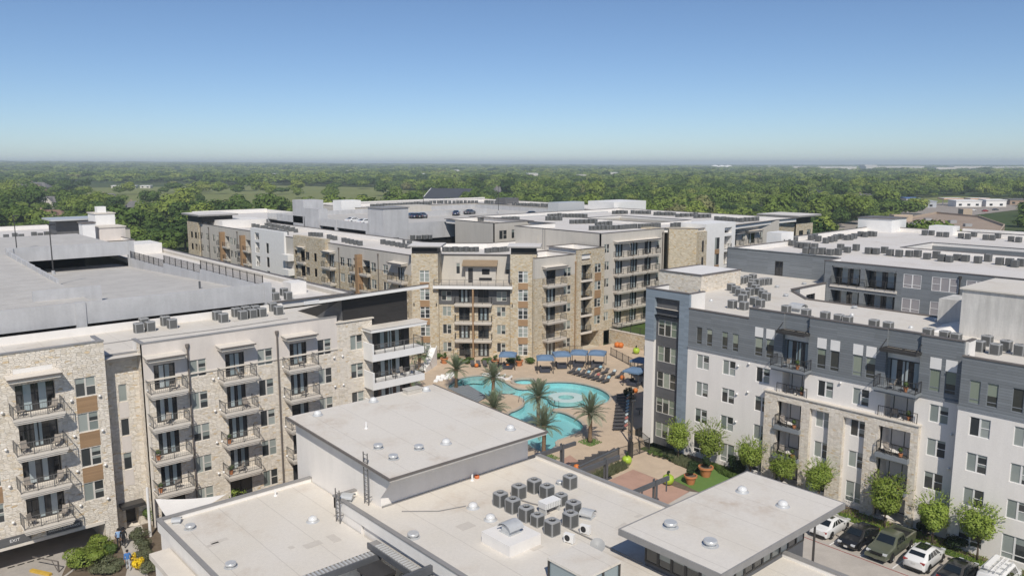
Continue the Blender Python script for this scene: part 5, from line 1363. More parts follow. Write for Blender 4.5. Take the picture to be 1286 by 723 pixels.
def hood_vent(x, y, z, lab, s=1.0, rz=0.0):
    o = thing('vent_hood', lab, 'roof vent', (x, y, z), rz)
    def arc():
        mb = MB(); R0 = []
        for t in range(9):
            a = math.pi * t / 8; R0.append((-.62 * math.cos(a), .32 + .38 * math.sin(a)))
        for yy in (0,):
            for i in range(8): mb.hull8([(R0[i][0], -.6, R0[i][1]), (R0[i + 1][0], -.6, R0[i + 1][1]), (R0[i + 1][0], .6, R0[i + 1][1]), (R0[i][0], .6, R0[i][1])] + [(R0[i][0] * 1.04, -.6, R0[i][1] + .03), (R0[i + 1][0] * 1.04, -.6, R0[i + 1][1] + .03), (R0[i + 1][0] * 1.04, .6, R0[i + 1][1] + .03), (R0[i][0] * 1.04, .6, R0[i][1] + .03)])
        return mb.mesh('hood', M['galv'])
    ob('hood', cached('hd', arc), o); ob('throat', cached('th', lambda: MB().box(-.42, .42, -.42, .42, 0, .5).mesh('throat', M['galv'])), o); ob('flange', cached('fl', lambda: MB().box(-.55, .55, -.55, .55, 0, .05).mesh('flange', M['galv'])), o)
    o.scale = (s, s, s); return o
hood_vent(32.3, 36.9, ZM + .75, 'curved galvanised vent hood on the white kerb box', 1.0, R(90))
hood_vent(*(38.85, 36.16), ZM, 'bent galvanised gooseneck vent right of the clubhouse condensers', .8, R(20))
hood_vent(*(27.62, 49.77), ZM, 'pale gooseneck vent by the ladder on the clubhouse roof', .75, R(40))
DM = MB().lathe([(.36, .1), (.35, .2), (.29, .32), (.18, .4), (.0, .43)], 16).mesh('dome', None, 1)
def domemat():
    t = NT('dome_skylight'); t.set('Base Color', (.70, .70, .69, 1)); t.set('Metallic', .1); t.set('Roughness', .18); return t.m
M['dome'] = domemat(); DM.materials[0] = M['dome']
FL = MB().lathe([(.5, 0), (.42, .05), (.37, .11), (.37, .16)], 16).mesh('flashing', M['galv'], 30)
def dome(x, y, z, lab, grp, s=1.0):
    o = thing('dome_skylight', lab, 'skylight', (x, y, z), 0, grp); ob('dome', DM, o); ob('flashing', FL, o); o.scale = (s, s, s)
CV = MB().lathe([(.0, .3), (.33, .3), (.36, .26), (.36, .16), (.25, .15), (.25, .02), (.45, 0)], 14).mesh('cap', M['galv'], 30)
def capvent(x, y, z, lab, grp, s=1.0):
    o = solo('cap_vent', CV, lab, 'roof vent', (x, y, z), 0, grp); o.scale = (s, s, s)
PVm = MB().cyl(0, 0, 0, .55, .07, .07, 8).lathe([(.16, 0), (.08, .12)], 8).mesh('vent_pipe', M['white_paint'])
def pipe(x, y, z, lab, grp): solo('vent_pipe', PVm, lab, 'roof vent', (x, y, z), 0, grp)
def zroof(y): return 11.46 + (y - 44.85) * .0381
for p in [(30.42, 59.49), (35.99, 59.70), (41.54, 59.47), (41.15, 47.04), (35.16, 47.77)]: dome(p[0], p[1], zroof(p[1]), 'shiny dome skylight on the raised clubhouse block', 'dome skylights on the raised block', .95)
for p in [(30.57, 50.20), (32.89, 48.16), (30.34, 47.76)]: capvent(p[0], p[1], zroof(p[1]), 'round capped vent on the raised clubhouse block', 'cap vents on the raised block')
for p in [(31.99, 54.29)]: pipe(p[0], p[1], zroof(p[1]), 'thin pipe vent on the raised clubhouse block', None)
q = (40.25, 59.81); solo('roof_hatch', MB().box(-.8, .8, -.4, .4, 0, .35).box(-.85, .85, -.45, .45, .35, .42).mesh('roof_hatch', M['stucco_grey']), 'long low hatch at the back of the raised clubhouse roof', 'roof hatch', (q[0], q[1], zroof(q[1])))
for p in [(33.77, 42.71), (33.47, 40.38)]: dome(p[0], p[1], ZM, 'shiny dome skylight left of the clubhouse condensers', 'dome skylights on the main clubhouse roof')
for p in [(27.92, 41.74)]: capvent(p[0], p[1], ZM, 'lone capped vent in the middle of the main clubhouse roof', None, 1.1)
capvent(*(41.54, 41.67), ZM, 'capped vent beside the parapet condenser on the clubhouse', None, .8)
pipe(*(36.83, 46.65), ZM, 'short pipe vent at the foot of the raised block wall', None)
q = (37.41, 46.78); solo('hose_reel', MB().lathe([(.17, 0), (.2, .06), (.2, .18), (.17, .24)], 12).mesh('hose_reel', plain('orange_plastic', (.55, .16, .06), .5)), 'small orange and white drum at the raised block wall', 'drum', (q[0], q[1], ZM))
for p in [(25.31, 50.89)]: dome(p[0], p[1], 7.15, 'shiny dome skylight on the left clubhouse wing', None, 1.0)
for p in [(18.15, 55.63), (18.16, 48.33)]: capvent(p[0], p[1], 7.15, 'round capped vent on the left clubhouse wing', 'cap vents on the left wing', 1.0)
pipe(*(25.25, 56.97), 7.15, 'small pipe vent on the left clubhouse wing', None); hood_vent(*(17.74, 57.20), 7.15, 'low pale gooseneck vent on the left clubhouse wing', .55, R(60))
for p in [(45.78, 28.33), (45.76, 25.29)]: dome(p[0], p[1], 10.9, 'shiny dome skylight on the pavilion canopy roof', 'dome skylights on the canopy roof', .95)
for p in [(37.82, 28.26), (37.65, 25.24)]: capvent(p[0], p[1], 10.9, 'round capped vent on the pavilion canopy roof', 'cap vents on the canopy roof', 1.15)
# membrane patches, walk pads and cables
M['patch'] = plain('old_membrane_patch', (.56, .52, .465), .7, .08, 2); M['walkpad'] = plain('grey_walk_pad', (.47, .45, .42), .8, .1, 2)
rnd = random.Random(9)
for x0, x1, y0, y1, z, n in ((28, 43, 26, 46, ZM, 9), (18, 26, 46, 57, 7.15, 5), (10, 40, 75, 85, 16.2, 9), (76, 90, 10, 56, 16.35, 9)):
    for i in range(n):
        x, y, w, d_ = rnd.uniform(x0, x1), rnd.uniform(y0, y1), rnd.uniform(.3, 1.3), rnd.uniform(.3, .9)
        solo('roof_patch', MB().box(-w/2, w/2, -d_/2, d_/2, 0, .008).mesh('roof_patch', M['patch']), 'pale repair patch on a white membrane roof', 'patch', (x, y, z + .004), rnd.choice((0, 0, .1, 1.57)), 'repair patches on the white roofs')
for lab, P, z in (('cable run along the limestone block roof', [(12, 80), (22, 80.3), (30, 79.8), (38, 80.4)], 16.2), ('cable run across the grey and white block roof', [(78, 20), (79, 34), (78.6, 45), (82, 52)], 16.35), ('short cable run left of the clubhouse condensers', [(29.5, 45.5), (31.5, 43.8), (33.5, 43.2)], ZM)):
    solo('cable_run', MB().tube([(x, y, z + .06) for x, y in P], .035, 5).mesh('cable_run', M['coping_grey']), lab, 'cable')
# condensers elsewhere
for p in [(23.56, 83.62), (24.68, 83.66), (24.76, 85.96), (26.78, 85.55), (26.82, 83.61)]: condenser(p[0], p[1], 16.2, 'grey condenser in the left cluster on the limestone block roof', 'left condensers on the limestone block')
for p in [(32.02, 84.96), (32.02, 83.20), (34.31, 85.37), (34.19, 83.35), (35.50, 85.58), (35.35, 83.54), (36.50, 85.33), (36.44, 83.50), (38.81, 85.91), (38.35, 83.39)]: condenser(p[0], p[1], 16.2, 'grey condenser in the right cluster on the limestone block roof', 'right condensers on the limestone block')
for p in [(43.71, 96.91), (42.50, 93.13), (44.95, 95.82), (43.96, 92.63)]: condenser(p[0], p[1], 16.1, 'grey condenser in the gap beside the near garage corner', 'condensers by the garage corner')
for p in [(79.37, 51.56), (79.49, 50.10), (83.80, 53.03), (90.40, 59.02), (88.90, 57.30), (87.35, 55.75), (86.55, 54.45), (88.83, 55.27), (86.96, 51.76), (88.47, 53.16), (90.02, 54.64), (91.93, 56.36), (93.96, 58.15), (95.63, 61.40), (97.11, 61.58), (98.62, 61.77), (100.56, 62.12), (96.79, 58.94), (97.95, 58.88), (98.79, 58.63), (96.21, 59.44), (82.27, 49.70), (83.15, 51.04)]: condenser(p[0], p[1], 16.35, 'grey condenser in the diamond cluster on the grey and white block roof', 'condenser diamond on the right block')
for p in [(80.89, 45.60), (80.39, 42.94), (80.48, 40.80), (80.12, 39.11), (79.80, 38.00), (80.04, 35.37), (79.96, 33.90), (79.68, 29.97), (79.59, 28.42), (79.30, 27.33)]: condenser(p[0], p[1], 16.35, 'grey condenser half hidden behind the grey parapet', 'condensers behind the parapet')
for p in [(77.42, 24.72), (80.39, 25.05), (77.21, 23.31), (79.42, 23.18), (78.46, 21.82)]: condenser(p[0], p[1], 16.35, 'grey condenser on the roof at the right edge', 'condensers by the stair tower')
q = (83.24, 45.47); hood_vent(q[0], q[1], 16.35, 'shiny exhaust fan near the grey parapet', 1.3)
for p in [(88.83, 61.29), (81.65, 56.04), (85.53, 40.27), (83.31, 33.03)]: dome(p[0], p[1], 16.35, 'small bright roof vent on the grey and white block', 'bright vents on the right block', .6)
for p in [(104.05, 68.47), (97.47, 56.45), (91.77, 51.87), (102.92, 55.50), (90.05, 42.17), (89.29, 32.77)]: capvent(p[0], p[1], 16.35, 'low grey vent box on the grey and white block roof', 'low vents on the right block', .9)
far_units([(123.59, 56.27), (123.82, 55.18), (126.50, 55.06), (123.59, 52.94), (123.24, 51.42), (124.39, 50.41), (125.03, 49.43), (123.22, 47.37), (125.30, 46.88), (122.07, 44.90), (121.89, 43.80), (124.87, 43.84), (124.35, 42.51), (123.65, 40.65), (126.78, 40.38), (123.95, 37.99), (124.01, 36.77), (122.64, 35.69), (124.22, 35.43)], 19.05, 'grey condenser in the long front row of the rear grey block', 'front row on the rear grey block')
far_units([(164.05, 63.88), (165.09, 62.97), (162.95, 60.72), (163.03, 59.53), (162.51, 56.71), (161.75, 55.24), (167.96, 56.31), (162.52, 52.48), (162.79, 51.42), (167.74, 52.11), (162.62, 48.34), (161.98, 46.94)], 19.05, 'grey condenser in the back row of the rear grey block', 'back row on the rear grey block')
far_units([(125.71, 72.25), (127.23, 72.19), (126.02, 70.54), (123.82, 68.30), (123.48, 67.24), (123.21, 66.31), (123.21, 64.99), (132.28, 73.62), (137.84, 73.54), (136.57, 71.43), (139.54, 73.71), (134.40, 68.88), (137.12, 69.37), (138.76, 69.51), (142.54, 71.07), (144.22, 71.07), (142.81, 69.18), (143.78, 68.95), (146.60, 69.61), (152.02, 71.00), (151.57, 69.82), (153.45, 69.73), (154.00, 69.26), (118.34, 58.55), (117.41, 59.37), (117.31, 60.62), (116.57, 61.56), (116.26, 62.72), (122.76, 59.25), (126.55, 59.65), (125.47, 61.71)], 19.05, 'grey condenser in the crowded left half of the rear grey block roof', 'left cluster on the rear grey block')
P = []
for a, b, n in (((127.97, 125.22), (132.66, 122.70), 6), ((118.49, 110.65), (122.87, 108.11), 7), ((127.11, 116.85), (130.00, 115.78), 4), ((124.55, 107.95), (128.72, 107.79), 6), ((129.18, 106.57), (133.62, 105.42), 8), ((141.69, 141.46), (144.33, 136.79), 7), ((130.76, 136.13), (133.05, 134.12), 4), ((138.90, 143.91), (141.90, 143.26), 4), ((137.08, 104.34), (141.68, 102.59), 7)): P += row(a, b, n)
far_units(P, 19.6, 'grey condenser among the rows on the taller stucco wing roof', 'rows on the taller stucco wing')
P = []
for a, b, n in (((160.57, 141.67), (163.99, 140.46), 4), ((165.43, 139.19), (167.49, 135.59), 5), ((164.95, 131.28), (167.24, 127.16), 6), ((163.76, 123.26), (168.98, 121.49), 5), ((163.89, 118.06), (167.63, 116.71), 4), ((161.96, 110.49), (160.85, 102.84), 8), ((162.82, 103.13), (167.05, 102.84), 4)): P += row(a, b, n)
far_units(P, 19.6, 'grey condenser in the back rows beyond the taller wing light court', 'back rows on the taller stucco wing')
far_units(row((117.83, 148.30), (119.00, 142.77), 6) + row((121.08, 143.01), (126.86, 142.50), 7), 19.5, 'grey condenser on the small tan box roof', 'condensers on the tan box')
far_units(row((90.27, 122.10), (94.72, 118.19), 7) + row((95.18, 115.40), (99.64, 114.80), 6) + row((109.30, 114.08), (110.03, 111.44), 4), 16.3, 'grey condenser behind the parapet between the two stone towers', 'condensers behind the tower parapet')
far_units(row((89.26, 142.48), (88.26, 131.82), 6) + row((93.74, 144.21), (92.00, 136.80), 4) + row((99.50, 146.34), (103.37, 145.43), 4), 16.3, 'grey condenser at the bend of the tan wing roof', 'condensers at the bend of the tan wing')
far_units(row((86.39, 160.35), (86.08, 156.90), 3) + row((85.27, 151.65), (83.94, 142.81), 5) + row((86.57, 169.36), (87.40, 165.94), 4), 16.3, 'grey condenser along the edge of the tan wing roof', 'condensers along the tan wing edge')
far_units(row((89.54, 217.51), (85.09, 182.03), 11) + row((93.60, 219.98), (90.04, 185.35), 11) + row((83.97, 180.08), (83.81, 175.93), 3) + row((92.09, 207.59), (88.51, 180.53), 8), 16.3, 'grey condenser in the dense rows at the far end of the tan wing', 'dense rows on the tan wing')
far_units(row((96.93, 215.24), (106.97, 214.81), 8), 16.4, 'grey condenser in the row behind the tan wing', 'row behind the tan wing')
far_units(row((133.68, 219.39), (147.62, 219.96), 13) + row((149.82, 222.06), (156.70, 220.15), 8), 19.3, 'grey condenser in the far row left of the dark gable', 'far row left of the gable')
far_units(row((160.98, 225.67), (174.58, 217.42), 13) + row((176.92, 215.37), (178.72, 210.09), 5) + row((173.76, 196.99), (177.54, 183.97), 11), 19.3, 'grey condenser in the farthest row before the woods', 'farthest row')
far_units([(32.45, 209.15), (34.31, 210.08), (35.20, 208.01), (38.42, 211.77), (39.09, 208.50), (40.65, 209.81), (42.17, 208.47), (44.28, 212.15), (44.62, 209.06), (44.17, 204.04), (44.15, 198.87), (46.45, 207.45), (44.47, 196.08)], 16.2, 'grey condenser on the white roof behind the near garage', 'condensers behind the near garage', 1.2)
# ------------------------------------------------------------------ courtyard furniture and planting
def pol(v, a): return (v * math.cos(a), v * math.sin(a))
# --- palms
M['frond'] = None
def frondmat():
    t = NT('palm_frond'); oi = t.n('ShaderNodeObjectInfo')
    t.set('Base Color', t.ramp(oi.outputs['Random'], [(0, (.125, .165, .095)), (.5, (.165, .20, .125)), (1, (.21, .23, .16))])); t.set('Roughness', .5); t.set('Specular IOR Level', .4); return t.m
M['frond'] = frondmat()
def palmtrunk():
    t = NT('palm_trunk'); g = t.n('ShaderNodeTexCoord'); sp = t.n('ShaderNodeSeparateXYZ'); t.l(g.outputs['Object'], sp.inputs[0])
    w = t.math('FRACT', t.math('MULTIPLY', t.math('ADD', sp.outputs['Z'], t.math('MULTIPLY', t.noise(g.outputs['Object'], 6, 2), .2)), 5))
    t.set('Base Color', t.mix(t.noise(g.outputs['Object'], 9, 4), t.ramp(w, [(0, (.08, .05, .03)), (.5, (.22, .145, .09))]), (.27, .19, .12))); t.set('Roughness', .9); t.bump(w, .8, .05); return t.m
M['palm_trunk'] = palmtrunk()
def frond_mesh(L, droop, seed):
    rnd = random.Random(seed); mb = MB(); n = 13; P = []
    for i in range(n + 1):
        t = i / n; P.append(Vector((L * (t - .12 * t * t), 0, L * (.10 * t - droop * t * t))))
    mb.tube(P, [.035 * (1 - .8 * i / n) for i in range(n + 1)], 4)
    for i in range(1, n + 1):
        for sub in (0, .5):
            t = (i - sub) / n; k = min(n - 1, int(t * n)); u = t * n - k; p = P[k].lerp(P[min(n, k + 1)], u)
            tan = (P[min(n, k + 1)] - P[k]).normalized()
            ll = L * .21 * math.sin(math.pi * min(1, .18 + t * .8)) * rnd.uniform(.85, 1.1) + .1
            for s_ in (-1, 1):
                d = (tan * .75 + Vector((0, s_ * .75, .28 - rnd.uniform(0, .2)))).normalized()
                q = p + d * ll; w = tan * .035
                mid = p + d * ll * .5
                mb.poly(p - w * .6, mid - w * 1.5, q, mid + w * 1.5)
    return mb.mesh('frond', M['frond'])
FRM = [frond_mesh(3.1, .06, 1), frond_mesh(3.1, .16, 2), frond_mesh(3.0, .26, 3), frond_mesh(2.8, .42, 4)]
def palm(x, y, h, lab, s=1.0, seed=0, r=.24):
    rnd = random.Random(seed); o = thing('palm_tree', lab, 'palm tree', (x, y, 0), rnd.uniform(0, 6))
    mb = MB(); n = 9; mb.tube([(rnd.uniform(-.02, .02), rnd.uniform(-.02, .02), h * i / n) for i in range(n + 1)], [r * (1.25 - .35 * min(1, i / 2)) * (1 if i < n - 1 else 1.35) for i in range(n + 1)], 9)
    ob('trunk', mb.mesh('trunk', M['palm_trunk'], 1), o)
    for i in range(38):
        t = i / 37; az = i * 2.39996 + rnd.uniform(-.15, .15); el = R(84 - 96 * t ** .8 + rnd.uniform(-6, 6))
        f = ob('frond', FRM[min(3, int(t * 4))], o, (0, 0, h + .1 - .35 * t))
        f.rotation_euler = (rnd.uniform(-.3, .3), -el, az); f.scale = (s * rnd.uniform(.88, 1.08),) * 3
    return o
for i, (p, h, s, lab) in enumerate((
    ((69.49, 91.66), 2.9, .78, 'palm at the left end of the pool beside the white loungers'),
    ((69.25, 82.80), 3.5, .8, 'palm on the pool peninsula near its far edge'),
    ((64.10, 76.57), 1.7, .82, 'short palm crown rising just over the white clubhouse roof'),
    ((66.09, 70.21), 4.2, .82, 'palm standing in the middle of the pool between its two basins'),
    ((59.95, 62.74), 3.7, .84, 'palm nearest the clubhouse block corner at the lower basin'),
    ((67.37, 62.52), 3.7, .86, 'palm in a green square bed on the tan deck right of the pool'),
    ((70.93, 103.23), 2.8, .8, 'palm beside the pool slide, behind the white balconies'),
    ((64.27, 95.68), 1.7, .8, 'low palm tucked behind the dark balcony corner'))): palm(p[0], p[1], h, lab, s, i, .26)
# planted squares round two palms
for p, lab in (((67.37, 62.52), 'square of ground cover at the foot of the deck palm'), ((59.88, 62.14), 'small green bed at the foot of the clubhouse corner palm')):
    mb = MB(); rnd = random.Random(5)
    for i in range(700):
        x, y = rnd.uniform(-1.1, 1.1), rnd.uniform(-1.1, 1.1); a = rnd.uniform(0, 6.3); hh = rnd.uniform(.08, .2); w = .05
        mb.poly((x - w * math.cos(a), y - w * math.sin(a), 0), (x + w * math.cos(a), y + w * math.sin(a), 0), (x + .05 * math.sin(a), y + .05 * math.cos(a), hh))
    o = ob('ground_cover', mb.mesh('ground_cover', M['turf']), None, (p[0], p[1], .01)); o['kind'] = 'stuff'; o['label'] = lab; o['category'] = 'ground cover'
# --- loungers
M['sling'] = plain('dark_sling', (.085, .08, .08), .7, .1); M['white_resin'] = plain('white_resin', (.78, .77, .75), .4, .03)
M['pillow'] = glassy('pillow_fabric', [(0, (.30, .48, .56)), (.45, (.50, .58, .60)), (.75, (.42, .12, .10))], .9)
def lounger_proto(m, white=False):
    o = thing('sun_lounger', 'x', 'sun lounger')
    if white:
        mb = MB(); prof = [(-.9, .12), (-.5, .3), (-.1, .2), (.35, .22), (.9, .62)]
        for a, b in zip(prof[:-1], prof[1:]): mb.hull8([(a[0], -.33, a[1] - .1), (b[0], -.33, b[1] - .1), (b[0], .33, b[1] - .1), (a[0], .33, a[1] - .1), (a[0], -.33, a[1]), (b[0], -.33, b[1]), (b[0], .33, b[1]), (a[0], .33, a[1])])
        ob('shell', mb.mesh('shell', m), o); ob('base', MB().box(-.6, .6, -.3, .3, 0, .12).mesh('base', m), o)
    else:
        ob('bed', MB().box(-.95, .35, -.32, .32, .3, .36).mesh('bed', m), o)
        ob('backrest', MB().hull8([(.35, -.32, .3), (.98, -.32, .72), (.98, .32, .72), (.35, .32, .3), (.33, -.32, .36), (.95, -.32, .78), (.95, .32, .78), (.33, .32, .36)]).mesh('backrest', m), o)
        lg = MB().box(-.025, .025, -.025, .025, 0, .3).mesh('leg', M['metal_dark'])
        for x in (-.85, .3):
            for y in (-.28, .28): ob('leg', lg, o, (x, y, 0))
        ob('side_rail', MB().box(-.95, .4, -.34, -.32, .27, .33).mesh('side_rail', M['metal_dark']), o); ob('side_rail', MB().box(-.95, .4, .32, .34, .27, .33).mesh('side_rail', M['metal_dark']), o)
    return o
LG = lounger_proto(M['sling']); LWH = lounger_proto(M['white_resin'], True)
LGP = dup(LG, (0, 0, 0)); ob('pillow', MB().hull8([(.55, -.24, .52), (.93, -.24, .78), (.93, .24, .78), (.55, .24, .52), (.5, -.2, .6), (.86, -.2, .87), (.86, .2, .87), (.5, .2, .6)]).mesh('pillow', M['pillow']), LGP)
def place_row(proto, pts, rz, label, group):
    for i, p in enumerate(pts):
        o = dup(proto(i) if callable(proto) else proto, (p[0], p[1], .01), rz + random.uniform(-.05, .05), label); o['group'] = group
pk = lambda i: LGP if i % 2 else LG
place_row(pk, row((88.59, 86.41), (88.50, 79.02), 8, .05), R(8), 'dark sun lounger in the front row between pool and blue cabanas', 'loungers in front of the cabanas, front row')
place_row(pk, row((92.15, 85.59), (92.13, 79.48), 5, .05), R(8), 'dark sun lounger in the second row between pool and blue cabanas', 'loungers in front of the cabanas, second row')
place_row(LGP, row((84.74, 72.27), (73.39, 62.99), 11, .03), R(-38), 'dark sun lounger in the long line right of the deck palm', 'long line of loungers at the court edge')
place_row(LG, row((59.67, 57.90), (65.72, 58.35), 6, .05), R(-38), 'dark sun lounger on the salmon paving beside the low grey wall', 'loungers on the salmon paving')
place_row(LWH, row((69.69, 96.75), (72.59, 96.96), 4, .05), R(40), 'white resin lounger in the shallow entry at the left end of the pool', 'white loungers at the shallow entry')
place_row(LWH, row((77.80, 94.28), (78.13, 90.24), 4, .1), R(-30), 'white resin lounger on the tanning ledge by the hot tub', 'white loungers on the tanning ledge')
place_row(LG, row((79.34, 100.25), (82.59, 97.39), 5, .1), R(60), 'dark sun lounger along the hedge of the stone building', 'loungers along the hedge')
for o in (LG, LWH, LGP):
    for c in list(o.children): bpy.data.objects.remove(c)
    bpy.data.objects.remove(o)
# --- cabanas
M['canvas'] = plain('blue_canvas', (.135, .215, .335), .8, .1, 3); M['cushion'] = plain('navy_cushion', (.05, .055, .075), .8, .15)
def cabana(x, y, rz, lab, w=2.6):
    o = thing('cabana', lab, 'cabana', (x, y, .01), rz); h = 2.35; k = w / 2
    pm = cached('cp', lambda: MB().box(-.05, .05, -.05, .05, 0, 2.4).mesh('post', M['metal_dark']))
    for a in (-1, 1):
        for b in (-1, 1): ob('post', pm, o, (a * (k - .1), b * (k - .1), 0))
    mb = MB(); mb.loft([[(-k, -k, h - .25), (k, -k, h - .25), (k, k, h - .25), (-k, k, h - .25)], [(-k, -k, h), (k, -k, h), (k, k, h), (-k, k, h)], [(-k * .45, -k * .45, h + .32), (k * .45, -k * .45, h + .32), (k * .45, k * .45, h + .32), (-k * .45, k * .45, h + .32)], [(-.05, -.05, h + .36), (.05, -.05, h + .36), (.05, .05, h + .36), (-.05, .05, h + .36)]], False, True)
    ob('canopy', mb.mesh('canopy', M['canvas']), o)
    ob('daybed', MB().box(-.95, .95, -.8, .8, .12, .45).box(-.95, .95, .62, .85, .45, .85).mesh('daybed', M['cushion']), o)
    return o
for i, (p, rz, lab) in enumerate((((85.90, 89.75), .85, 'blue cabana at the left end of the row of four'), ((89.65, 89.81), .95, 'second blue cabana from the left in the row'), ((92.55, 88.64), .65, 'third blue cabana from the left in the row'), ((94.62, 86.47), .6, 'blue cabana at the right end of the row of four'), ((82.93, 95.38), .75, 'single blue cabana against the stone building hedge'), ((90.59, 75.13), .2, 'blue cabana against the grey corner tower'), ((96.13, 78.49), .2, 'blue cabana half hidden behind the grey corner tower'))): cabana(p[0], p[1], rz, lab, 2.75)
# --- pots
M['terracotta'] = plain('terracotta', (.50, .20, .085), .7, .12, 2); M['lime'] = plain('lime_glaze', (.36, .50, .05), .4, .06); M['orange_glaze'] = plain('orange_glaze', (.58, .17, .035), .5, .08)
M['leaf_dark'] = plain('dark_leaf', (.030, .055, .022), .6, .3, 6)
def leafmat(name, stops):
    t = NT(name); oi = t.n('ShaderNodeObjectInfo'); n = t.noise(t.pos(), 2.5, 3)
    c = t.mix(1.0, t.ramp(n, [(.3, stops[0]), (.7, stops[1])]), t.ramp(oi.outputs['Random'], [(0, .8), (1, 1.2)]), 'MULTIPLY')
    t.set('Base Color', c); t.set('Roughness', .55); t.set('Specular IOR Level', .3)
    tr = t.n('ShaderNodeBsdfTranslucent'); t.l(c, tr.inputs[0]); mx = t.n('ShaderNodeMixShader'); mx.inputs[0].default_value = .3
    t.l(t.b.outputs[0], mx.inputs[1]); t.l(tr.outputs[0], mx.inputs[2]); t.l(mx.outputs[0], t.o.inputs[0]); return t.m
M['leaf_lime'] = leafmat('bright_leaf', ((.21, .30, .045), (.30, .37, .075))); M['leaf_mid'] = leafmat('mid_leaf', ((.08, .135, .03), (.12, .175, .045))); M['leaf_grey'] = leafmat('grey_leaf', ((.12, .14, .075), (.17, .18, .10))); M['leaf_deep'] = leafmat('deep_leaf', ((.02, .045, .016), (.045, .075, .025)))
def leafball(rx, ry, rz, n, size, seed, lumps=6, base=0.0):
    """many leaf-sized faces spread through lumpy clumps; bottom at z = base"""
    rnd = random.Random(seed); mb = MB(); L = [(Vector((0, 0, 0)), .75)]
    for i in range(lumps):
        d = Vector((rnd.gauss(0, 1), rnd.gauss(0, 1), rnd.gauss(0, .8))).normalized(); L.append((d * rnd.uniform(.4, .62), rnd.uniform(.3, .5)))
    for i in range(n):
        c, r = L[rnd.randrange(len(L))]
        d = Vector((rnd.gauss(0, 1), rnd.gauss(0, 1), rnd.gauss(0, 1))).normalized(); p = c + d * r * rnd.uniform(.62, 1.0) ** .5
        q = Vector((p.x * rx, p.y * ry, base + rz + p.z * rz))
        nn = (d * 1.3 + Vector((rnd.uniform(-.6, .6), rnd.uniform(-.6, .6), rnd.uniform(-.1, .9)))).normalized()
        u = nn.orthogonal().normalized(); v = nn.cross(u); a = rnd.uniform(0, 6.28); u, v = u * math.cos(a) + v * math.sin(a), v * math.cos(a) - u * math.sin(a)
        s_ = size * rnd.uniform(.6, 1.3)
        mb.poly(q - u * s_, q + v * s_ * .55, q + u * s_, q - v * s_ * .55)
    return mb
def big_pot(x, y, lab, s=1.0, plant='leaf_deep', ph=1.25):
    o = thing('planter_pot', lab, 'planter', (x, y, .01))
    ob('pot', MB().lathe([(.42, 0), (.62, .78), (.74, .8), (.74, .98), (.62, .98), (.6, .85)], 18, (0, 0, 0), True).mesh('pot', M['terracotta'], 35), o)
    ob('soil', MB().lathe([(0, .86), (.6, .86)], 14).mesh('soil', M['mulch']), o)
    ob('shrub', leafball(.55, .55, ph / 2, 900, .07, int(x * 10), 4, .85).mesh('shrub', M[plant]), o); o.scale = (s, s, s)
q = (66.08, 47.02); big_pot(q[0], q[1], 'terracotta pot with a small conical shrub on the artificial lawn', .95, 'leaf_deep', 1.5)
q = (68.98, 47.18); big_pot(q[0], q[1], 'larger terracotta pot under the crape tree on the artificial lawn', 1.1, 'leaf_deep', 1.2)
for i, (p, lab) in enumerate((((76.99, 104.78), 'terracotta planter by the pool slide'), ((82.58, 98.10), 'terracotta planter left of the single cabana'), ((85.33, 95.33), 'terracotta planter right of the single cabana'))): big_pot(p[0], p[1], lab, .95, 'leaf_mid', 1.2)
def apple_pot(x, y, lab, m, r=.55, stem=True):
    o = thing('globe_planter', lab, 'planter', (x, y, .01))
    ob('globe', MB().lathe([(.25 * r, 0), (.8 * r, .3 * r), (r, .9 * r), (.85 * r, 1.45 * r), (.45 * r, 1.72 * r), (.3 * r, 1.66 * r), (0, 1.5 * r)], 18, (0, 0, 0), True).mesh('globe', M[m], 1), o)
    if stem: ob('plant', leafball(.2, .2, .35, 160, .09, 3, 3, 1.5 * r).mesh('plant', M['leaf_deep']), o)
q = (65.18, 54.91); apple_pot(q[0], q[1], 'lime green globe planter beside the garden gate', 'lime', .58)
q = (64.16, 48.42); apple_pot(q[0], q[1], 'lime green globe planter at the edge of the artificial lawn', 'lime', .62)
q = (106.33, 88.00); apple_pot(q[0], q[1], 'lime green globe planter at the foot of the stone retaining wall', 'lime', .62)
for p, lab in (((107.53, 93.47), 'orange pumpkin-shaped planter left of a pair by the retaining wall'), ((107.77, 92.84), 'orange pumpkin-shaped planter right of a pair by the retaining wall')): apple_pot(p[0], p[1], lab, 'orange_glaze', .55, False)
for p, lab, r in (((79.39, 99.17), 'orange ball stool near the hedge of the stone building', .35), ((83.05, 95.61), 'red-orange ball stool under the single cabana', .35), ((91.58, 78.42), 'orange ball stool at the end of the lounger rows', .38), ((87.57, 72.45), 'orange ball stool by the corner tower', .38), ((59.83, 57.45), 'orange ball stool by the salmon paving loungers', .36)):
    solo('ball_stool', MB().lathe([(.3 * r, 0), (.85 * r, .35 * r), (r, .95 * r), (.7 * r, 1.65 * r), (0, 1.9 * r)], 14, (0, 0, 0), True).mesh('ball_stool', M['orange_glaze'], 1), lab, 'stool', (p[0], p[1], .02))
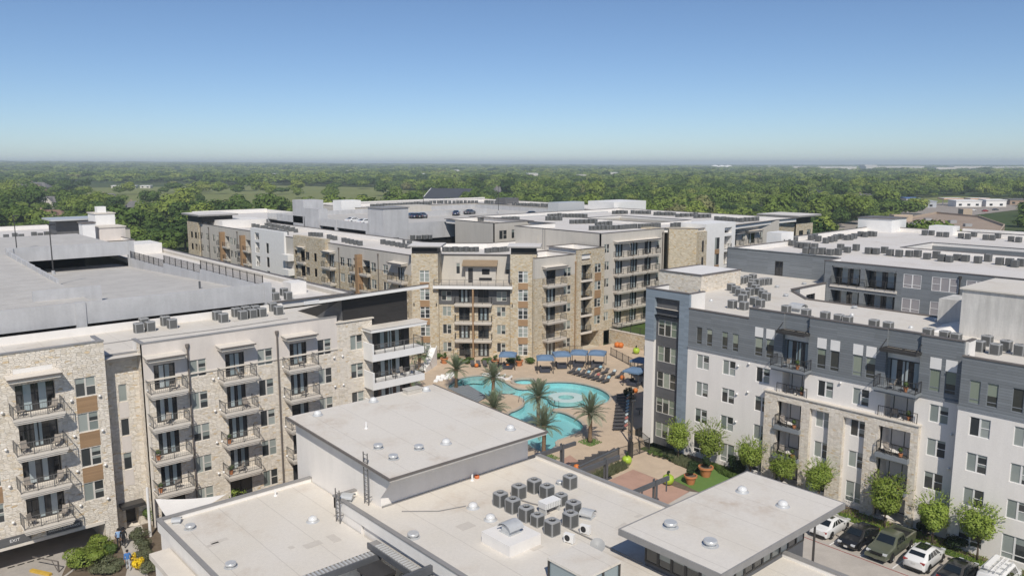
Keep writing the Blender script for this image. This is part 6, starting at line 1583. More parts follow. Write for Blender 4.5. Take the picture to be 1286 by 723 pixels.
# --- pool slide
q = (75.07, 105.05); q2 = (70.65, 102.17)
o = thing('pool_slide', 'white curved slide wall at the left end of the pool garden', 'slide', (q[0], q[1], 0), math.atan2(q2[1] - q[1], q2[0] - q[0]))
mb = MB()
for i in range(8):
    t0, t1 = i / 8, (i + 1) / 8; z0, z1 = 2.6 * (1 - t0) ** 1.7 + .35, 2.6 * (1 - t1) ** 1.7 + .35; x0, x1 = t0 * 5, t1 * 5
    for s_ in (-.55, .45): mb.hull8([(x0, s_, 0), (x1, s_, 0), (x1, s_ + .1, 0), (x0, s_ + .1, 0), (x0, s_, z0 + .35), (x1, s_, z1 + .35), (x1, s_ + .1, z1 + .35), (x0, s_ + .1, z0 + .35)])
ob('flank', mb.mesh('flank', M['white_resin']), o)
mb = MB()
for i in range(8):
    t0, t1 = i / 8, (i + 1) / 8; z0, z1 = 2.6 * (1 - t0) ** 1.7 + .3, 2.6 * (1 - t1) ** 1.7 + .3
    mb.poly((t0 * 5, -.45, z0), (t1 * 5, -.45, z1), (t1 * 5, .45, z1), (t0 * 5, .45, z0))
ob('chute', mb.mesh('chute', M['white_resin']), o)
# --- grey slatted deck between slide and peninsula
o = thing('slatted_deck', 'grey slatted boardwalk between the pool and the clubhouse', 'deck', (0, 0, 0))
C4 = [(68.26, 92.18), (71.62, 91.50), (69.97, 84.99), (67.14, 83.65)]; bm_ = MB(); NB = 11
for i in range(NB):
    t0, t1 = i / NB, (i + .86) / NB; L_ = lambda a, b, t: (a[0] + (b[0] - a[0]) * t, a[1] + (b[1] - a[1]) * t)
    a, b, c, d = L_(C4[0], C4[3], t0), L_(C4[1], C4[2], t0), L_(C4[1], C4[2], t1), L_(C4[0], C4[3], t1)
    ob('plank', MB().hull8([(x, y, .05) for x, y in (a, b, c, d)] + [(x, y, .14) for x, y in (a, b, c, d)]).mesh('plank', M['grey_trim']), o)
# --- low wall, planting strip, gate and fences
q0, q1 = (58.26, 55.58), (65.61, 56.46)
L = math.hypot(q1[0] - q0[0], q1[1] - q0[1])
M['slat_wood'] = siding('grey_slat_wood', (.17, .155, .145), .18, .4)
o = thing('low_wall', 'low grey slatted wall behind the salmon paving loungers', 'wall', (q0[0], q0[1], 0), math.atan2(q1[1] - q0[1], q1[0] - q0[0]))
ob('slats', MB().box(0, L, -.1, .1, 0, 1.35).mesh('slats', M['slat_wood']), o); ob('cap', MB().box(-.03, L + .03, -.14, .14, 1.353, 1.42).mesh('cap', M['steel_beam']), o)
def grasses(name, lab, poly, n, m, h, z=.0, seed=2, w=.035):
    rnd = random.Random(seed); mb = MB(); xs = [p[0] for p in poly]; ys = [p[1] for p in poly]; k = 0
    while k < n:
        x, y = rnd.uniform(min(xs), max(xs)), rnd.uniform(min(ys), max(ys))
        if not inpoly(x, y, poly): continue
        k += 1; a = rnd.uniform(0, 6.28); hh = h * rnd.uniform(.5, 1.1); lx, ly = rnd.uniform(-.4, .4) * hh, rnd.uniform(-.4, .4) * hh
        mb.poly((x - w * math.cos(a), y - w * math.sin(a), z), (x + w * math.cos(a), y + w * math.sin(a), z), (x + lx + w * .4 * math.cos(a), y + ly + w * .4 * math.sin(a), z + hh * .75), (x + lx * 1.6, y + ly * 1.6, z + hh))
    o = ob(name, mb.mesh(name, M[m])); o['kind'] = 'stuff'; o['label'] = lab; o['category'] = 'grass'; return o
grasses('ornamental_grass', 'ornamental grasses in the strip below the low slatted wall', [(58.80, 54.82), (64.65, 55.38), (64.42, 54.03), (59.78, 53.68), (57.86, 53.14)], 2600, 'leaf_grey', .75)
grasses('ornamental_grass', 'mixed low grasses in the bed below the corner tower', [(70.18, 54.09), (71.68, 53.45), (70.96, 49.21), (70.14, 47.79), (69.08, 49.32), (69.23, 51.36)], 2200, 'leaf_grey', .6, .0, 3)
grasses('ground_cover', 'green ground cover behind the terracotta pots', [(72.02, 48.59), (72.28, 46.52), (71.95, 43.85), (70.25, 44.48), (70.66, 46.44)], 2400, 'leaf_mid', .5, .0, 4, .06)
grasses('ground_cover', 'patchy green cover in the bed along the parking court', [(69.9, 8), (72.6, 8), (72.6, 39), (69.9, 39)], 3500, 'leaf_lime', .22, .0, 5, .05)
fence('metal_fence', 'black picket fence left of the garden gate', (65.36, 56.35), (67.13, 56.11), .02, 1.5)
fence('garden_gate', 'black double gate between the pool deck and the parking walk', (67.13, 56.11), (70.49, 56.03), .02, 1.5)
fence('metal_fence', 'black picket fence running back from the gate along the corner tower', (70.49, 56.03), (71.96, 58.85), .02, 1.5)
fence('metal_fence', 'black picket fence between the lounger line and the tower terraces', (67.39, 56.21), (85.29, 71.26), .02, 1.5)
fence('metal_fence', 'grey picket fence at the back of the pool court below the retaining wall', (102.09, 90.17), (98.45, 81.74), .02, 1.4)
o = thing('gate_post', 'dark stone gate post with a lantern beside the garden gate', 'post', (67.06, 56.00) + (0,)); ob('post', MB().box(-.22, .22, -.22, .22, 0, 1.9).mesh('post', M['frame_dark']), o); ob('lantern', MB().box(-.14, .14, -.14, .14, 1.95, 2.35).box(-.2, .2, -.2, .2, 2.36, 2.42).mesh('lantern', M['metal_dark']), o)
# --- pergola frames by the clubhouse
for i, (px, lab) in enumerate((((56.76, 56.63), 'dark steel pergola frame nearest the pool'), ((57.17, 50.85), 'dark steel pergola frame in the middle of three'), ((56.57, 44.16), 'dark steel pergola frame nearest the parking court'))):
    x, y = px; o = thing('pergola_frame', lab, 'pergola', (x, y, 0))
    ob('beam', MB().box(44.3 - x, 2.0, -.12, .12, 3.35, 3.75).mesh('beam', M['steel_beam']), o)
    for dy in (-.17, .17): ob('post', cached('ppost', lambda: MB().box(-.12, .12, -.05, .05, 0, 3.95).mesh('post', M['steel_beam'])), o, (0, dy, 0))
    if i == 2:
        for dx in (-1.9, 1.7): ob('hanger', cached('hang', lambda: MB().box(-.05, .05, -.05, .05, 2.3, 3.35).mesh('hanger', M['steel_beam'])), o, (dx, 0, 0))
# --- light posts
def slim_post(p, lab, h):
    o = thing('lamp_post', lab, 'lamp post', (p[0], p[1], -.05)); ob('pole', MB().cyl(0, 0, 0, h, .11, .09, 8).mesh('pole', M['metal_dark']), o); ob('head', MB().box(-.18, .5, -.12, .12, h, h + .12).mesh('head', M['metal_dark']), o)
slim_post((58.95, 29.65), 'dark light post in front of the white sedan', 5.2)
slim_post((70.05, 58.35), 'thin dark post beside the lounger line', 5.5)
o = thing('flagless_pole', 'white post holding the corner of the sail shade', 'post', (19.93, 71.78) + (0,)); ob('pole', MB().cyl(0, 0, 0, 4.6, .13, .11, 10).mesh('pole', M['white_paint']), o)
# sail shade
A_, B_, C_ = (19.63, 68.53), (24.64, 65.68), (19.40, 64.14)
mb = MB(); n = 7; G_ = {}
for i in range(n + 1):
    for j in range(n + 1 - i):
        u, v = i / n, j / n; w = 1 - u - v; z = 4.7 * w + 4.6 * u + 4.3 * v - 2.2 * (u * v + v * w + w * u) * .35
        G_[i, j] = (A_[0] * w + B_[0] * u + C_[0] * v, A_[1] * w + B_[1] * u + C_[1] * v, z)
for i in range(n):
    for j in range(n - i):
        mb.poly(G_[i, j], G_[i + 1, j], G_[i, j + 1])
        if j < n - i - 1: mb.poly(G_[i + 1, j], G_[i + 1, j + 1], G_[i, j + 1])
solo('sail_shade', mb.mesh('sail_shade', plain('sail_cloth', (.74, .72, .69), .8, .04), 1), 'off-white triangular sail shade between clubhouse and limestone block', 'sail shade')
# --- shrubs: left entry
def shrub(p, rx, rz, m, lab, seed, n=1800, size=.09, group=None, z=0.0):
    return solo('shrub', leafball(rx, rx, rz, n, size, seed, 7).mesh('shrub', M[m]), lab, 'shrub', (p[0], p[1], z), 0, group)
shrub((14.21, 69.90), 2.0, .95, 'leaf_lime', 'large bright green shrub beside the garage drive', 21, 6000, .085, None, -.2)
shrub((16.05, 72.33), 1.3, .7, 'leaf_lime', 'rounded bright shrub at the kerb end by the garage column', 22, 2600, .08, None, -.2)
shrub((15.44, 68.29), 1.7, .55, 'leaf_grey', 'low grey-green shrub between the drive and the entry walk', 23, 3000, .08, None, -.2)
shrub((16.33, 70.95), .8, .55, 'leaf_mid', 'small dark shrub at the corner of the entry walk', 24, 1200, .08, None, -.2)
for i, p in enumerate(((18.54, 69.63), (18.08, 67.24), (17.70, 64.96), (19.09, 71.90))): shrub(p, 1.0, .6, 'leaf_grey', ('sage shrub along the entry walk, second from the door', 'sage shrub along the entry walk, third from the door', 'sage shrub along the entry walk, nearest the camera', 'sage shrub along the entry walk, nearest the door')[i], 30 + i, 1600, .07)
shrub((20.98, 74.26), .9, 1.0, 'leaf_mid', 'dark shrub behind the white shade post', 40, 1600); shrub((28.28, 74.67), 2.0, 1.1, 'leaf_lime', 'bright shrub showing over the left clubhouse parapet', 41, 3200, .1); shrub((35.48, 75.88), 1.0, 1.3, 'leaf_lime', 'bright shrub in the gap beside the raised clubhouse block', 42, 1500, .09)
M['yellow'] = plain('yellow_bloom', (.75, .52, .01), .5, .1)
shrub((17.23, 66.06), .55, .65, 'yellow', 'yellow flowering bush on the entry walk', 43, 900, .08); shrub((17.13, 67.01), .3, .7, 'yellow', 'small pale yellow bush beside the walking person', 44, 400, .06)
for i, p in enumerate(((78.47, 102.77), (80.19, 101.97), (82.39, 100.03), (85.49, 97.31), (87.41, 95.27), (76.06, 108.50), (78.04, 108.25))): shrub(p, 1.2, .6, 'leaf_mid', 'clipped shrub in the hedge before the stone building', 50 + i, 900, .12, 'hedge shrubs before the stone building')
for i, p in enumerate([(69.49, 55.04), (69.50, 54.36), (69.51, 53.68), (69.59, 52.96), (69.67, 52.24)]): shrub(p, .42, .36, 'leaf_mid' if i < 3 else 'leaf_deep', 'small round shrub in the row under the corner tower window', 60 + i, 420, .06, 'round shrubs under the corner tower')
shrub((71.57, 45.05), 1.15, 1.35, 'leaf_deep', 'dark conical evergreen between the small trees', 70, 2600, .09)
shrub((69.47, 48.98), 1.0, .5, 'leaf_deep', 'low dark shrub behind the terracotta pots', 71, 1000, .08); shrub((73.94, 30.45), .9, .8, 'leaf_deep', 'dark shrub between the black car and the pickup', 72, 1400, .08); shrub((72.80, 26.36), .8, .6, 'leaf_deep', 'low dark shrub right of the pickup', 73, 1200, .08); shrub((71.42, 23.17), 1.2, .7, 'leaf_deep', 'dark shrub behind the white crossover', 74, 1600, .08)
shrub((82.66, 69.03), .7, 1.2, 'leaf_grey', 'thin spiky shrub on the tower terrace', 75, 500, .07); shrub((84.95, 71.56), .9, .9, 'leaf_deep', 'dark planting at the end of the lounger line', 76, 1200, .09)
shrub((57.80, 48.48), .5, .5, 'leaf_mid', 'small agave-like plant by the clubhouse edge', 77, 500, .07)
# terrace tables by the tower
def patio_set(p, lab):
    o = thing('patio_table', lab, 'table', (p[0], p[1], .01)); ob('top', MB().lathe([(0, .72), (.55, .72), (.55, .76), (0, .77)], 14).mesh('top', M['metal_dark']), o); ob('stem', MB().cyl(0, 0, 0, .72, .06, .06, 8).mesh('stem', M['metal_dark']), o)
patio_set((80.17, 65.55), 'dark round patio table on the tower terrace'); patio_set((82.28, 105.27), 'dark round patio table at the stone building door')
# small stair rails in the pool
for p, lab in (((71.97, 79.90), 'dark pool handrail on the peninsula edge'), ((74.10, 75.09), 'dark pool handrail at the middle steps'), ((73.95, 75.71), 'second dark pool handrail at the middle steps')):
    solo('handrail', MB().tube([(0, -.3, -.1), (0, -.3, .9), (0, .3, .9), (0, .5, -.3)], .035, 6).mesh('handrail', M['metal_dark']), lab, 'handrail', (p[0], p[1], 0), R(40))
# balcony furniture
CH = thing('patio_chair', 'x', 'chair')
M['wicker'] = plain('taupe_wicker', (.30, .265, .23), .8, .2, 5)
ob('seat', MB().box(-.25, .25, -.25, .25, .4, .45).mesh('seat', M['wicker']), CH); ob('backrest', MB().hull8([(-.25, .2, .45), (.25, .2, .45), (.25, .25, .45), (-.25, .25, .45), (-.25, .32, .95), (.25, .32, .95), (.25, .36, .95), (-.25, .36, .95)]).mesh('backrest', M['wicker']), CH)
lg = MB().box(-.02, .02, -.02, .02, 0, .4).mesh('leg', M['metal_dark'])
for x in (-.22, .22):
    for y in (-.22, .22): ob('leg', lg, CH, (x, y, 0))
LN = ['second', 'third', 'fourth', 'top']
for i, z in enumerate(LV):
    for j, (dx, rz) in enumerate(((-1.1, .5), (1.15, -.6))): dup(CH, (12.27 + dx, 72.7, z + .01), rz + random.uniform(-.5, .5), 'taupe chair at the %s end of the %s-floor balcony over the garage' % (('left', 'right')[j], LN[i]))
for j, dx in enumerate((-.9, .2, 1.4)): dup(CH, (47.2 + dx, 72.2, LV[2] + .12), 1.2 - j, ('left', 'middle', 'right')[j] + ' taupe chair on the white-framed balcony below the top one')
CN = ['left', 'middle', 'right']
PP = thing('potted_plant', 'x', 'plant'); ob('pot', MB().lathe([(.13, 0), (.19, .32), (.21, .32), (.21, .38), (.17, .38)], 10, (0, 0, 0), True).mesh('pot', M['terracotta'], 35), PP); ob('foliage', leafball(.3, .3, .38, 220, .08, 9, 4, .32).mesh('foliage', M['leaf_mid']), PP)
rnd = random.Random(4)
for ci, cx in enumerate((22.5, 29.0, 35.55)):
    for i, z in enumerate(LV):
        k = (ci * 4 + i) % 4
        if k in (0, 1): dup(PP, (cx + rnd.choice((-1.2, 1.2)), 72.5, z + .01), rnd.uniform(0, 6), 'potted plant on the %s-floor balcony of the %s column, limestone block' % (LN[i], CN[ci]))
        if k in (0, 2, 3): dup(CH, (cx + rnd.uniform(-.8, .8), 72.6, z + .01), rnd.uniform(0, 6), 'taupe chair on the %s-floor balcony of the %s column, limestone block' % (LN[i], CN[ci]))
for j, y in enumerate((39.95, 29.45)):
    for i, z in enumerate((12.73, 9.76, 6.56, 3.46)):
        nm = ('top', 'second', 'third', 'lowest')[i] + ' balcony of the ' + ('left', 'right')[j] + ' stack, grey and white block'
        dup(CH, (72.35 if i != 1 else 73.6, y + .5, z), rnd.uniform(0, 6), 'taupe chair in the ' + nm); dup(PP, (72.3 if i != 1 else 73.5, y - .75, z), 0, 'potted plant in the ' + nm)
for t in (CH, PP):
    for c in list(t.children): bpy.data.objects.remove(c)
    bpy.data.objects.remove(t)
# ------------------------------------------------------------------ vehicles
def paintmat(name, c, flake=0.0):
    t = NT(name); t.set('Base Color', (c[0], c[1], c[2], 1)); t.set('Roughness', .35); t.set('Coat Weight', 1.0); t.set('Coat Roughness', .04); t.set('Metallic', flake); return t.m
M['car_white'] = paintmat('white_car_paint', (.72, .72, .71)); M['car_black'] = paintmat('black_car_paint', (.012, .012, .013)); M['car_olive'] = paintmat('olive_car_paint', (.115, .125, .085), .2); M['car_grey'] = paintmat('grey_car_paint', (.12, .13, .15), .4); M['car_blue'] = paintmat('blue_car_paint', (.03, .045, .09), .3); M['car_red'] = paintmat('red_car_paint', (.30, .02, .015))
M['car_glass'] = glassy('car_glass', [(0, (.012, .016, .018))], .06); M['tyre'] = plain('tyre_rubber', (.018, .018, .018), .85, .1); M['alloy'] = plain('alloy_rim', (.38, .38, .39), .3, .08, metal=.8)
M['lamp_red'] = paintmat('tail_lamp', (.32, .012, .01)); M['lamp_clear'] = paintmat('head_lamp', (.62, .64, .66)); M['plate'] = plain('number_plate', (.62, .62, .60), .5, .03); M['trim_black'] = plain('black_trim', (.02, .02, .02), .6, .1)
def wheel_meshes(r, w):
    a = MB(); a.lathe([(r * .62, -w/2), (r * .93, -w/2), (r, -w * .3), (r, w * .3), (r * .93, w/2), (r * .62, w/2)], 20); b = MB(); b.lathe([(0, w * .42), (r * .25, w * .44), (r * .6, w * .36), (r * .64, w * .5)], 16); b.lathe([(r * .64, -w * .5), (r * .6, -w * .36), (0, -w * .4)], 16)
    for k in range(5):
        an = k * 1.2566; b.bar((r * .1 * math.cos(an), r * .1 * math.sin(an), w * .46), (r * .6 * math.cos(an), r * .6 * math.sin(an), w * .46), .06, .03)
    for m in (a, b): m.v = [(x, z, y) for x, y, z in m.v]
    return a.mesh('tyre', M['tyre'], 40), b.mesh('rim', M['alloy'], 40)
def interp(st, x):
    for a, b in zip(st[:-1], st[1:]):
        if a[0] <= x <= b[0]:
            t = (x - a[0]) / (b[0] - a[0]); return [p + (q - p) * t for p, q in zip(a, b)]
    return list(st[-1])
def car(lab, cat, st, paint, loc, rz, glass, wheels, wr=.33, lamps=(.62, .78), tail=(.72, .9), extras=None, name='car', group=None):
    o = thing(name, lab, cat, loc, rz, group); mb = MB(); rings_ = []
    for x, w, zl, zb, zt, wt in st:
        zm = zl + (zb - zl) * .55
        half = [(w * .93, zl), (w, zl + .12), (w * 1.0, zm), (w * .975, zb), (wt + (w * .975 - wt) * .12, zt - (zt - zb) * .10), (wt * .9, zt)]
        rings_.append([(x, -y, z) for y, z in half[::-1]][::-1][:0] + [(x, y, z) for y, z in half] + [(x, 0, zt + .02)] + [(x, -y, z) for y, z in half[::-1]])
    mb.loft(rings_, True, True)
    body = ob('body', mb.mesh('body', paint, 38), o)
    def S(x, t, s_):                                  # point on the cabin side
        _, w, zl, zb, zt, wt = interp(st, x); yb, yt = w * .975, wt + (w * .975 - wt) * .12; zt2 = zt - (zt - zb) * .10
        return Vector((x, s_ * (yb + (yt - yb) * t + .012), zb + (zt2 - zb) * t))
    rb, rt, ft, fb = glass                            # x of rear base, rear top, front top, front base
    for s_ in (-1, 1):
        m = MB(); cols = [(rb + .22, rt + .1)] + [(rb + .22 + (fb - rb - .47) * k / 4, rt + .1 + (ft - rt - .2) * k / 4) for k in (1, 2, 3)] + [(fb - .25, ft - .1)]
        for a, b in zip(cols[:-1], cols[1:]):
            g_ = .035
            p = [S(a[0] + g_, .14, s_), S(b[0] - g_, .14, s_), S(b[1] - g_, .88, s_), S(a[1] + g_, .88, s_)]
            m.poly(*(p if s_ < 0 else p[::-1]))
        ob('side_window', m.mesh('side_window', M['car_glass']), o)
        mm = interp(st, fb); ob('mirror', MB().box(-.1, .08, -.1, .1, -.07, .07).mesh('mirror', paint), o, (fb - .35, s_ * (mm[1] + .1), mm[3] + .08))
    def T(x, fr): v = interp(st, x); return [Vector((x, -v[5] * .86 * fr, v[4] + .012)), Vector((x, v[5] * .86 * fr, v[4] + .012))]
    for nm, a, b, dx in (('windscreen', fb - .06, ft + .06, .015), ('rear_window', rb + .06, rt - .06, -.015)):
        m = MB(); N = 3
        for k in range(N):
            p0 = T(a + (b - a) * k / N, 1.0); p1 = T(a + (b - a) * (k + 1) / N, 1.0); m.poly(*[q + Vector((dx, 0, .014)) for q in (p0[0], p0[1], p1[1], p1[0])])
        ob(nm, m.mesh(nm, M['car_glass']), o)
    ty, ri = wheel_meshes(wr, .22)
    for x in wheels:
        w = interp(st, x)[1]
        for s_ in (-1, 1):
            k = ob('wheel', ty, o, (x, s_ * (w - .09), wr), 0 if s_ < 0 else math.pi); ob('rim', ri, k)
            ob('wheel_arch', cached(('arch', wr), lambda: (lambda mb_: (setattr(mb_, 'v', [(x_, z_, y_) for x_, y_, z_ in mb_.v]), mb_.mesh('wheel_arch', M['trim_black']))[1])(MB().lathe([(0, 0), (wr * 1.16, 0)], 18))), o, (x, s_ * (w + .004), wr + .02))
    xf, xr = st[-1][0], st[0][0]; vf, vr = interp(st, xf - .12), interp(st, xr + .1)
    for s_ in (-1, 1):
        ob('headlight', MB().box(-.16, .1, -.17, .17, -.07, .07).mesh('headlight', M['lamp_clear']), o, (xf - .12, s_ * vf[1] * .78, lamps[0] + .02))
        ob('taillight', MB().box(-.06, .12, -.17, .17, -.08, .08).mesh('taillight', M['lamp_red']), o, (xr + .07, s_ * vr[1] * .8, tail[0] + .05))
    ob('grille', MB().box(-.02, .02, -.42, .42, -.1, .1).mesh('grille', M['trim_black']), o, (xf, 0, lamps[0] - .08)); ob('license_plate', MB().box(-.012, .012, -.16, .16, -.08, .08).mesh('license_plate', M['plate']), o, (xf + .025, 0, .42)); ob('license_plate', MB().box(-.012, .012, -.16, .16, -.08, .08).mesh('license_plate', M['plate']), o, (xr - .02, 0, tail[0] - .1))
    ob('bumper', MB().box(xr - .03, xr + .3, -vr[1] * .86, vr[1] * .86, .28, .45).mesh('bumper', M['trim_black']), o)
    if extras: extras(o)
    return o
SED = [(-2.36, .70, .38, .78, .82, .56), (-2.22, .84, .26, .93, .99, .70), (-1.62, .90, .2, .97, 1.06, .74), (-.85, .91, .2, .96, 1.40, .60), (-.1, .91, .2, .95, 1.46, .62), (.4, .91, .2, .94, 1.41, .60), (1.12, .91, .2, .92, 1.01, .74), (1.85, .88, .22, .82, .87, .70), (2.22, .78, .27, .68, .71, .6), (2.38, .62, .36, .55, .57, .5)]
SUV = [(-2.28, .72, .4, .88, .98, .6), (-2.14, .88, .3, 1.05, 1.14, .74), (-1.85, .92, .24, 1.08, 1.30, .72), (-1.35, .93, .22, 1.06, 1.58, .66), (-.3, .93, .22, 1.05, 1.66, .68), (.4, .93, .22, 1.04, 1.60, .66), (1.1, .93, .22, 1.03, 1.12, .76), (1.8, .90, .24, .92, .98, .74), (2.18, .8, .3, .76, .8, .62), (2.3, .66, .4, .62, .65, .54)]
def sunroof(o): ob('sunroof', MB().box(-.35, .25, -.42, .42, 0, .012).mesh('sunroof', M['car_glass']), o, (-.2, 0, 1.475))
def sunroof2(o):
    ob('sunroof', MB().box(-.75, .45, -.45, .45, 0, .012).mesh('sunroof', M['car_glass']), o, (-.25, 0, 1.685)); ob('lower_cladding', MB().box(-2.0, 1.9, -.945, .945, .24, .42).mesh('lower_cladding', M['trim_black']), o)
car('white sedan parked nose-in beside the pavilion canopy', 'car', SED, M['car_white'], (66.9, 32.2, -.1), 0, (-1.62, -.85, .4, 1.12), (-1.42, 1.42), extras=sunroof)
car('black sedan parked nose-out between the white sedan and the pickup', 'car', SED, M['car_black'], (66.7, 29.5, -.1), math.pi, (-1.62, -.85, .4, 1.12), (-1.42, 1.42))
car('white crossover parked nose-in, right of the olive pickup', 'car', SUV, M['car_white'], (67.1, 24.05, -.1), 0, (-1.85, -1.35, .4, 1.1), (-1.35, 1.38), .36, (.78, .9), (.95, 1.0), sunroof2)
car('black sedan cut off by the bottom edge, right of the white crossover', 'car', SED, M['car_black'], (66.7, 21.3, -.1), 0, (-1.62, -.85, .4, 1.12), (-1.42, 1.42))
# pickup
PK = [(-2.9, .93, .45, 1.02, 1.06, .9), (-2.88, .95, .35, 1.04, 1.07, .92), (-1.0, .97, .32, 1.05, 1.08, .93), (-.92, .97, .3, 1.08, 1.12, .92), (-.78, .97, .3, 1.1, 1.78, .74), (.0, .97, .3, 1.1, 1.84, .76), (.55, .97, .3, 1.1, 1.78, .74), (1.25, .97, .3, 1.1, 1.18, .84), (2.2, .95, .34, 1.02, 1.08, .82), (2.62, .9, .38, .9, .94, .76), (2.78, .8, .45, .75, .78, .66)]
def bed(o):
    ob('bed_floor', MB().box(-2.78, -1.02, -.78, .78, 1.098, 1.104).mesh('bed_floor', M['trim_black']), o)
    for nm, b in (('bed_rail', (-2.88, -.95, -.97, -.8, 1.0, 1.32)), ('bed_rail', (-2.88, -.95, .8, .97, 1.0, 1.32)), ('tailgate', (-2.92, -2.8, -.8, .8, .7, 1.32))): ob(nm, MB().box(*b).mesh(nm, M['car_olive']), o)
    ob('front_bumper', MB().box(2.6, 2.92, -.9, .9, .42, .66).mesh('front_bumper', M['car_olive']), o)
    for z in (.82, .93): ob('grille_bar', MB().box(2.78, 2.84, -.55, .55, z - .03, z + .03).mesh('grille_bar', M['trim_black']), o)
car('matt olive pickup truck parked nose-out in the middle of the row', 'pickup truck', PK, M['car_olive'], (67.0, 26.85, -.1), math.pi, (-.92, -.78, .55, 1.25), (-1.85, 1.75), .4, (.86, .9), (.9, 1.0), bed, 'pickup_truck')
# van with roof rack
VN = [(-2.7, .9, .4, 1.3, 1.9, .78), (-2.62, .96, .3, 1.32, 2.02, .8), (-1, .97, .28, 1.3, 2.06, .82), (.7, .97, .28, 1.28, 2.03, .8), (1.35, .97, .28, 1.2, 1.34, .84), (2.2, .93, .3, 1.02, 1.1, .78), (2.5, .78, .4, .8, .84, .64)]
def rack(o):
    for x in (-2.1, -1.1, -.1): ob('rack_bar', MB().box(x - .03, x + .03, -.75, .75, 2.12, 2.2).mesh('rack_bar', M['galv']), o)
    for y in (-.7, .7): ob('rack_rail', MB().box(-2.3, .4, y - .03, y + .03, 2.2, 2.26).mesh('rack_rail', M['galv']), o)
    for y in (-.35, -.05):
        ob('ladder_rail', MB().box(-2.5, .6, y - .03, y + .03, 2.28, 2.36).mesh('ladder_rail', M['white_resin']), o)
    for i in range(9): ob('ladder_rung', cached('rung', lambda: MB().box(-.02, .02, -.15, .15, 0, .04).mesh('ladder_rung', M['white_resin'])), o, (-2.3 + i * .33, -.2, 2.3))
    ob('pipe_tube', MB().box(-2.3, .3, .2, .5, 2.27, 2.5).mesh('pipe_tube', M['white_resin']), o)
car('white work van with ladders on its roof rack, bottom right corner', 'van', VN, M['car_white'], (67.6, 18.6, -.1), 0, (-2.62, -2.5, .7, 1.35), (-1.7, 1.6), .36, (.85, .95), (1.0, 1.1), rack, 'work_van')
# cars on the second garage deck
for i, (p, pm, rz, lab) in enumerate((((121.29, 178.95), 'car_blue', 1.3, 'dark blue car at the corner of the second garage deck'), ((122.34, 178.03), 'car_black', 1.3, 'black car second in line on the second garage deck'), ((124.30, 178.42), 'car_grey', 1.3, 'grey car third in line on the second garage deck'), ((100.66, 173.99), 'car_white', .2, 'white car behind the garage spandrel left of its corner tower'), ((100.17, 167.53), 'car_white', .2, 'second white car behind the spandrel, close to the corner tower'), ((137.35, 180.27), 'car_blue', .8, 'blue car farther back on the second garage deck'), ((143.55, 181.94), 'car_grey', .4, 'grey car at the back of the second garage deck'), ((151.12, 163.60), 'car_black', .3, 'black car at the right end of the second garage deck'))):
    car(lab, 'car', SED, M[pm], (p[0], p[1], 18.4), rz, (-1.62, -.85, .4, 1.12), (-1.42, 1.42))
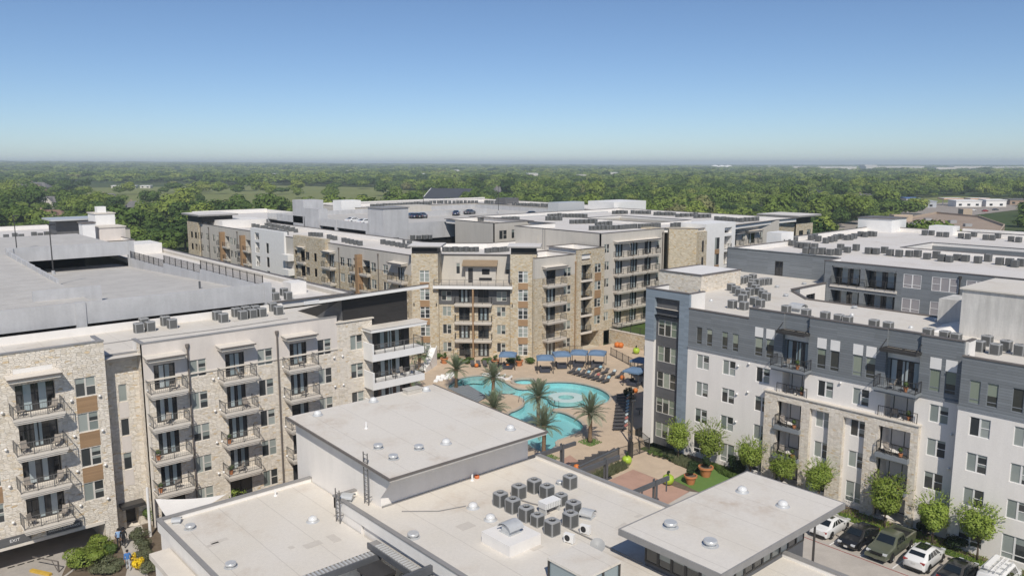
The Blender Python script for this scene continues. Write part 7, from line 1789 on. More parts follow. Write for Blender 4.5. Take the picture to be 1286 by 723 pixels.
# ------------------------------------------------------------------ people on the entry walk
M['skin'] = plain('skin', (.42, .25, .17), .6, .05); M['hair'] = plain('dark_hair', (.02, .015, .012), .6, .2); M['cloth_black'] = plain('black_cloth', (.015, .015, .018), .85, .2); M['cloth_blue'] = plain('blue_cloth', (.06, .17, .42), .85, .1); M['cloth_pale'] = plain('pale_trousers', (.40, .42, .44), .85, .1); M['bag_brown'] = plain('brown_leather', (.16, .07, .04), .6, .15); M['cloth_sky'] = plain('light_blue_cloth', (.25, .38, .58), .85, .1)
def person(loc, rz, lab, top, leg, swing=.22, seed=0, hat=False):
    o = thing('person', lab, 'person', loc, rz)
    J = {'pel': (0, 0, .95), 'sp': (0, .0, 1.15), 'ch': (.02, 0, 1.36), 'nk': (.02, 0, 1.5), 'hd0': (.03, 0, 1.58), 'hd': (.04, 0, 1.66), 'top': (.03, 0, 1.74)}
    Rr = {'pel': .135, 'sp': .12, 'ch': .15, 'nk': .055, 'hd0': .07, 'hd': .095, 'top': .06}
    E = [('pel', 'sp'), ('sp', 'ch'), ('ch', 'nk'), ('nk', 'hd0'), ('hd0', 'hd'), ('hd', 'top')]
    for s_, n in ((-1, 'l'), (1, 'r')):
        k = swing * s_
        J.update({n + 'h': (0, s_ * .1, .9), n + 'k': (k * .9 + .05, s_ * .1, .5), n + 'a': (k * 1.3 - .05, s_ * .1, .09), n + 't': (k * 1.3 + .12, s_ * .11, .04), n + 's': (.02, s_ * .19, 1.42), n + 'e': (-k * .5, s_ * .25, 1.13), n + 'w': (-k * .9 + .08, s_ * .24, .88), n + 'f': (-k * 1.0 + .12, s_ * .23, .79)})
        Rr.update({n + 'h': .1, n + 'k': .065, n + 'a': .042, n + 't': .04, n + 's': .062, n + 'e': .045, n + 'w': .034, n + 'f': .03})
        E += [('pel', n + 'h'), (n + 'h', n + 'k'), (n + 'k', n + 'a'), (n + 'a', n + 't'), ('ch', n + 's'), (n + 's', n + 'e'), (n + 'e', n + 'w'), (n + 'w', n + 'f')]
    names = list(J); me = bpy.data.meshes.new('body'); me.from_pydata([J[n] for n in names], [(names.index(a), names.index(b)) for a, b in E], [])
    t = bpy.data.objects.new('tmp', me); COL.objects.link(t)
    sk = t.modifiers.new('s', 'SKIN')
    for i, n in enumerate(names): me.skin_vertices[0].data[i].radius = (Rr[n], Rr[n]); me.skin_vertices[0].data[i].use_root = (n == 'pel')
    sb = t.modifiers.new('u', 'SUBSURF'); sb.levels = 2; sb.render_levels = 2
    bm2 = bpy.data.meshes.new_from_object(t.evaluated_get(bpy.context.evaluated_depsgraph_get())); bpy.data.objects.remove(t)
    bm2.materials.clear()
    for m in ('skin', top, leg, 'trim_black'): bm2.materials.append(M[m])
    for p in bm2.polygons:
        z = p.center.z; y = abs(p.center.y); p.use_smooth = True
        p.material_index = 0 if z > 1.5 else (3 if z < .09 else (2 if z < .97 and y < .17 else (1 if z > 1.0 or y < .2 else 0)))
    ob('body', bm2, o)
    ob('hair', MB().lathe([(.1, 1.62), (.112, 1.68), (.09, 1.76), (0, 1.785)], 12, (.0, 0, 0)).mesh('hair', M['hair'], 1), o)
    for s_ in (-1, 1):
        ob('hand', MB().box(-.05, .05, -.018, .018, -.04, .04).bar((.03, 0, -.03), (.05, 0, -.11), .02).bar((.01, 0, -.03), (.02, 0, -.12), .02).bar((-.01, 0, -.03), (0, 0, -.12), .02).bar((-.03, 0, -.03), (-.025, 0, -.1), .02).bar((.04, 0, .02), (.075, 0, -.03), .02).mesh('hand', M['skin']), o, (-swing * s_ * 1.0 + .12, s_ * .23, .76))
    if hat: ob('hat', MB().lathe([(.24, 1.72), (.13, 1.74), (.12, 1.84), (0, 1.86)], 14).mesh('hat', M['cloth_black'], 30), o)
    return o
q = (17.55, 71.17); person((q[0], q[1], 0), R(70), 'person in black with a dark hat walking to the entry door', 'cloth_black', 'cloth_black', .2, 1, True)
q = (17.22, 71.36); o = person((q[0], q[1], 0), R(75), 'person in a light blue top walking beside the one in black', 'cloth_sky', 'cloth_black', -.18, 2)
b = (17.22, 71.95); o = thing('shoulder_bag', 'large brown bag carried by the person in the light blue top', 'bag', (b[0] + .1, b[1], .62)); ob('bag_body', MB().lathe([(.1, 0), (.24, .05), (.27, .3), (.2, .5), (.05, .54)], 10, (0, 0, 0), True, True).mesh('bag_body', M['bag_brown'], 1), o); ob('strap', MB().tube([(-.15, 0, .5), (-.05, .05, .8), (.12, .08, .82), (.15, 0, .5)], .02, 5).mesh('strap', M['bag_brown']), o)
q = (16.65, 66.74); person((q[0], q[1], 0), R(80), 'person in a blue shirt and pale trousers near the yellow bush', 'cloth_blue', 'cloth_pale', .15, 3)
# barrier arm and stop block on the drive
p, q = (11.97, 71.66), (10.78, 72.71); A_, B_ = (10.73, 72.75), (11.78, 70.88)
solo('kerb_block', MB().bar((A_[0], A_[1], -.36), (B_[0], B_[1], -.36), .3, .2).mesh('kerb_block', plain('yellow_paint', (.55, .36, .06), .7, .15, 3)), 'yellow painted island kerb on the garage drive', 'kerb')
A_, B_ = (11.02, 73.38), (12.43, 71.08)
o = thing('barrier_gate', 'thin brown gate frame on the drive behind the yellow kerb', 'gate', (A_[0], A_[1], -.46), math.atan2(B_[1] - A_[1], B_[0] - A_[0]))
L = math.hypot(B_[0] - A_[0], B_[1] - A_[1])
ob('arm', MB().bar((0, 0, .95), (L, 0, .95), .07).mesh('arm', M['coping']), o); ob('post', MB().bar((L, 0, 0), (L, 0, .95), .09).mesh('post', M['coping']), o); ob('brace', MB().bar((L * .75, 0, .95), (L - .1, 0, .1), .05).mesh('brace', M['coping']), o)
# speed strips inside the garage mouth
for i in range(10):
    a = [(10.67, 78.10), (10.80, 78.18)][0]; x = 9.6 + i * .72 + (.6 if i > 4 else 0)
    solo('traffic_spike', MB().box(-.25, .25, -.06, .06, 0, .04).mesh('spike', M['trim_black']), 'dark strip plate across the garage mouth floor', 'floor plate', (x, 74.6, -.45), 0, 'strip plates in the garage mouth')
# ------------------------------------------------------------------ houses and stores beyond the complex
BG_CLEAR = []
M['shingle_grey'] = plain('grey_shingle', (.155, .15, .15), .9, .15, .5); M['shingle_brown'] = plain('brown_shingle', (.22, .14, .105), .9, .15, .5); M['shingle_dark'] = plain('dark_slate_roof', (.055, .06, .07), .7, .12, .4)
M['brick_house'] = plain('house_brick', (.33, .25, .19), .9, .12, 1.0); M['tan_wall'] = plain('tan_store_wall', (.46, .37, .28), .9, .08, .3); M['roof_tan'] = plain('brown_gravel_roof', (.33, .255, .195), .95, .12, .15); M['cream_wall'] = plain('cream_house_wall', (.56, .53, .48), .9, .06)
def house(p, w, d, h, rh, rz, roof, wall, lab, chim=True):
    o = thing('house', lab, 'house', (p[0], p[1], -1), rz); BG_CLEAR.append((p[0], p[1], max(w, d) * .62 + 2))
    ob('wall', MB().prism([(-w/2, -d/2), (w/2, -d/2), (w/2, d/2), (-w/2, d/2)], 0, h).mesh('wall', M[wall]), o)
    e = .6; k = w * .22
    r = MB(); A = [(-w/2 - e, -d/2 - e, h - .1), (w/2 + e, -d/2 - e, h - .1), (w/2 + e, d/2 + e, h - .1), (-w/2 - e, d/2 + e, h - .1)]; R1, R2 = (-w/2 + k, 0, h + rh), (w/2 - k, 0, h + rh)
    r.poly(A[0], A[1], R2, R1); r.poly(A[2], A[3], R1, R2); r.poly(A[1], A[2], R2); r.poly(A[3], A[0], R1); r.poly(*A[::-1])
    ro = ob('roof', r.mesh('roof', M[roof]), o)
    # cross gable
    g = MB(); y0 = -d/2 - 2.2; gx = w * .22; gw = w * .2
    g.poly((gx - gw, y0, h), (gx, y0, h + rh * .8), (gx, 0, h + rh * .8), (gx - gw, 0, h)); g.poly((gx, y0, h + rh * .8), (gx + gw, y0, h), (gx + gw, 0, h), (gx, 0, h + rh * .8))
    ob('gable_roof', g.mesh('gable_roof', M[roof]), ro)
    ob('gable_wall', MB().poly((gx - gw + .3, y0 + .3, 0), (gx + gw - .3, y0 + .3, 0), (gx + gw - .3, y0 + .3, h), (gx, y0 + .3, h + rh * .72), (gx - gw + .3, y0 + .3, h)).box(gx - gw + .3, gx + gw - .3, y0 + .35, -d/2, 0, h - .05).mesh('gable_wall', M[wall]), o)
    wm = cached('hw', lambda: MB().box(-.6, .6, -.06, .05, 0, 1.4).mesh('window', M['glass_dark']))
    for x in (-w * .38, -w * .2, -w * .02): ob('window', wm, o, (x, -d/2, 1.0)); 
    if h > 4:
        for x in (-w * .38, -w * .2, -w * .02, gx): ob('window', wm, o, (x, -d/2 if x != gx else y0 + .3, 3.7))
    if chim: ob('chimney', MB().box(-.5, .5, -.4, .4, 0, rh + 1.2).mesh('chimney', M['brick_house']), ro, (-w * .2, d * .12, h))
    return o
VR = R(48.7 - 90)                                      # faces roughly towards the complex
house((135.07, 680.61), 17, 11, 5.4, 4.2, VR, 'shingle_grey', 'cream_wall', 'two-storey house with grey roof among dark trees, far left')
house((105.65, 535.25), 22, 12, 3.2, 3.6, VR + .15, 'shingle_brown', 'brick_house', 'low brick house with brown roof behind the rear stair towers')
house((137.83, 543.80), 14, 11, 3.4, 4.0, VR - .2, 'shingle_grey', 'brick_house', 'house with weathered grey roof just behind the white stair tower')
house((198.16, 765.07), 17, 11, 3.4, 4.4, VR + .2, 'shingle_grey', 'cream_wall', 'grey-roofed house beside the pale pasture')
house((170.88, 590.62), 15, 11, 3.4, 4.6, VR + .5, 'shingle_grey', 'brick_house', 'grey-roofed house deep in the trees left of the tan wing')
house((180.33, 1054.64), 22, 13, 5.6, 5.0, VR - .1, 'shingle_grey', 'cream_wall', 'left end of the pale rambling estate house beyond the bright trees'); house((198.64, 1054.82), 30, 15, 6.4, 6.0, VR, 'shingle_grey', 'brick_house', 'main block of the rambling estate house beyond the bright trees')
house((534.63, 627.18), 16, 11, 5.2, 5.0, VR + .4, 'shingle_grey', 'brick_house', 'steep-roofed house in the woods over the far roofs'); house((651.83, 640.42), 20, 11, 3.2, 3.2, VR - .3, 'cream_wall', 'cream_wall', 'pale-roofed house in the woods right of centre', False)
house((684.21, 378.32), 19, 12, 5.4, 5.2, VR - .2, 'shingle_dark', 'brick_house', 'left dark-roofed house of a pair in the woods at right'); house((685.68, 366.65), 17, 12, 5.4, 5.0, VR + .3, 'shingle_dark', 'cream_wall', 'right dark-roofed house of a pair in the woods at right')
house((328.15, 518.06), 22, 10, 3.0, 2.6, VR + .2, 'shingle_grey', 'tan_wall', 'low house behind the far white roof left of the dark gable', False); house((721.06, 335.57), 18, 11, 3.2, 3.4, VR, 'shingle_grey', 'brick_house', 'low grey-roofed house left of the petrol station')
# dark shed roof behind the far row
p = (364.44, 486.18); o = thing('clubhouse_hall', 'hall with a big dark slate roof and white eaves behind the far roofs', 'building', (p[0], p[1], -1), VR - .35); BG_CLEAR.append((p[0], p[1], 26))
ob('wall', MB().box(-16, 16, -10, 10, 0, 7.5).mesh('wall', M['panel_charcoal']), o)
ob('roof', MB().hull8([(-17, -12, 7.2), (18.5, -12, 7.2), (15, 8, 14.6), (-19, 8, 14.6), (-17, -12, 7.6), (18.5, -12, 7.6), (15, 8, 15), (-19, 8, 15)]).mesh('roof', M['shingle_dark']), o); ob('roof', MB().hull8([(-19, 8, 14.6), (15, 8, 14.6), (16, 16, 8), (-17, 16, 8), (-19, 8, 15), (15, 8, 15), (16, 16, 8.4), (-17, 16, 8.4)]).mesh('roof', M['shingle_dark']), o)
ob('eaves', MB().bar((-17.2, -12.2, 7.3), (18.7, -12.2, 7.3), .3, .9).bar((-17.3, -12.2, 7.3), (-19.3, 8, 14.7), .4, .9).mesh('eaves', M['white_paint']), o)
def shed(p, w, d, h, rz, wall, roof, lab, name='shed', cat='building', band=None):
    o = thing(name, lab, cat, (p[0], p[1], -1), rz); BG_CLEAR.append((p[0], p[1], max(w, d) * .55 + 3))
    ob('wall', MB().prism([(-w/2, -d/2), (w/2, -d/2), (w/2, d/2), (-w/2, d/2)], 0, h, top=False).mesh('wall', M[wall]), o); ob('roof', MB().hull8([(-w/2 - .4, -d/2 - .4, h), (w/2 + .4, -d/2 - .4, h), (w/2 + .4, d/2 + .4, h + .3), (-w/2 - .4, d/2 + .4, h + .3), (-w/2 - .4, -d/2 - .4, h + .5), (w/2 + .4, -d/2 - .4, h + .5), (w/2 + .4, d/2 + .4, h + .9), (-w/2 - .4, d/2 + .4, h + .9)]).mesh('roof', M[roof]), o)
    n = max(2, int(w / 6))
    for i in range(n): ob('window', cached('sw', lambda: MB().box(-1.2, 1.2, -.08, .05, 0, 1.6).mesh('window', M['glass_dark'])), o, (-w/2 + w * (i + .5) / n, -d/2, 1.0))
    return o
for p, lab in (((320.04, 1183.67), 'left white-roofed shed across the pasture'), ((334.41, 1171.05), 'middle white-roofed shed across the pasture'), ((349.59, 1157.72), 'right white-roofed shed across the pasture')): shed(p, 14, 8, 3.2, VR, 'cream_wall', 'white_paint', lab)
shed((845.67, 1825.84), 22, 14, 9, VR + .3, 'cream_wall', 'white_paint', 'white house standing out in the distant woods at left'); shed((172.17, 1061.81), 16, 10, 4, VR, 'cream_wall', 'shingle_grey', 'pale outbuilding left of the estate house')
# petrol station and stores at right
M['canopy_orange'] = plain('tan_orange_fascia', (.55, .33, .20), .6, .06); M['blue_roof'] = plain('blue_metal_roof', (.10, .18, .36), .5, .06); M['steel_wall'] = plain('pale_steel_wall', (.42, .44, .47), .6, .08)
for p, lab in (((698.55, 254.05), 'left petrol station canopy with tan fascia'), ((714.65, 239.90), 'right petrol station canopy with tan fascia')):
    o = thing('station_canopy', lab, 'canopy', (p[0], p[1], -1), VR); ob('deck', MB().box(-8, 8, -5, 5, 5, 6).mesh('deck', M['canopy_orange']), o); ob('deck_top', MB().box(-7.9, 7.9, -4.9, 4.9, 6.005, 6.1).mesh('deck_top', M['white_paint']), o)
    for a in (-6, 6): ob('column', cached('scol', lambda: MB().box(-.25, .25, -.25, .25, 0, 5).mesh('column', M['white_paint'])), o, (a, 0, 0))
    BG_CLEAR.append((p[0], p[1], 14))
shed((687.77, 239.44), 20, 12, 4.6, VR, 'white_paint', 'white_paint', 'white store between the two station canopies', 'store'); shed((704.37, 224.86), 16, 10, 5.0, VR, 'white_paint', 'white_paint', 'white store right of the station canopies', 'store'); shed((650.16, 257.16), 17, 12, 4.6, VR, 'steel_wall', 'steel_wall', 'pale steel warehouse left of the petrol station', 'store'); shed((700.74, 286.43), 12, 10, 4.6, VR, 'cream_wall', 'blue_roof', 'blue-roofed shop beside the steel warehouse', 'store'); shed((753.82, 222.32), 18, 10, 4, VR, 'brick_house', 'shingle_grey', 'low brown store at the right edge by the station', 'store')
# big brown-roofed store
P = [(282.95, 137.50), (351.56, 157.57), (394.59, 166.30), (468.17, 176.94), (449.57, 148.96), (394.20, 120.11), (320.57, 100.33)]
P = [(x, y) for x, y in P]; cx, cy = sum(p[0] for p in P) / len(P), sum(p[1] for p in P) / len(P); PL = ccw([(x - cx, y - cy) for x, y in P])
o = thing('big_store', 'sprawling store with brown gravel roof and tan parapet walls, behind the rear grey block', 'store', (cx, cy, -1)); BG_CLEAR.append((cx, cy, 60))
ob('wall', MB().prism(PL, 0, 6.9, top=False).mesh('wall', M['tan_wall']), o); ob('roof', flat(PL, 6.5).mesh('roof', M['roof_tan']), o); rm = rim(PL, -.4, .0, 6.0, 7.5); ob('parapet', rm.mesh('parapet', M['tan_wall']), o)
for p, w, h in (((360.59, 143.66), 5, 2.0), ((397.35, 142.86), 3, 1.4), ((358.71, 133.80), 6, .9), ((330.59, 137.12), 3, 1.2), ((381.83, 130.98), 3, 1.2), ((405.29, 156.91), 3, 1.3)): ob('roof_unit', MB().box(-w/2, w/2, -w * .35, w * .35, 0, h).mesh('roof_unit', M['hvac_edge']), o, (p[0] - cx, p[1] - cy, 6.52), VR)
for p, w in (((395.46, 165.54), 9), ((472.43, 163.78), 5)): ob('parapet_tower', MB().box(-w/2, w/2, -2.5, 2.5, 0, 4).mesh('parapet_tower', M['tan_wall']), o, (p[0] - cx, p[1] - cy, 5.5), VR)
for p, pm, lab in (((625.13, 203.82), 'car_red', 'red car on the far store lot'), ((646.62, 204.10), 'car_grey', 'grey car on the far store lot'), ((629.14, 212.96), 'car_white', 'white car on the far store lot')): car(lab, 'car', SED, M[pm], (p[0], p[1], -.86), VR + .2, (-1.62, -.85, .4, 1.12), (-1.42, 1.42))
# distant warehouses on the right skyline and a domed hall
for i, (x, y, w, h, lab) in enumerate(((1000,214,70,9,'small distant warehouse left of the domed row'), (1048,215.2,160,10,'long pale warehouse on the right skyline, first from the left'), (1120,214.6,260,11,'long pale warehouse on the right skyline, second from the left'), (1190,216.3,120,9,'distant white warehouse before the skyline row'), (1215,215,150,11,'long pale warehouse on the right skyline, third from the left'), (1270,216,190,10,'long pale warehouse at the right end of the skyline'), (1090,213,60,16,'tall pale block on the right skyline'), (960,212.5,80,8,'low distant warehouse right of the dome'))):
    p = (3576.43, 2002.67) if i == 0 else ((3276.93, 1659.70), (3675.86, 1593.33), (3282.48, 1212.33), (3774.30, 1313.67), (3560.13, 1080.31), (4060.77, 1880.21), (3994.61, 2427.86))[i - 1]
    shed(p, w, 60, h + 9, VR, 'cream_wall', 'white_paint', lab, 'warehouse', 'warehouse')
p = (3626.17, 2461.58); o = thing('domed_hall', 'white domed hall on the horizon right of centre', 'hall', (p[0], p[1], -1), VR); ob('base', MB().box(-60, 60, -35, 35, 0, 12).mesh('base', M['white_paint']), o)
for a, r in ((-30, 26), (5, 20), (38, 26)): ob('dome', MB().lathe([(r, 12), (r * .9, 17), (r * .6, 22), (0, 25)], 14, (0, 0, 0)).mesh('dome', M['white_paint'], 1), o, (a, 0, 0))
p = (6283.09, 4776.53); o = thing('water_tower', 'thin pale water tower on the horizon', 'tower', (p[0], p[1], -1)); ob('stem', MB().cyl(0, 0, 0, 34, 2.5, 2, 8).mesh('stem', M['white_paint']), o); ob('tank', MB().lathe([(2, 32), (9, 37), (9, 41), (0, 45)], 12).mesh('tank', M['white_paint'], 1), o)
SP = list([(544.26, 2712.39), (1927.84, 6026.85), (2860.50, 3275.59), (1019.77, 4248.75), (1102.09, 1922.55), (1507.49, 1980.38), (2579.85, 2363.02), (3377.58, 2821.33), (1122.01, 1215.09), (2169.07, 5220.50), (453.99, 2034.37), (764.58, 2887.80), (1186.27, 3165.80), (1503.57, 2887.04), (2343.42, 3729.86), (1052.71, 1508.38), (2035.10, 2068.83), (1093.83, 1047.85), (1541.97, 1365.65), (2020.88, 1529.36), (1452.34, 1035.28), (2335.70, 1507.53), (1868.94, 1078.39), (1567.68, 823.55), (2247.87, 1109.15), (2043.83, 924.75), (2574.89, 1042.64), (1746.20, 666.72), (2381.86, 798.25), (2052.85, 629.74), (3198.52, 1046.74), (2842.93, 1204.58), (2810.72, 1387.43), (2594.73, 1422.63), (2866.78, 1689.44), (3034.22, 2207.86)])
for i, p in enumerate(SP): shed(p, 30 if i in (1, 2, 9) else random.uniform(12, 24), random.uniform(9, 16), 13 if i < 10 else random.uniform(9, 12.5), VR + .2 * (i % 3), 'cream_wall', ('white_paint', 'shingle_grey', 'cream_wall')[i % 3] if i > 9 else 'white_paint', 'pale building showing between the distant treetops', 'distant_house', 'house')['group'] = 'pale buildings in the distant woods'
# ------------------------------------------------------------------ small trees along the right block
M['bark'] = plain('bark', (.13, .10, .075), .9, .3, 4)
def limbs(h, r, n, spread, seed, top):
    rnd = random.Random(seed); mb = MB(); mb.tube([(0, 0, 0), (rnd.uniform(-.05, .05), rnd.uniform(-.05, .05), h * .55), (rnd.uniform(-.1, .1), rnd.uniform(-.1, .1), h)], [r, r * .8, r * .6], 7)
    for i in range(n):
        a = i * 2.4 + rnd.uniform(-.4, .4); z = h * rnd.uniform(.7, 1.0); s_ = spread * rnd.uniform(.6, 1)
        mb.tube([(0, 0, z), (s_ * .45 * math.cos(a), s_ * .45 * math.sin(a), z + (top - h) * .35), (s_ * math.cos(a), s_ * math.sin(a), z + (top - h) * rnd.uniform(.5, .8))], [r * .5, r * .32, r * .12], 5)
    return mb
def court_crown(seed):
    rnd = random.Random(seed); mb = leafball(1.6, 1.6, 1.65, 4600, .10, seed, 16, 1.2)
    for i in range(110):                               # stray shoots
        a = rnd.uniform(0, 6.28); e = rnd.uniform(.1, 1.3); d = Vector((math.cos(a) * math.cos(e), math.sin(a) * math.cos(e), math.sin(e))); p = Vector((0, 0, 2.9)) + Vector((d.x * 1.5, d.y * 1.5, d.z * 1.6)); q = p + d * rnd.uniform(.2, .6)
        for k in range(5):
            c = p.lerp(q, k / 4); u = Vector((rnd.uniform(-1, 1), rnd.uniform(-1, 1), rnd.uniform(-1, 1))).normalized() * .08; v = u.cross(d).normalized() * .05; mb.poly(c - u, c + v, c + u, c - v)
    return mb.mesh('crown', M['leaf_lime'])
CR = [court_crown(s) for s in (101, 102, 103, 104, 105)]; TRK = [limbs(1.5, .09, 6, 1.0, s, 3.6).mesh('trunk', M['bark'], 1) for s in (201, 202)]
for i, (p, s, lab) in enumerate((((70.6, 52.0), 1.0, 'small leafy tree beside the grey corner tower'), ((70.7, 48.0), 1.12, 'small leafy tree behind the larger terracotta pot'), ((71.1, 43.2), 1.0, 'small leafy tree right of the dark conical evergreen'), ((71.1, 39.6), .94, 'small leafy tree over the far end of the pavilion canopy'), ((71.2, 35.6), .98, 'small leafy tree above the white sedan'), ((71.2, 29.2), 1.15, 'small leafy tree behind the olive pickup'), ((71.0, 25.0), 1.0, 'small leafy tree between the pickup and the white crossover'), ((70.9, 21.3), 1.1, 'small leafy tree behind the white crossover at the right edge'))):
    o = thing('small_tree', lab, 'tree', (p[0], p[1], 0), i * 1.3, 'small trees along the right block'); ob('trunk', TRK[i % 2], o); ob('crown', CR[i % 5], o); o.scale = (s, s, s * random.uniform(.95, 1.05))
# ------------------------------------------------------------------ woods beyond
def woodmat():
    t = NT('wood_foliage'); oi = t.n('ShaderNodeObjectInfo'); n = t.noise(t.pos(), .35, 3)
    pn = t.noise(oi.outputs['Location'], .006, 2, .5)
    rr = t.math('ADD', t.math('MULTIPLY', oi.outputs['Random'], .6), t.math('MULTIPLY', t.math('SUBTRACT', pn, .32), 1.15))
    c = t.ramp(rr, [(0, (.035, .068, .022)), (.18, (.055, .098, .028)), (.36, (.105, .165, .038)), (.55, (.17, .235, .05)), (.74, (.24, .30, .065)), (.88, (.29, .33, .085)), (.95, (.22, .21, .11)), (1, (.05, .08, .03))])
    c = t.mix(1.0, c, t.ramp(n, [(.3, .82), (.7, 1.28)]), 'MULTIPLY'); t.set('Base Color', c); t.set('Roughness', .7); t.set('Specular IOR Level', .15); tr = t.n('ShaderNodeBsdfTranslucent'); t.l(c, tr.inputs[0]); mx = t.n('ShaderNodeMixShader'); mx.inputs[0].default_value = .3; t.l(t.b.outputs[0], mx.inputs[1]); t.l(tr.outputs[0], mx.inputs[2]); t.l(mx.outputs[0], t.o.inputs[0]); return t.m
M['wood'] = woodmat()
def wood_crown(seed, n, size, rz=1.0):
    return leafball(1.0, 1.0, rz * .8, n, size, seed, 11, .28).mesh('crown', M['wood'])
WC = [wood_crown(300 + i, 1000, .115, (.85, 1.0, .75, .9, 1.15, .8)[i]) for i in range(6)]
FC = [wood_crown(400 + i, 320, .21, (.8, .95, .7, .85)[i]) for i in range(4)]
WT = MB().tube([(0, 0, 0), (.02, .01, .5), (0, .02, .9)], [.05, .04, .02], 6).tube([(0, 0, .35), (.2, .1, .7)], [.03, .015], 5).tube([(0, 0, .4), (-.2, -.08, .75)], [.03, .015], 5).mesh('trunk', M['bark'])
FIELD = [[(151.26, 673.47), (179.61, 571.09), (218.84, 492.69), (265.45, 473.03), (344.03, 504.11), (448.19, 629.51), (562.48, 823.50), (603.60, 982.82), (528.54, 1184.50), (431.82, 1363.19), (269.48, 1354.98), (168.56, 1003.98)], [(598.03, 280.97), (563.77, 210.95), (670.60, 217.21), (693.28, 197.29), (841.53, 240.11), (908.45, 325.69), (798.66, 321.62)], [(346.53, 176.54), (431.55, 193.36), (535.26, 214.70), (670.60, 217.21), (693.28, 197.29), (414.56, 116.77)]]
for i, P in enumerate(FIELD[:1]): struct('pasture', flat(P, -.9), M['field'])
M['lotfar'] = concrete('far_lot', (.34, .30, .26), .5)
struct('far_lot', flat(FIELD[1], -.9), M['field'])
struct('store_lot', flat([(331.56, 189.69), (417.42, 213.11), (515.96, 231.65), (733.95, 275.43), (879.09, 250.96), (693.28, 197.29), (558.41, 194.36), (376.46, 150.24)], -.86), M['lotfar'])
struct('far_road', flat([(840.76, 413.43), (699.21, 287.77), (745.87, 212.48), (693.28, 197.29), (636.47, 261.72), (741.20, 372.10)], -.82), M['lotfar'])
KEEP = [rect(-60, 60, -30, 242), rect(60, 119, -30, 268), rect(117, 176, -40, 130), rect(117, 191, 128, 232), rect(192, 209, 100, 124)]
def clear(x, y):
    if any(inpoly(x, y, k) for k in KEEP) or inpoly(x, y, FIELD[1]) or inpoly(x, y, FIELD[2]): return True
    if inpoly(x, y, FIELD[0]): return random.random() > .10
    for bx, by, br in BG_CLEAR:
        if abs(x - bx) < br and abs(y - by) < br:
            # keep a sight line to the house as well
            return True
    for bx, by, br in BG_CLEAR:
        db = math.hypot(bx, by); d = math.hypot(x, y)
        if d < db and db - d < 60 + db * .05:
            t = (x * bx + y * by) / db; off_ = abs(x * by - y * bx) / db
            if off_ < br * .55 and db < 5200: return True
    return False
random.seed(77)
PT = []
def scatter(d0, d1, sp, smin, smax, asp, jit=.45, drop=.06):
    d = d0
    while d < d1:
        n = int(d * R(78) / sp)
        for i in range(n):
            a = R(48.7) - R(39) + R(78) * (i + random.uniform(-jit, jit)) / n; dd = d + random.uniform(-jit, jit) * sp
            x, y = dd * math.cos(a), dd * math.sin(a)
            if random.random() < drop or clear(x, y) or (dd > 380 and noise.noise((x * .0045, y * .0045, 3.3)) > .34): continue
            s_ = random.uniform(smin, smax); PT.append((dd, x, y, s_, s_ * random.uniform(*asp)))
        d += sp
scatter(150, 1000, 13.5, 4.2, 10.5, (.55, 1.05), .48, .14)
scatter(1000, 2600, 22, 7.5, 14.5, (.5, .8), .48, .1)
scatter(2600, 6500, 48, 14, 30, (.28, .48), .48, .1)
scatter(6500, 13500, 110, 38, 70, (.12, .2), .48, .1)
PT.sort()
near = [p for p in PT if 215 < p[0] < 700 and abs(math.atan2(p[2], p[1]) - R(48.7)) < R(33)][:300]
ns = set(near)
def SECT(x, y):
    a = math.degrees(math.atan2(y, x)) - 48.7
    k = 'behind the near garage and its stair towers' if a > 16 else ('behind the long tan wing' if a > 6 else ('behind the farthest roofs in the middle' if a > -8 else ('behind the taller stucco wing' if a > -19 else 'behind the rear grey block at right')))
    return ('leafy tree in the woods ' + k, 'tree', (x, y, -1), random.uniform(0, 6.3), 'trees ' + k)
LAB = ['dark green tree in the woods directly behind the apartment roofs', 'bright green tree in the woods directly behind the apartment roofs']
for i, (d, x, y, s_, sz) in enumerate(near):
    o = thing('wood_tree', *SECT(x, y)); o.scale = (s_, s_, sz)
    ob('crown', WC[i % 6], o); ob('trunk', WT, o, (0, 0, 0))
rest = [p for p in PT if p not in ns]
me = bpy.data.meshes.new('far_woods'); me.from_pydata([(x, y, gz(x, y)) for _, x, y, _, _ in rest], [], [])
at_ = me.attributes.new('scl', 'FLOAT_VECTOR', 'POINT'); at_.data.foreach_set('vector', [v for _, _, _, s_, sz in rest for v in (s_, s_, sz)])
at_ = me.attributes.new('yaw', 'FLOAT_VECTOR', 'POINT'); at_.data.foreach_set('vector', [v for _ in rest for v in (0, 0, random.uniform(0, 6.3))])
at_ = me.attributes.new('pick', 'INT', 'POINT'); at_.data.foreach_set('value', [random.randrange(6) if p[0] < 1300 else 6 + random.randrange(4) for p in rest])
fw = ob('far_woods', me); fw['kind'] = 'stuff'; fw['label'] = 'far-off woods reaching to the horizon'; fw['category'] = 'woods'
src = bpy.data.collections.new('crown_kinds')
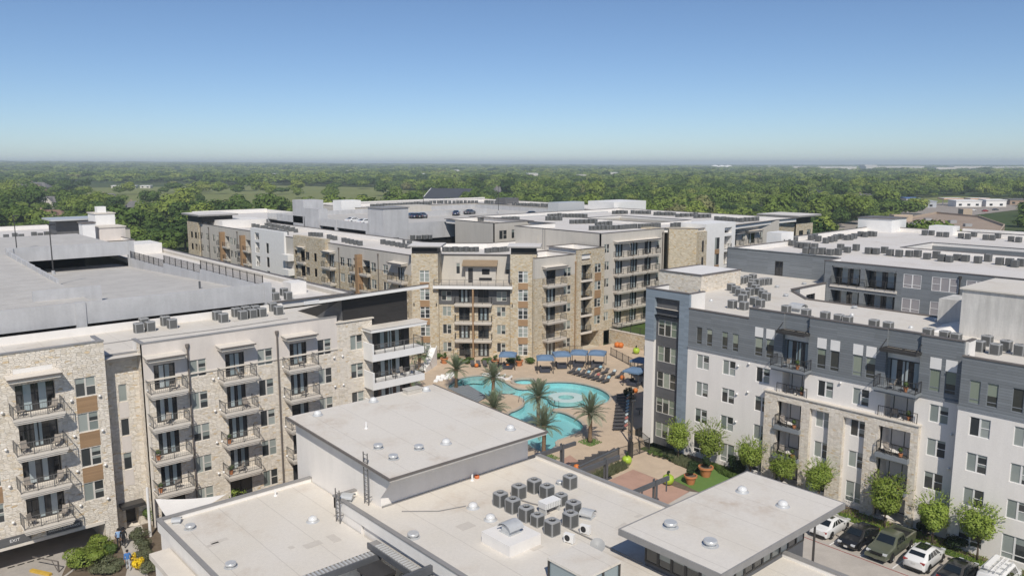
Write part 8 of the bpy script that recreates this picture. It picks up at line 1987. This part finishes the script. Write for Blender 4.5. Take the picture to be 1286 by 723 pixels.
for i, m in enumerate(WC + FC): src.objects.link(bpy.data.objects.new('crown_kind_%02d' % i, m))
ng = bpy.data.node_groups.new('woods', 'GeometryNodeTree')
ng.interface.new_socket('Geometry', in_out='INPUT', socket_type='NodeSocketGeometry'); ng.interface.new_socket('Geometry', in_out='OUTPUT', socket_type='NodeSocketGeometry')
gi, go = ng.nodes.new('NodeGroupInput'), ng.nodes.new('NodeGroupOutput'); ip = ng.nodes.new('GeometryNodeInstanceOnPoints'); ci = ng.nodes.new('GeometryNodeCollectionInfo')
ci.inputs['Collection'].default_value = src; ci.inputs['Separate Children'].default_value = True; ci.inputs['Reset Children'].default_value = True
def na(nm, ty):
    n = ng.nodes.new('GeometryNodeInputNamedAttribute'); n.data_type = ty; n.inputs[0].default_value = nm; return n.outputs[0]
ng.links.new(gi.outputs[0], ip.inputs['Points']); ng.links.new(ci.outputs[0], ip.inputs['Instance']); ip.inputs['Pick Instance'].default_value = True
ng.links.new(na('pick', 'INT'), ip.inputs['Instance Index']); ng.links.new(na('scl', 'FLOAT_VECTOR'), ip.inputs['Scale'])
rt = ng.nodes.new('FunctionNodeEulerToRotation'); ng.links.new(na('yaw', 'FLOAT_VECTOR'), rt.inputs[0]); ng.links.new(rt.outputs[0], ip.inputs['Rotation'])
ng.links.new(ip.outputs[0], go.inputs[0])
fw.modifiers.new('woods', 'NODES').node_group = ng
# ------------------------------------------------------------------ haze
hz = ob('haze', MB().box(-16000, 16000, -16000, 16000, -2.2, 66).mesh('haze', None)); hz['kind'] = 'stuff'
hm = bpy.data.materials.new('haze'); hm.use_nodes = True; hm.node_tree.nodes.clear()
hv = hm.node_tree.nodes.new('ShaderNodeVolumePrincipled'); hv.inputs['Color'].default_value = (.80, .92, 1.0, 1); hv.inputs['Density'].default_value = 1.8e-4; hv.inputs['Anisotropy'].default_value = -.05
hoo = hm.node_tree.nodes.new('ShaderNodeOutputMaterial'); hm.node_tree.links.new(hv.outputs[0], hoo.inputs['Volume']); hz.data.materials[0] = hm
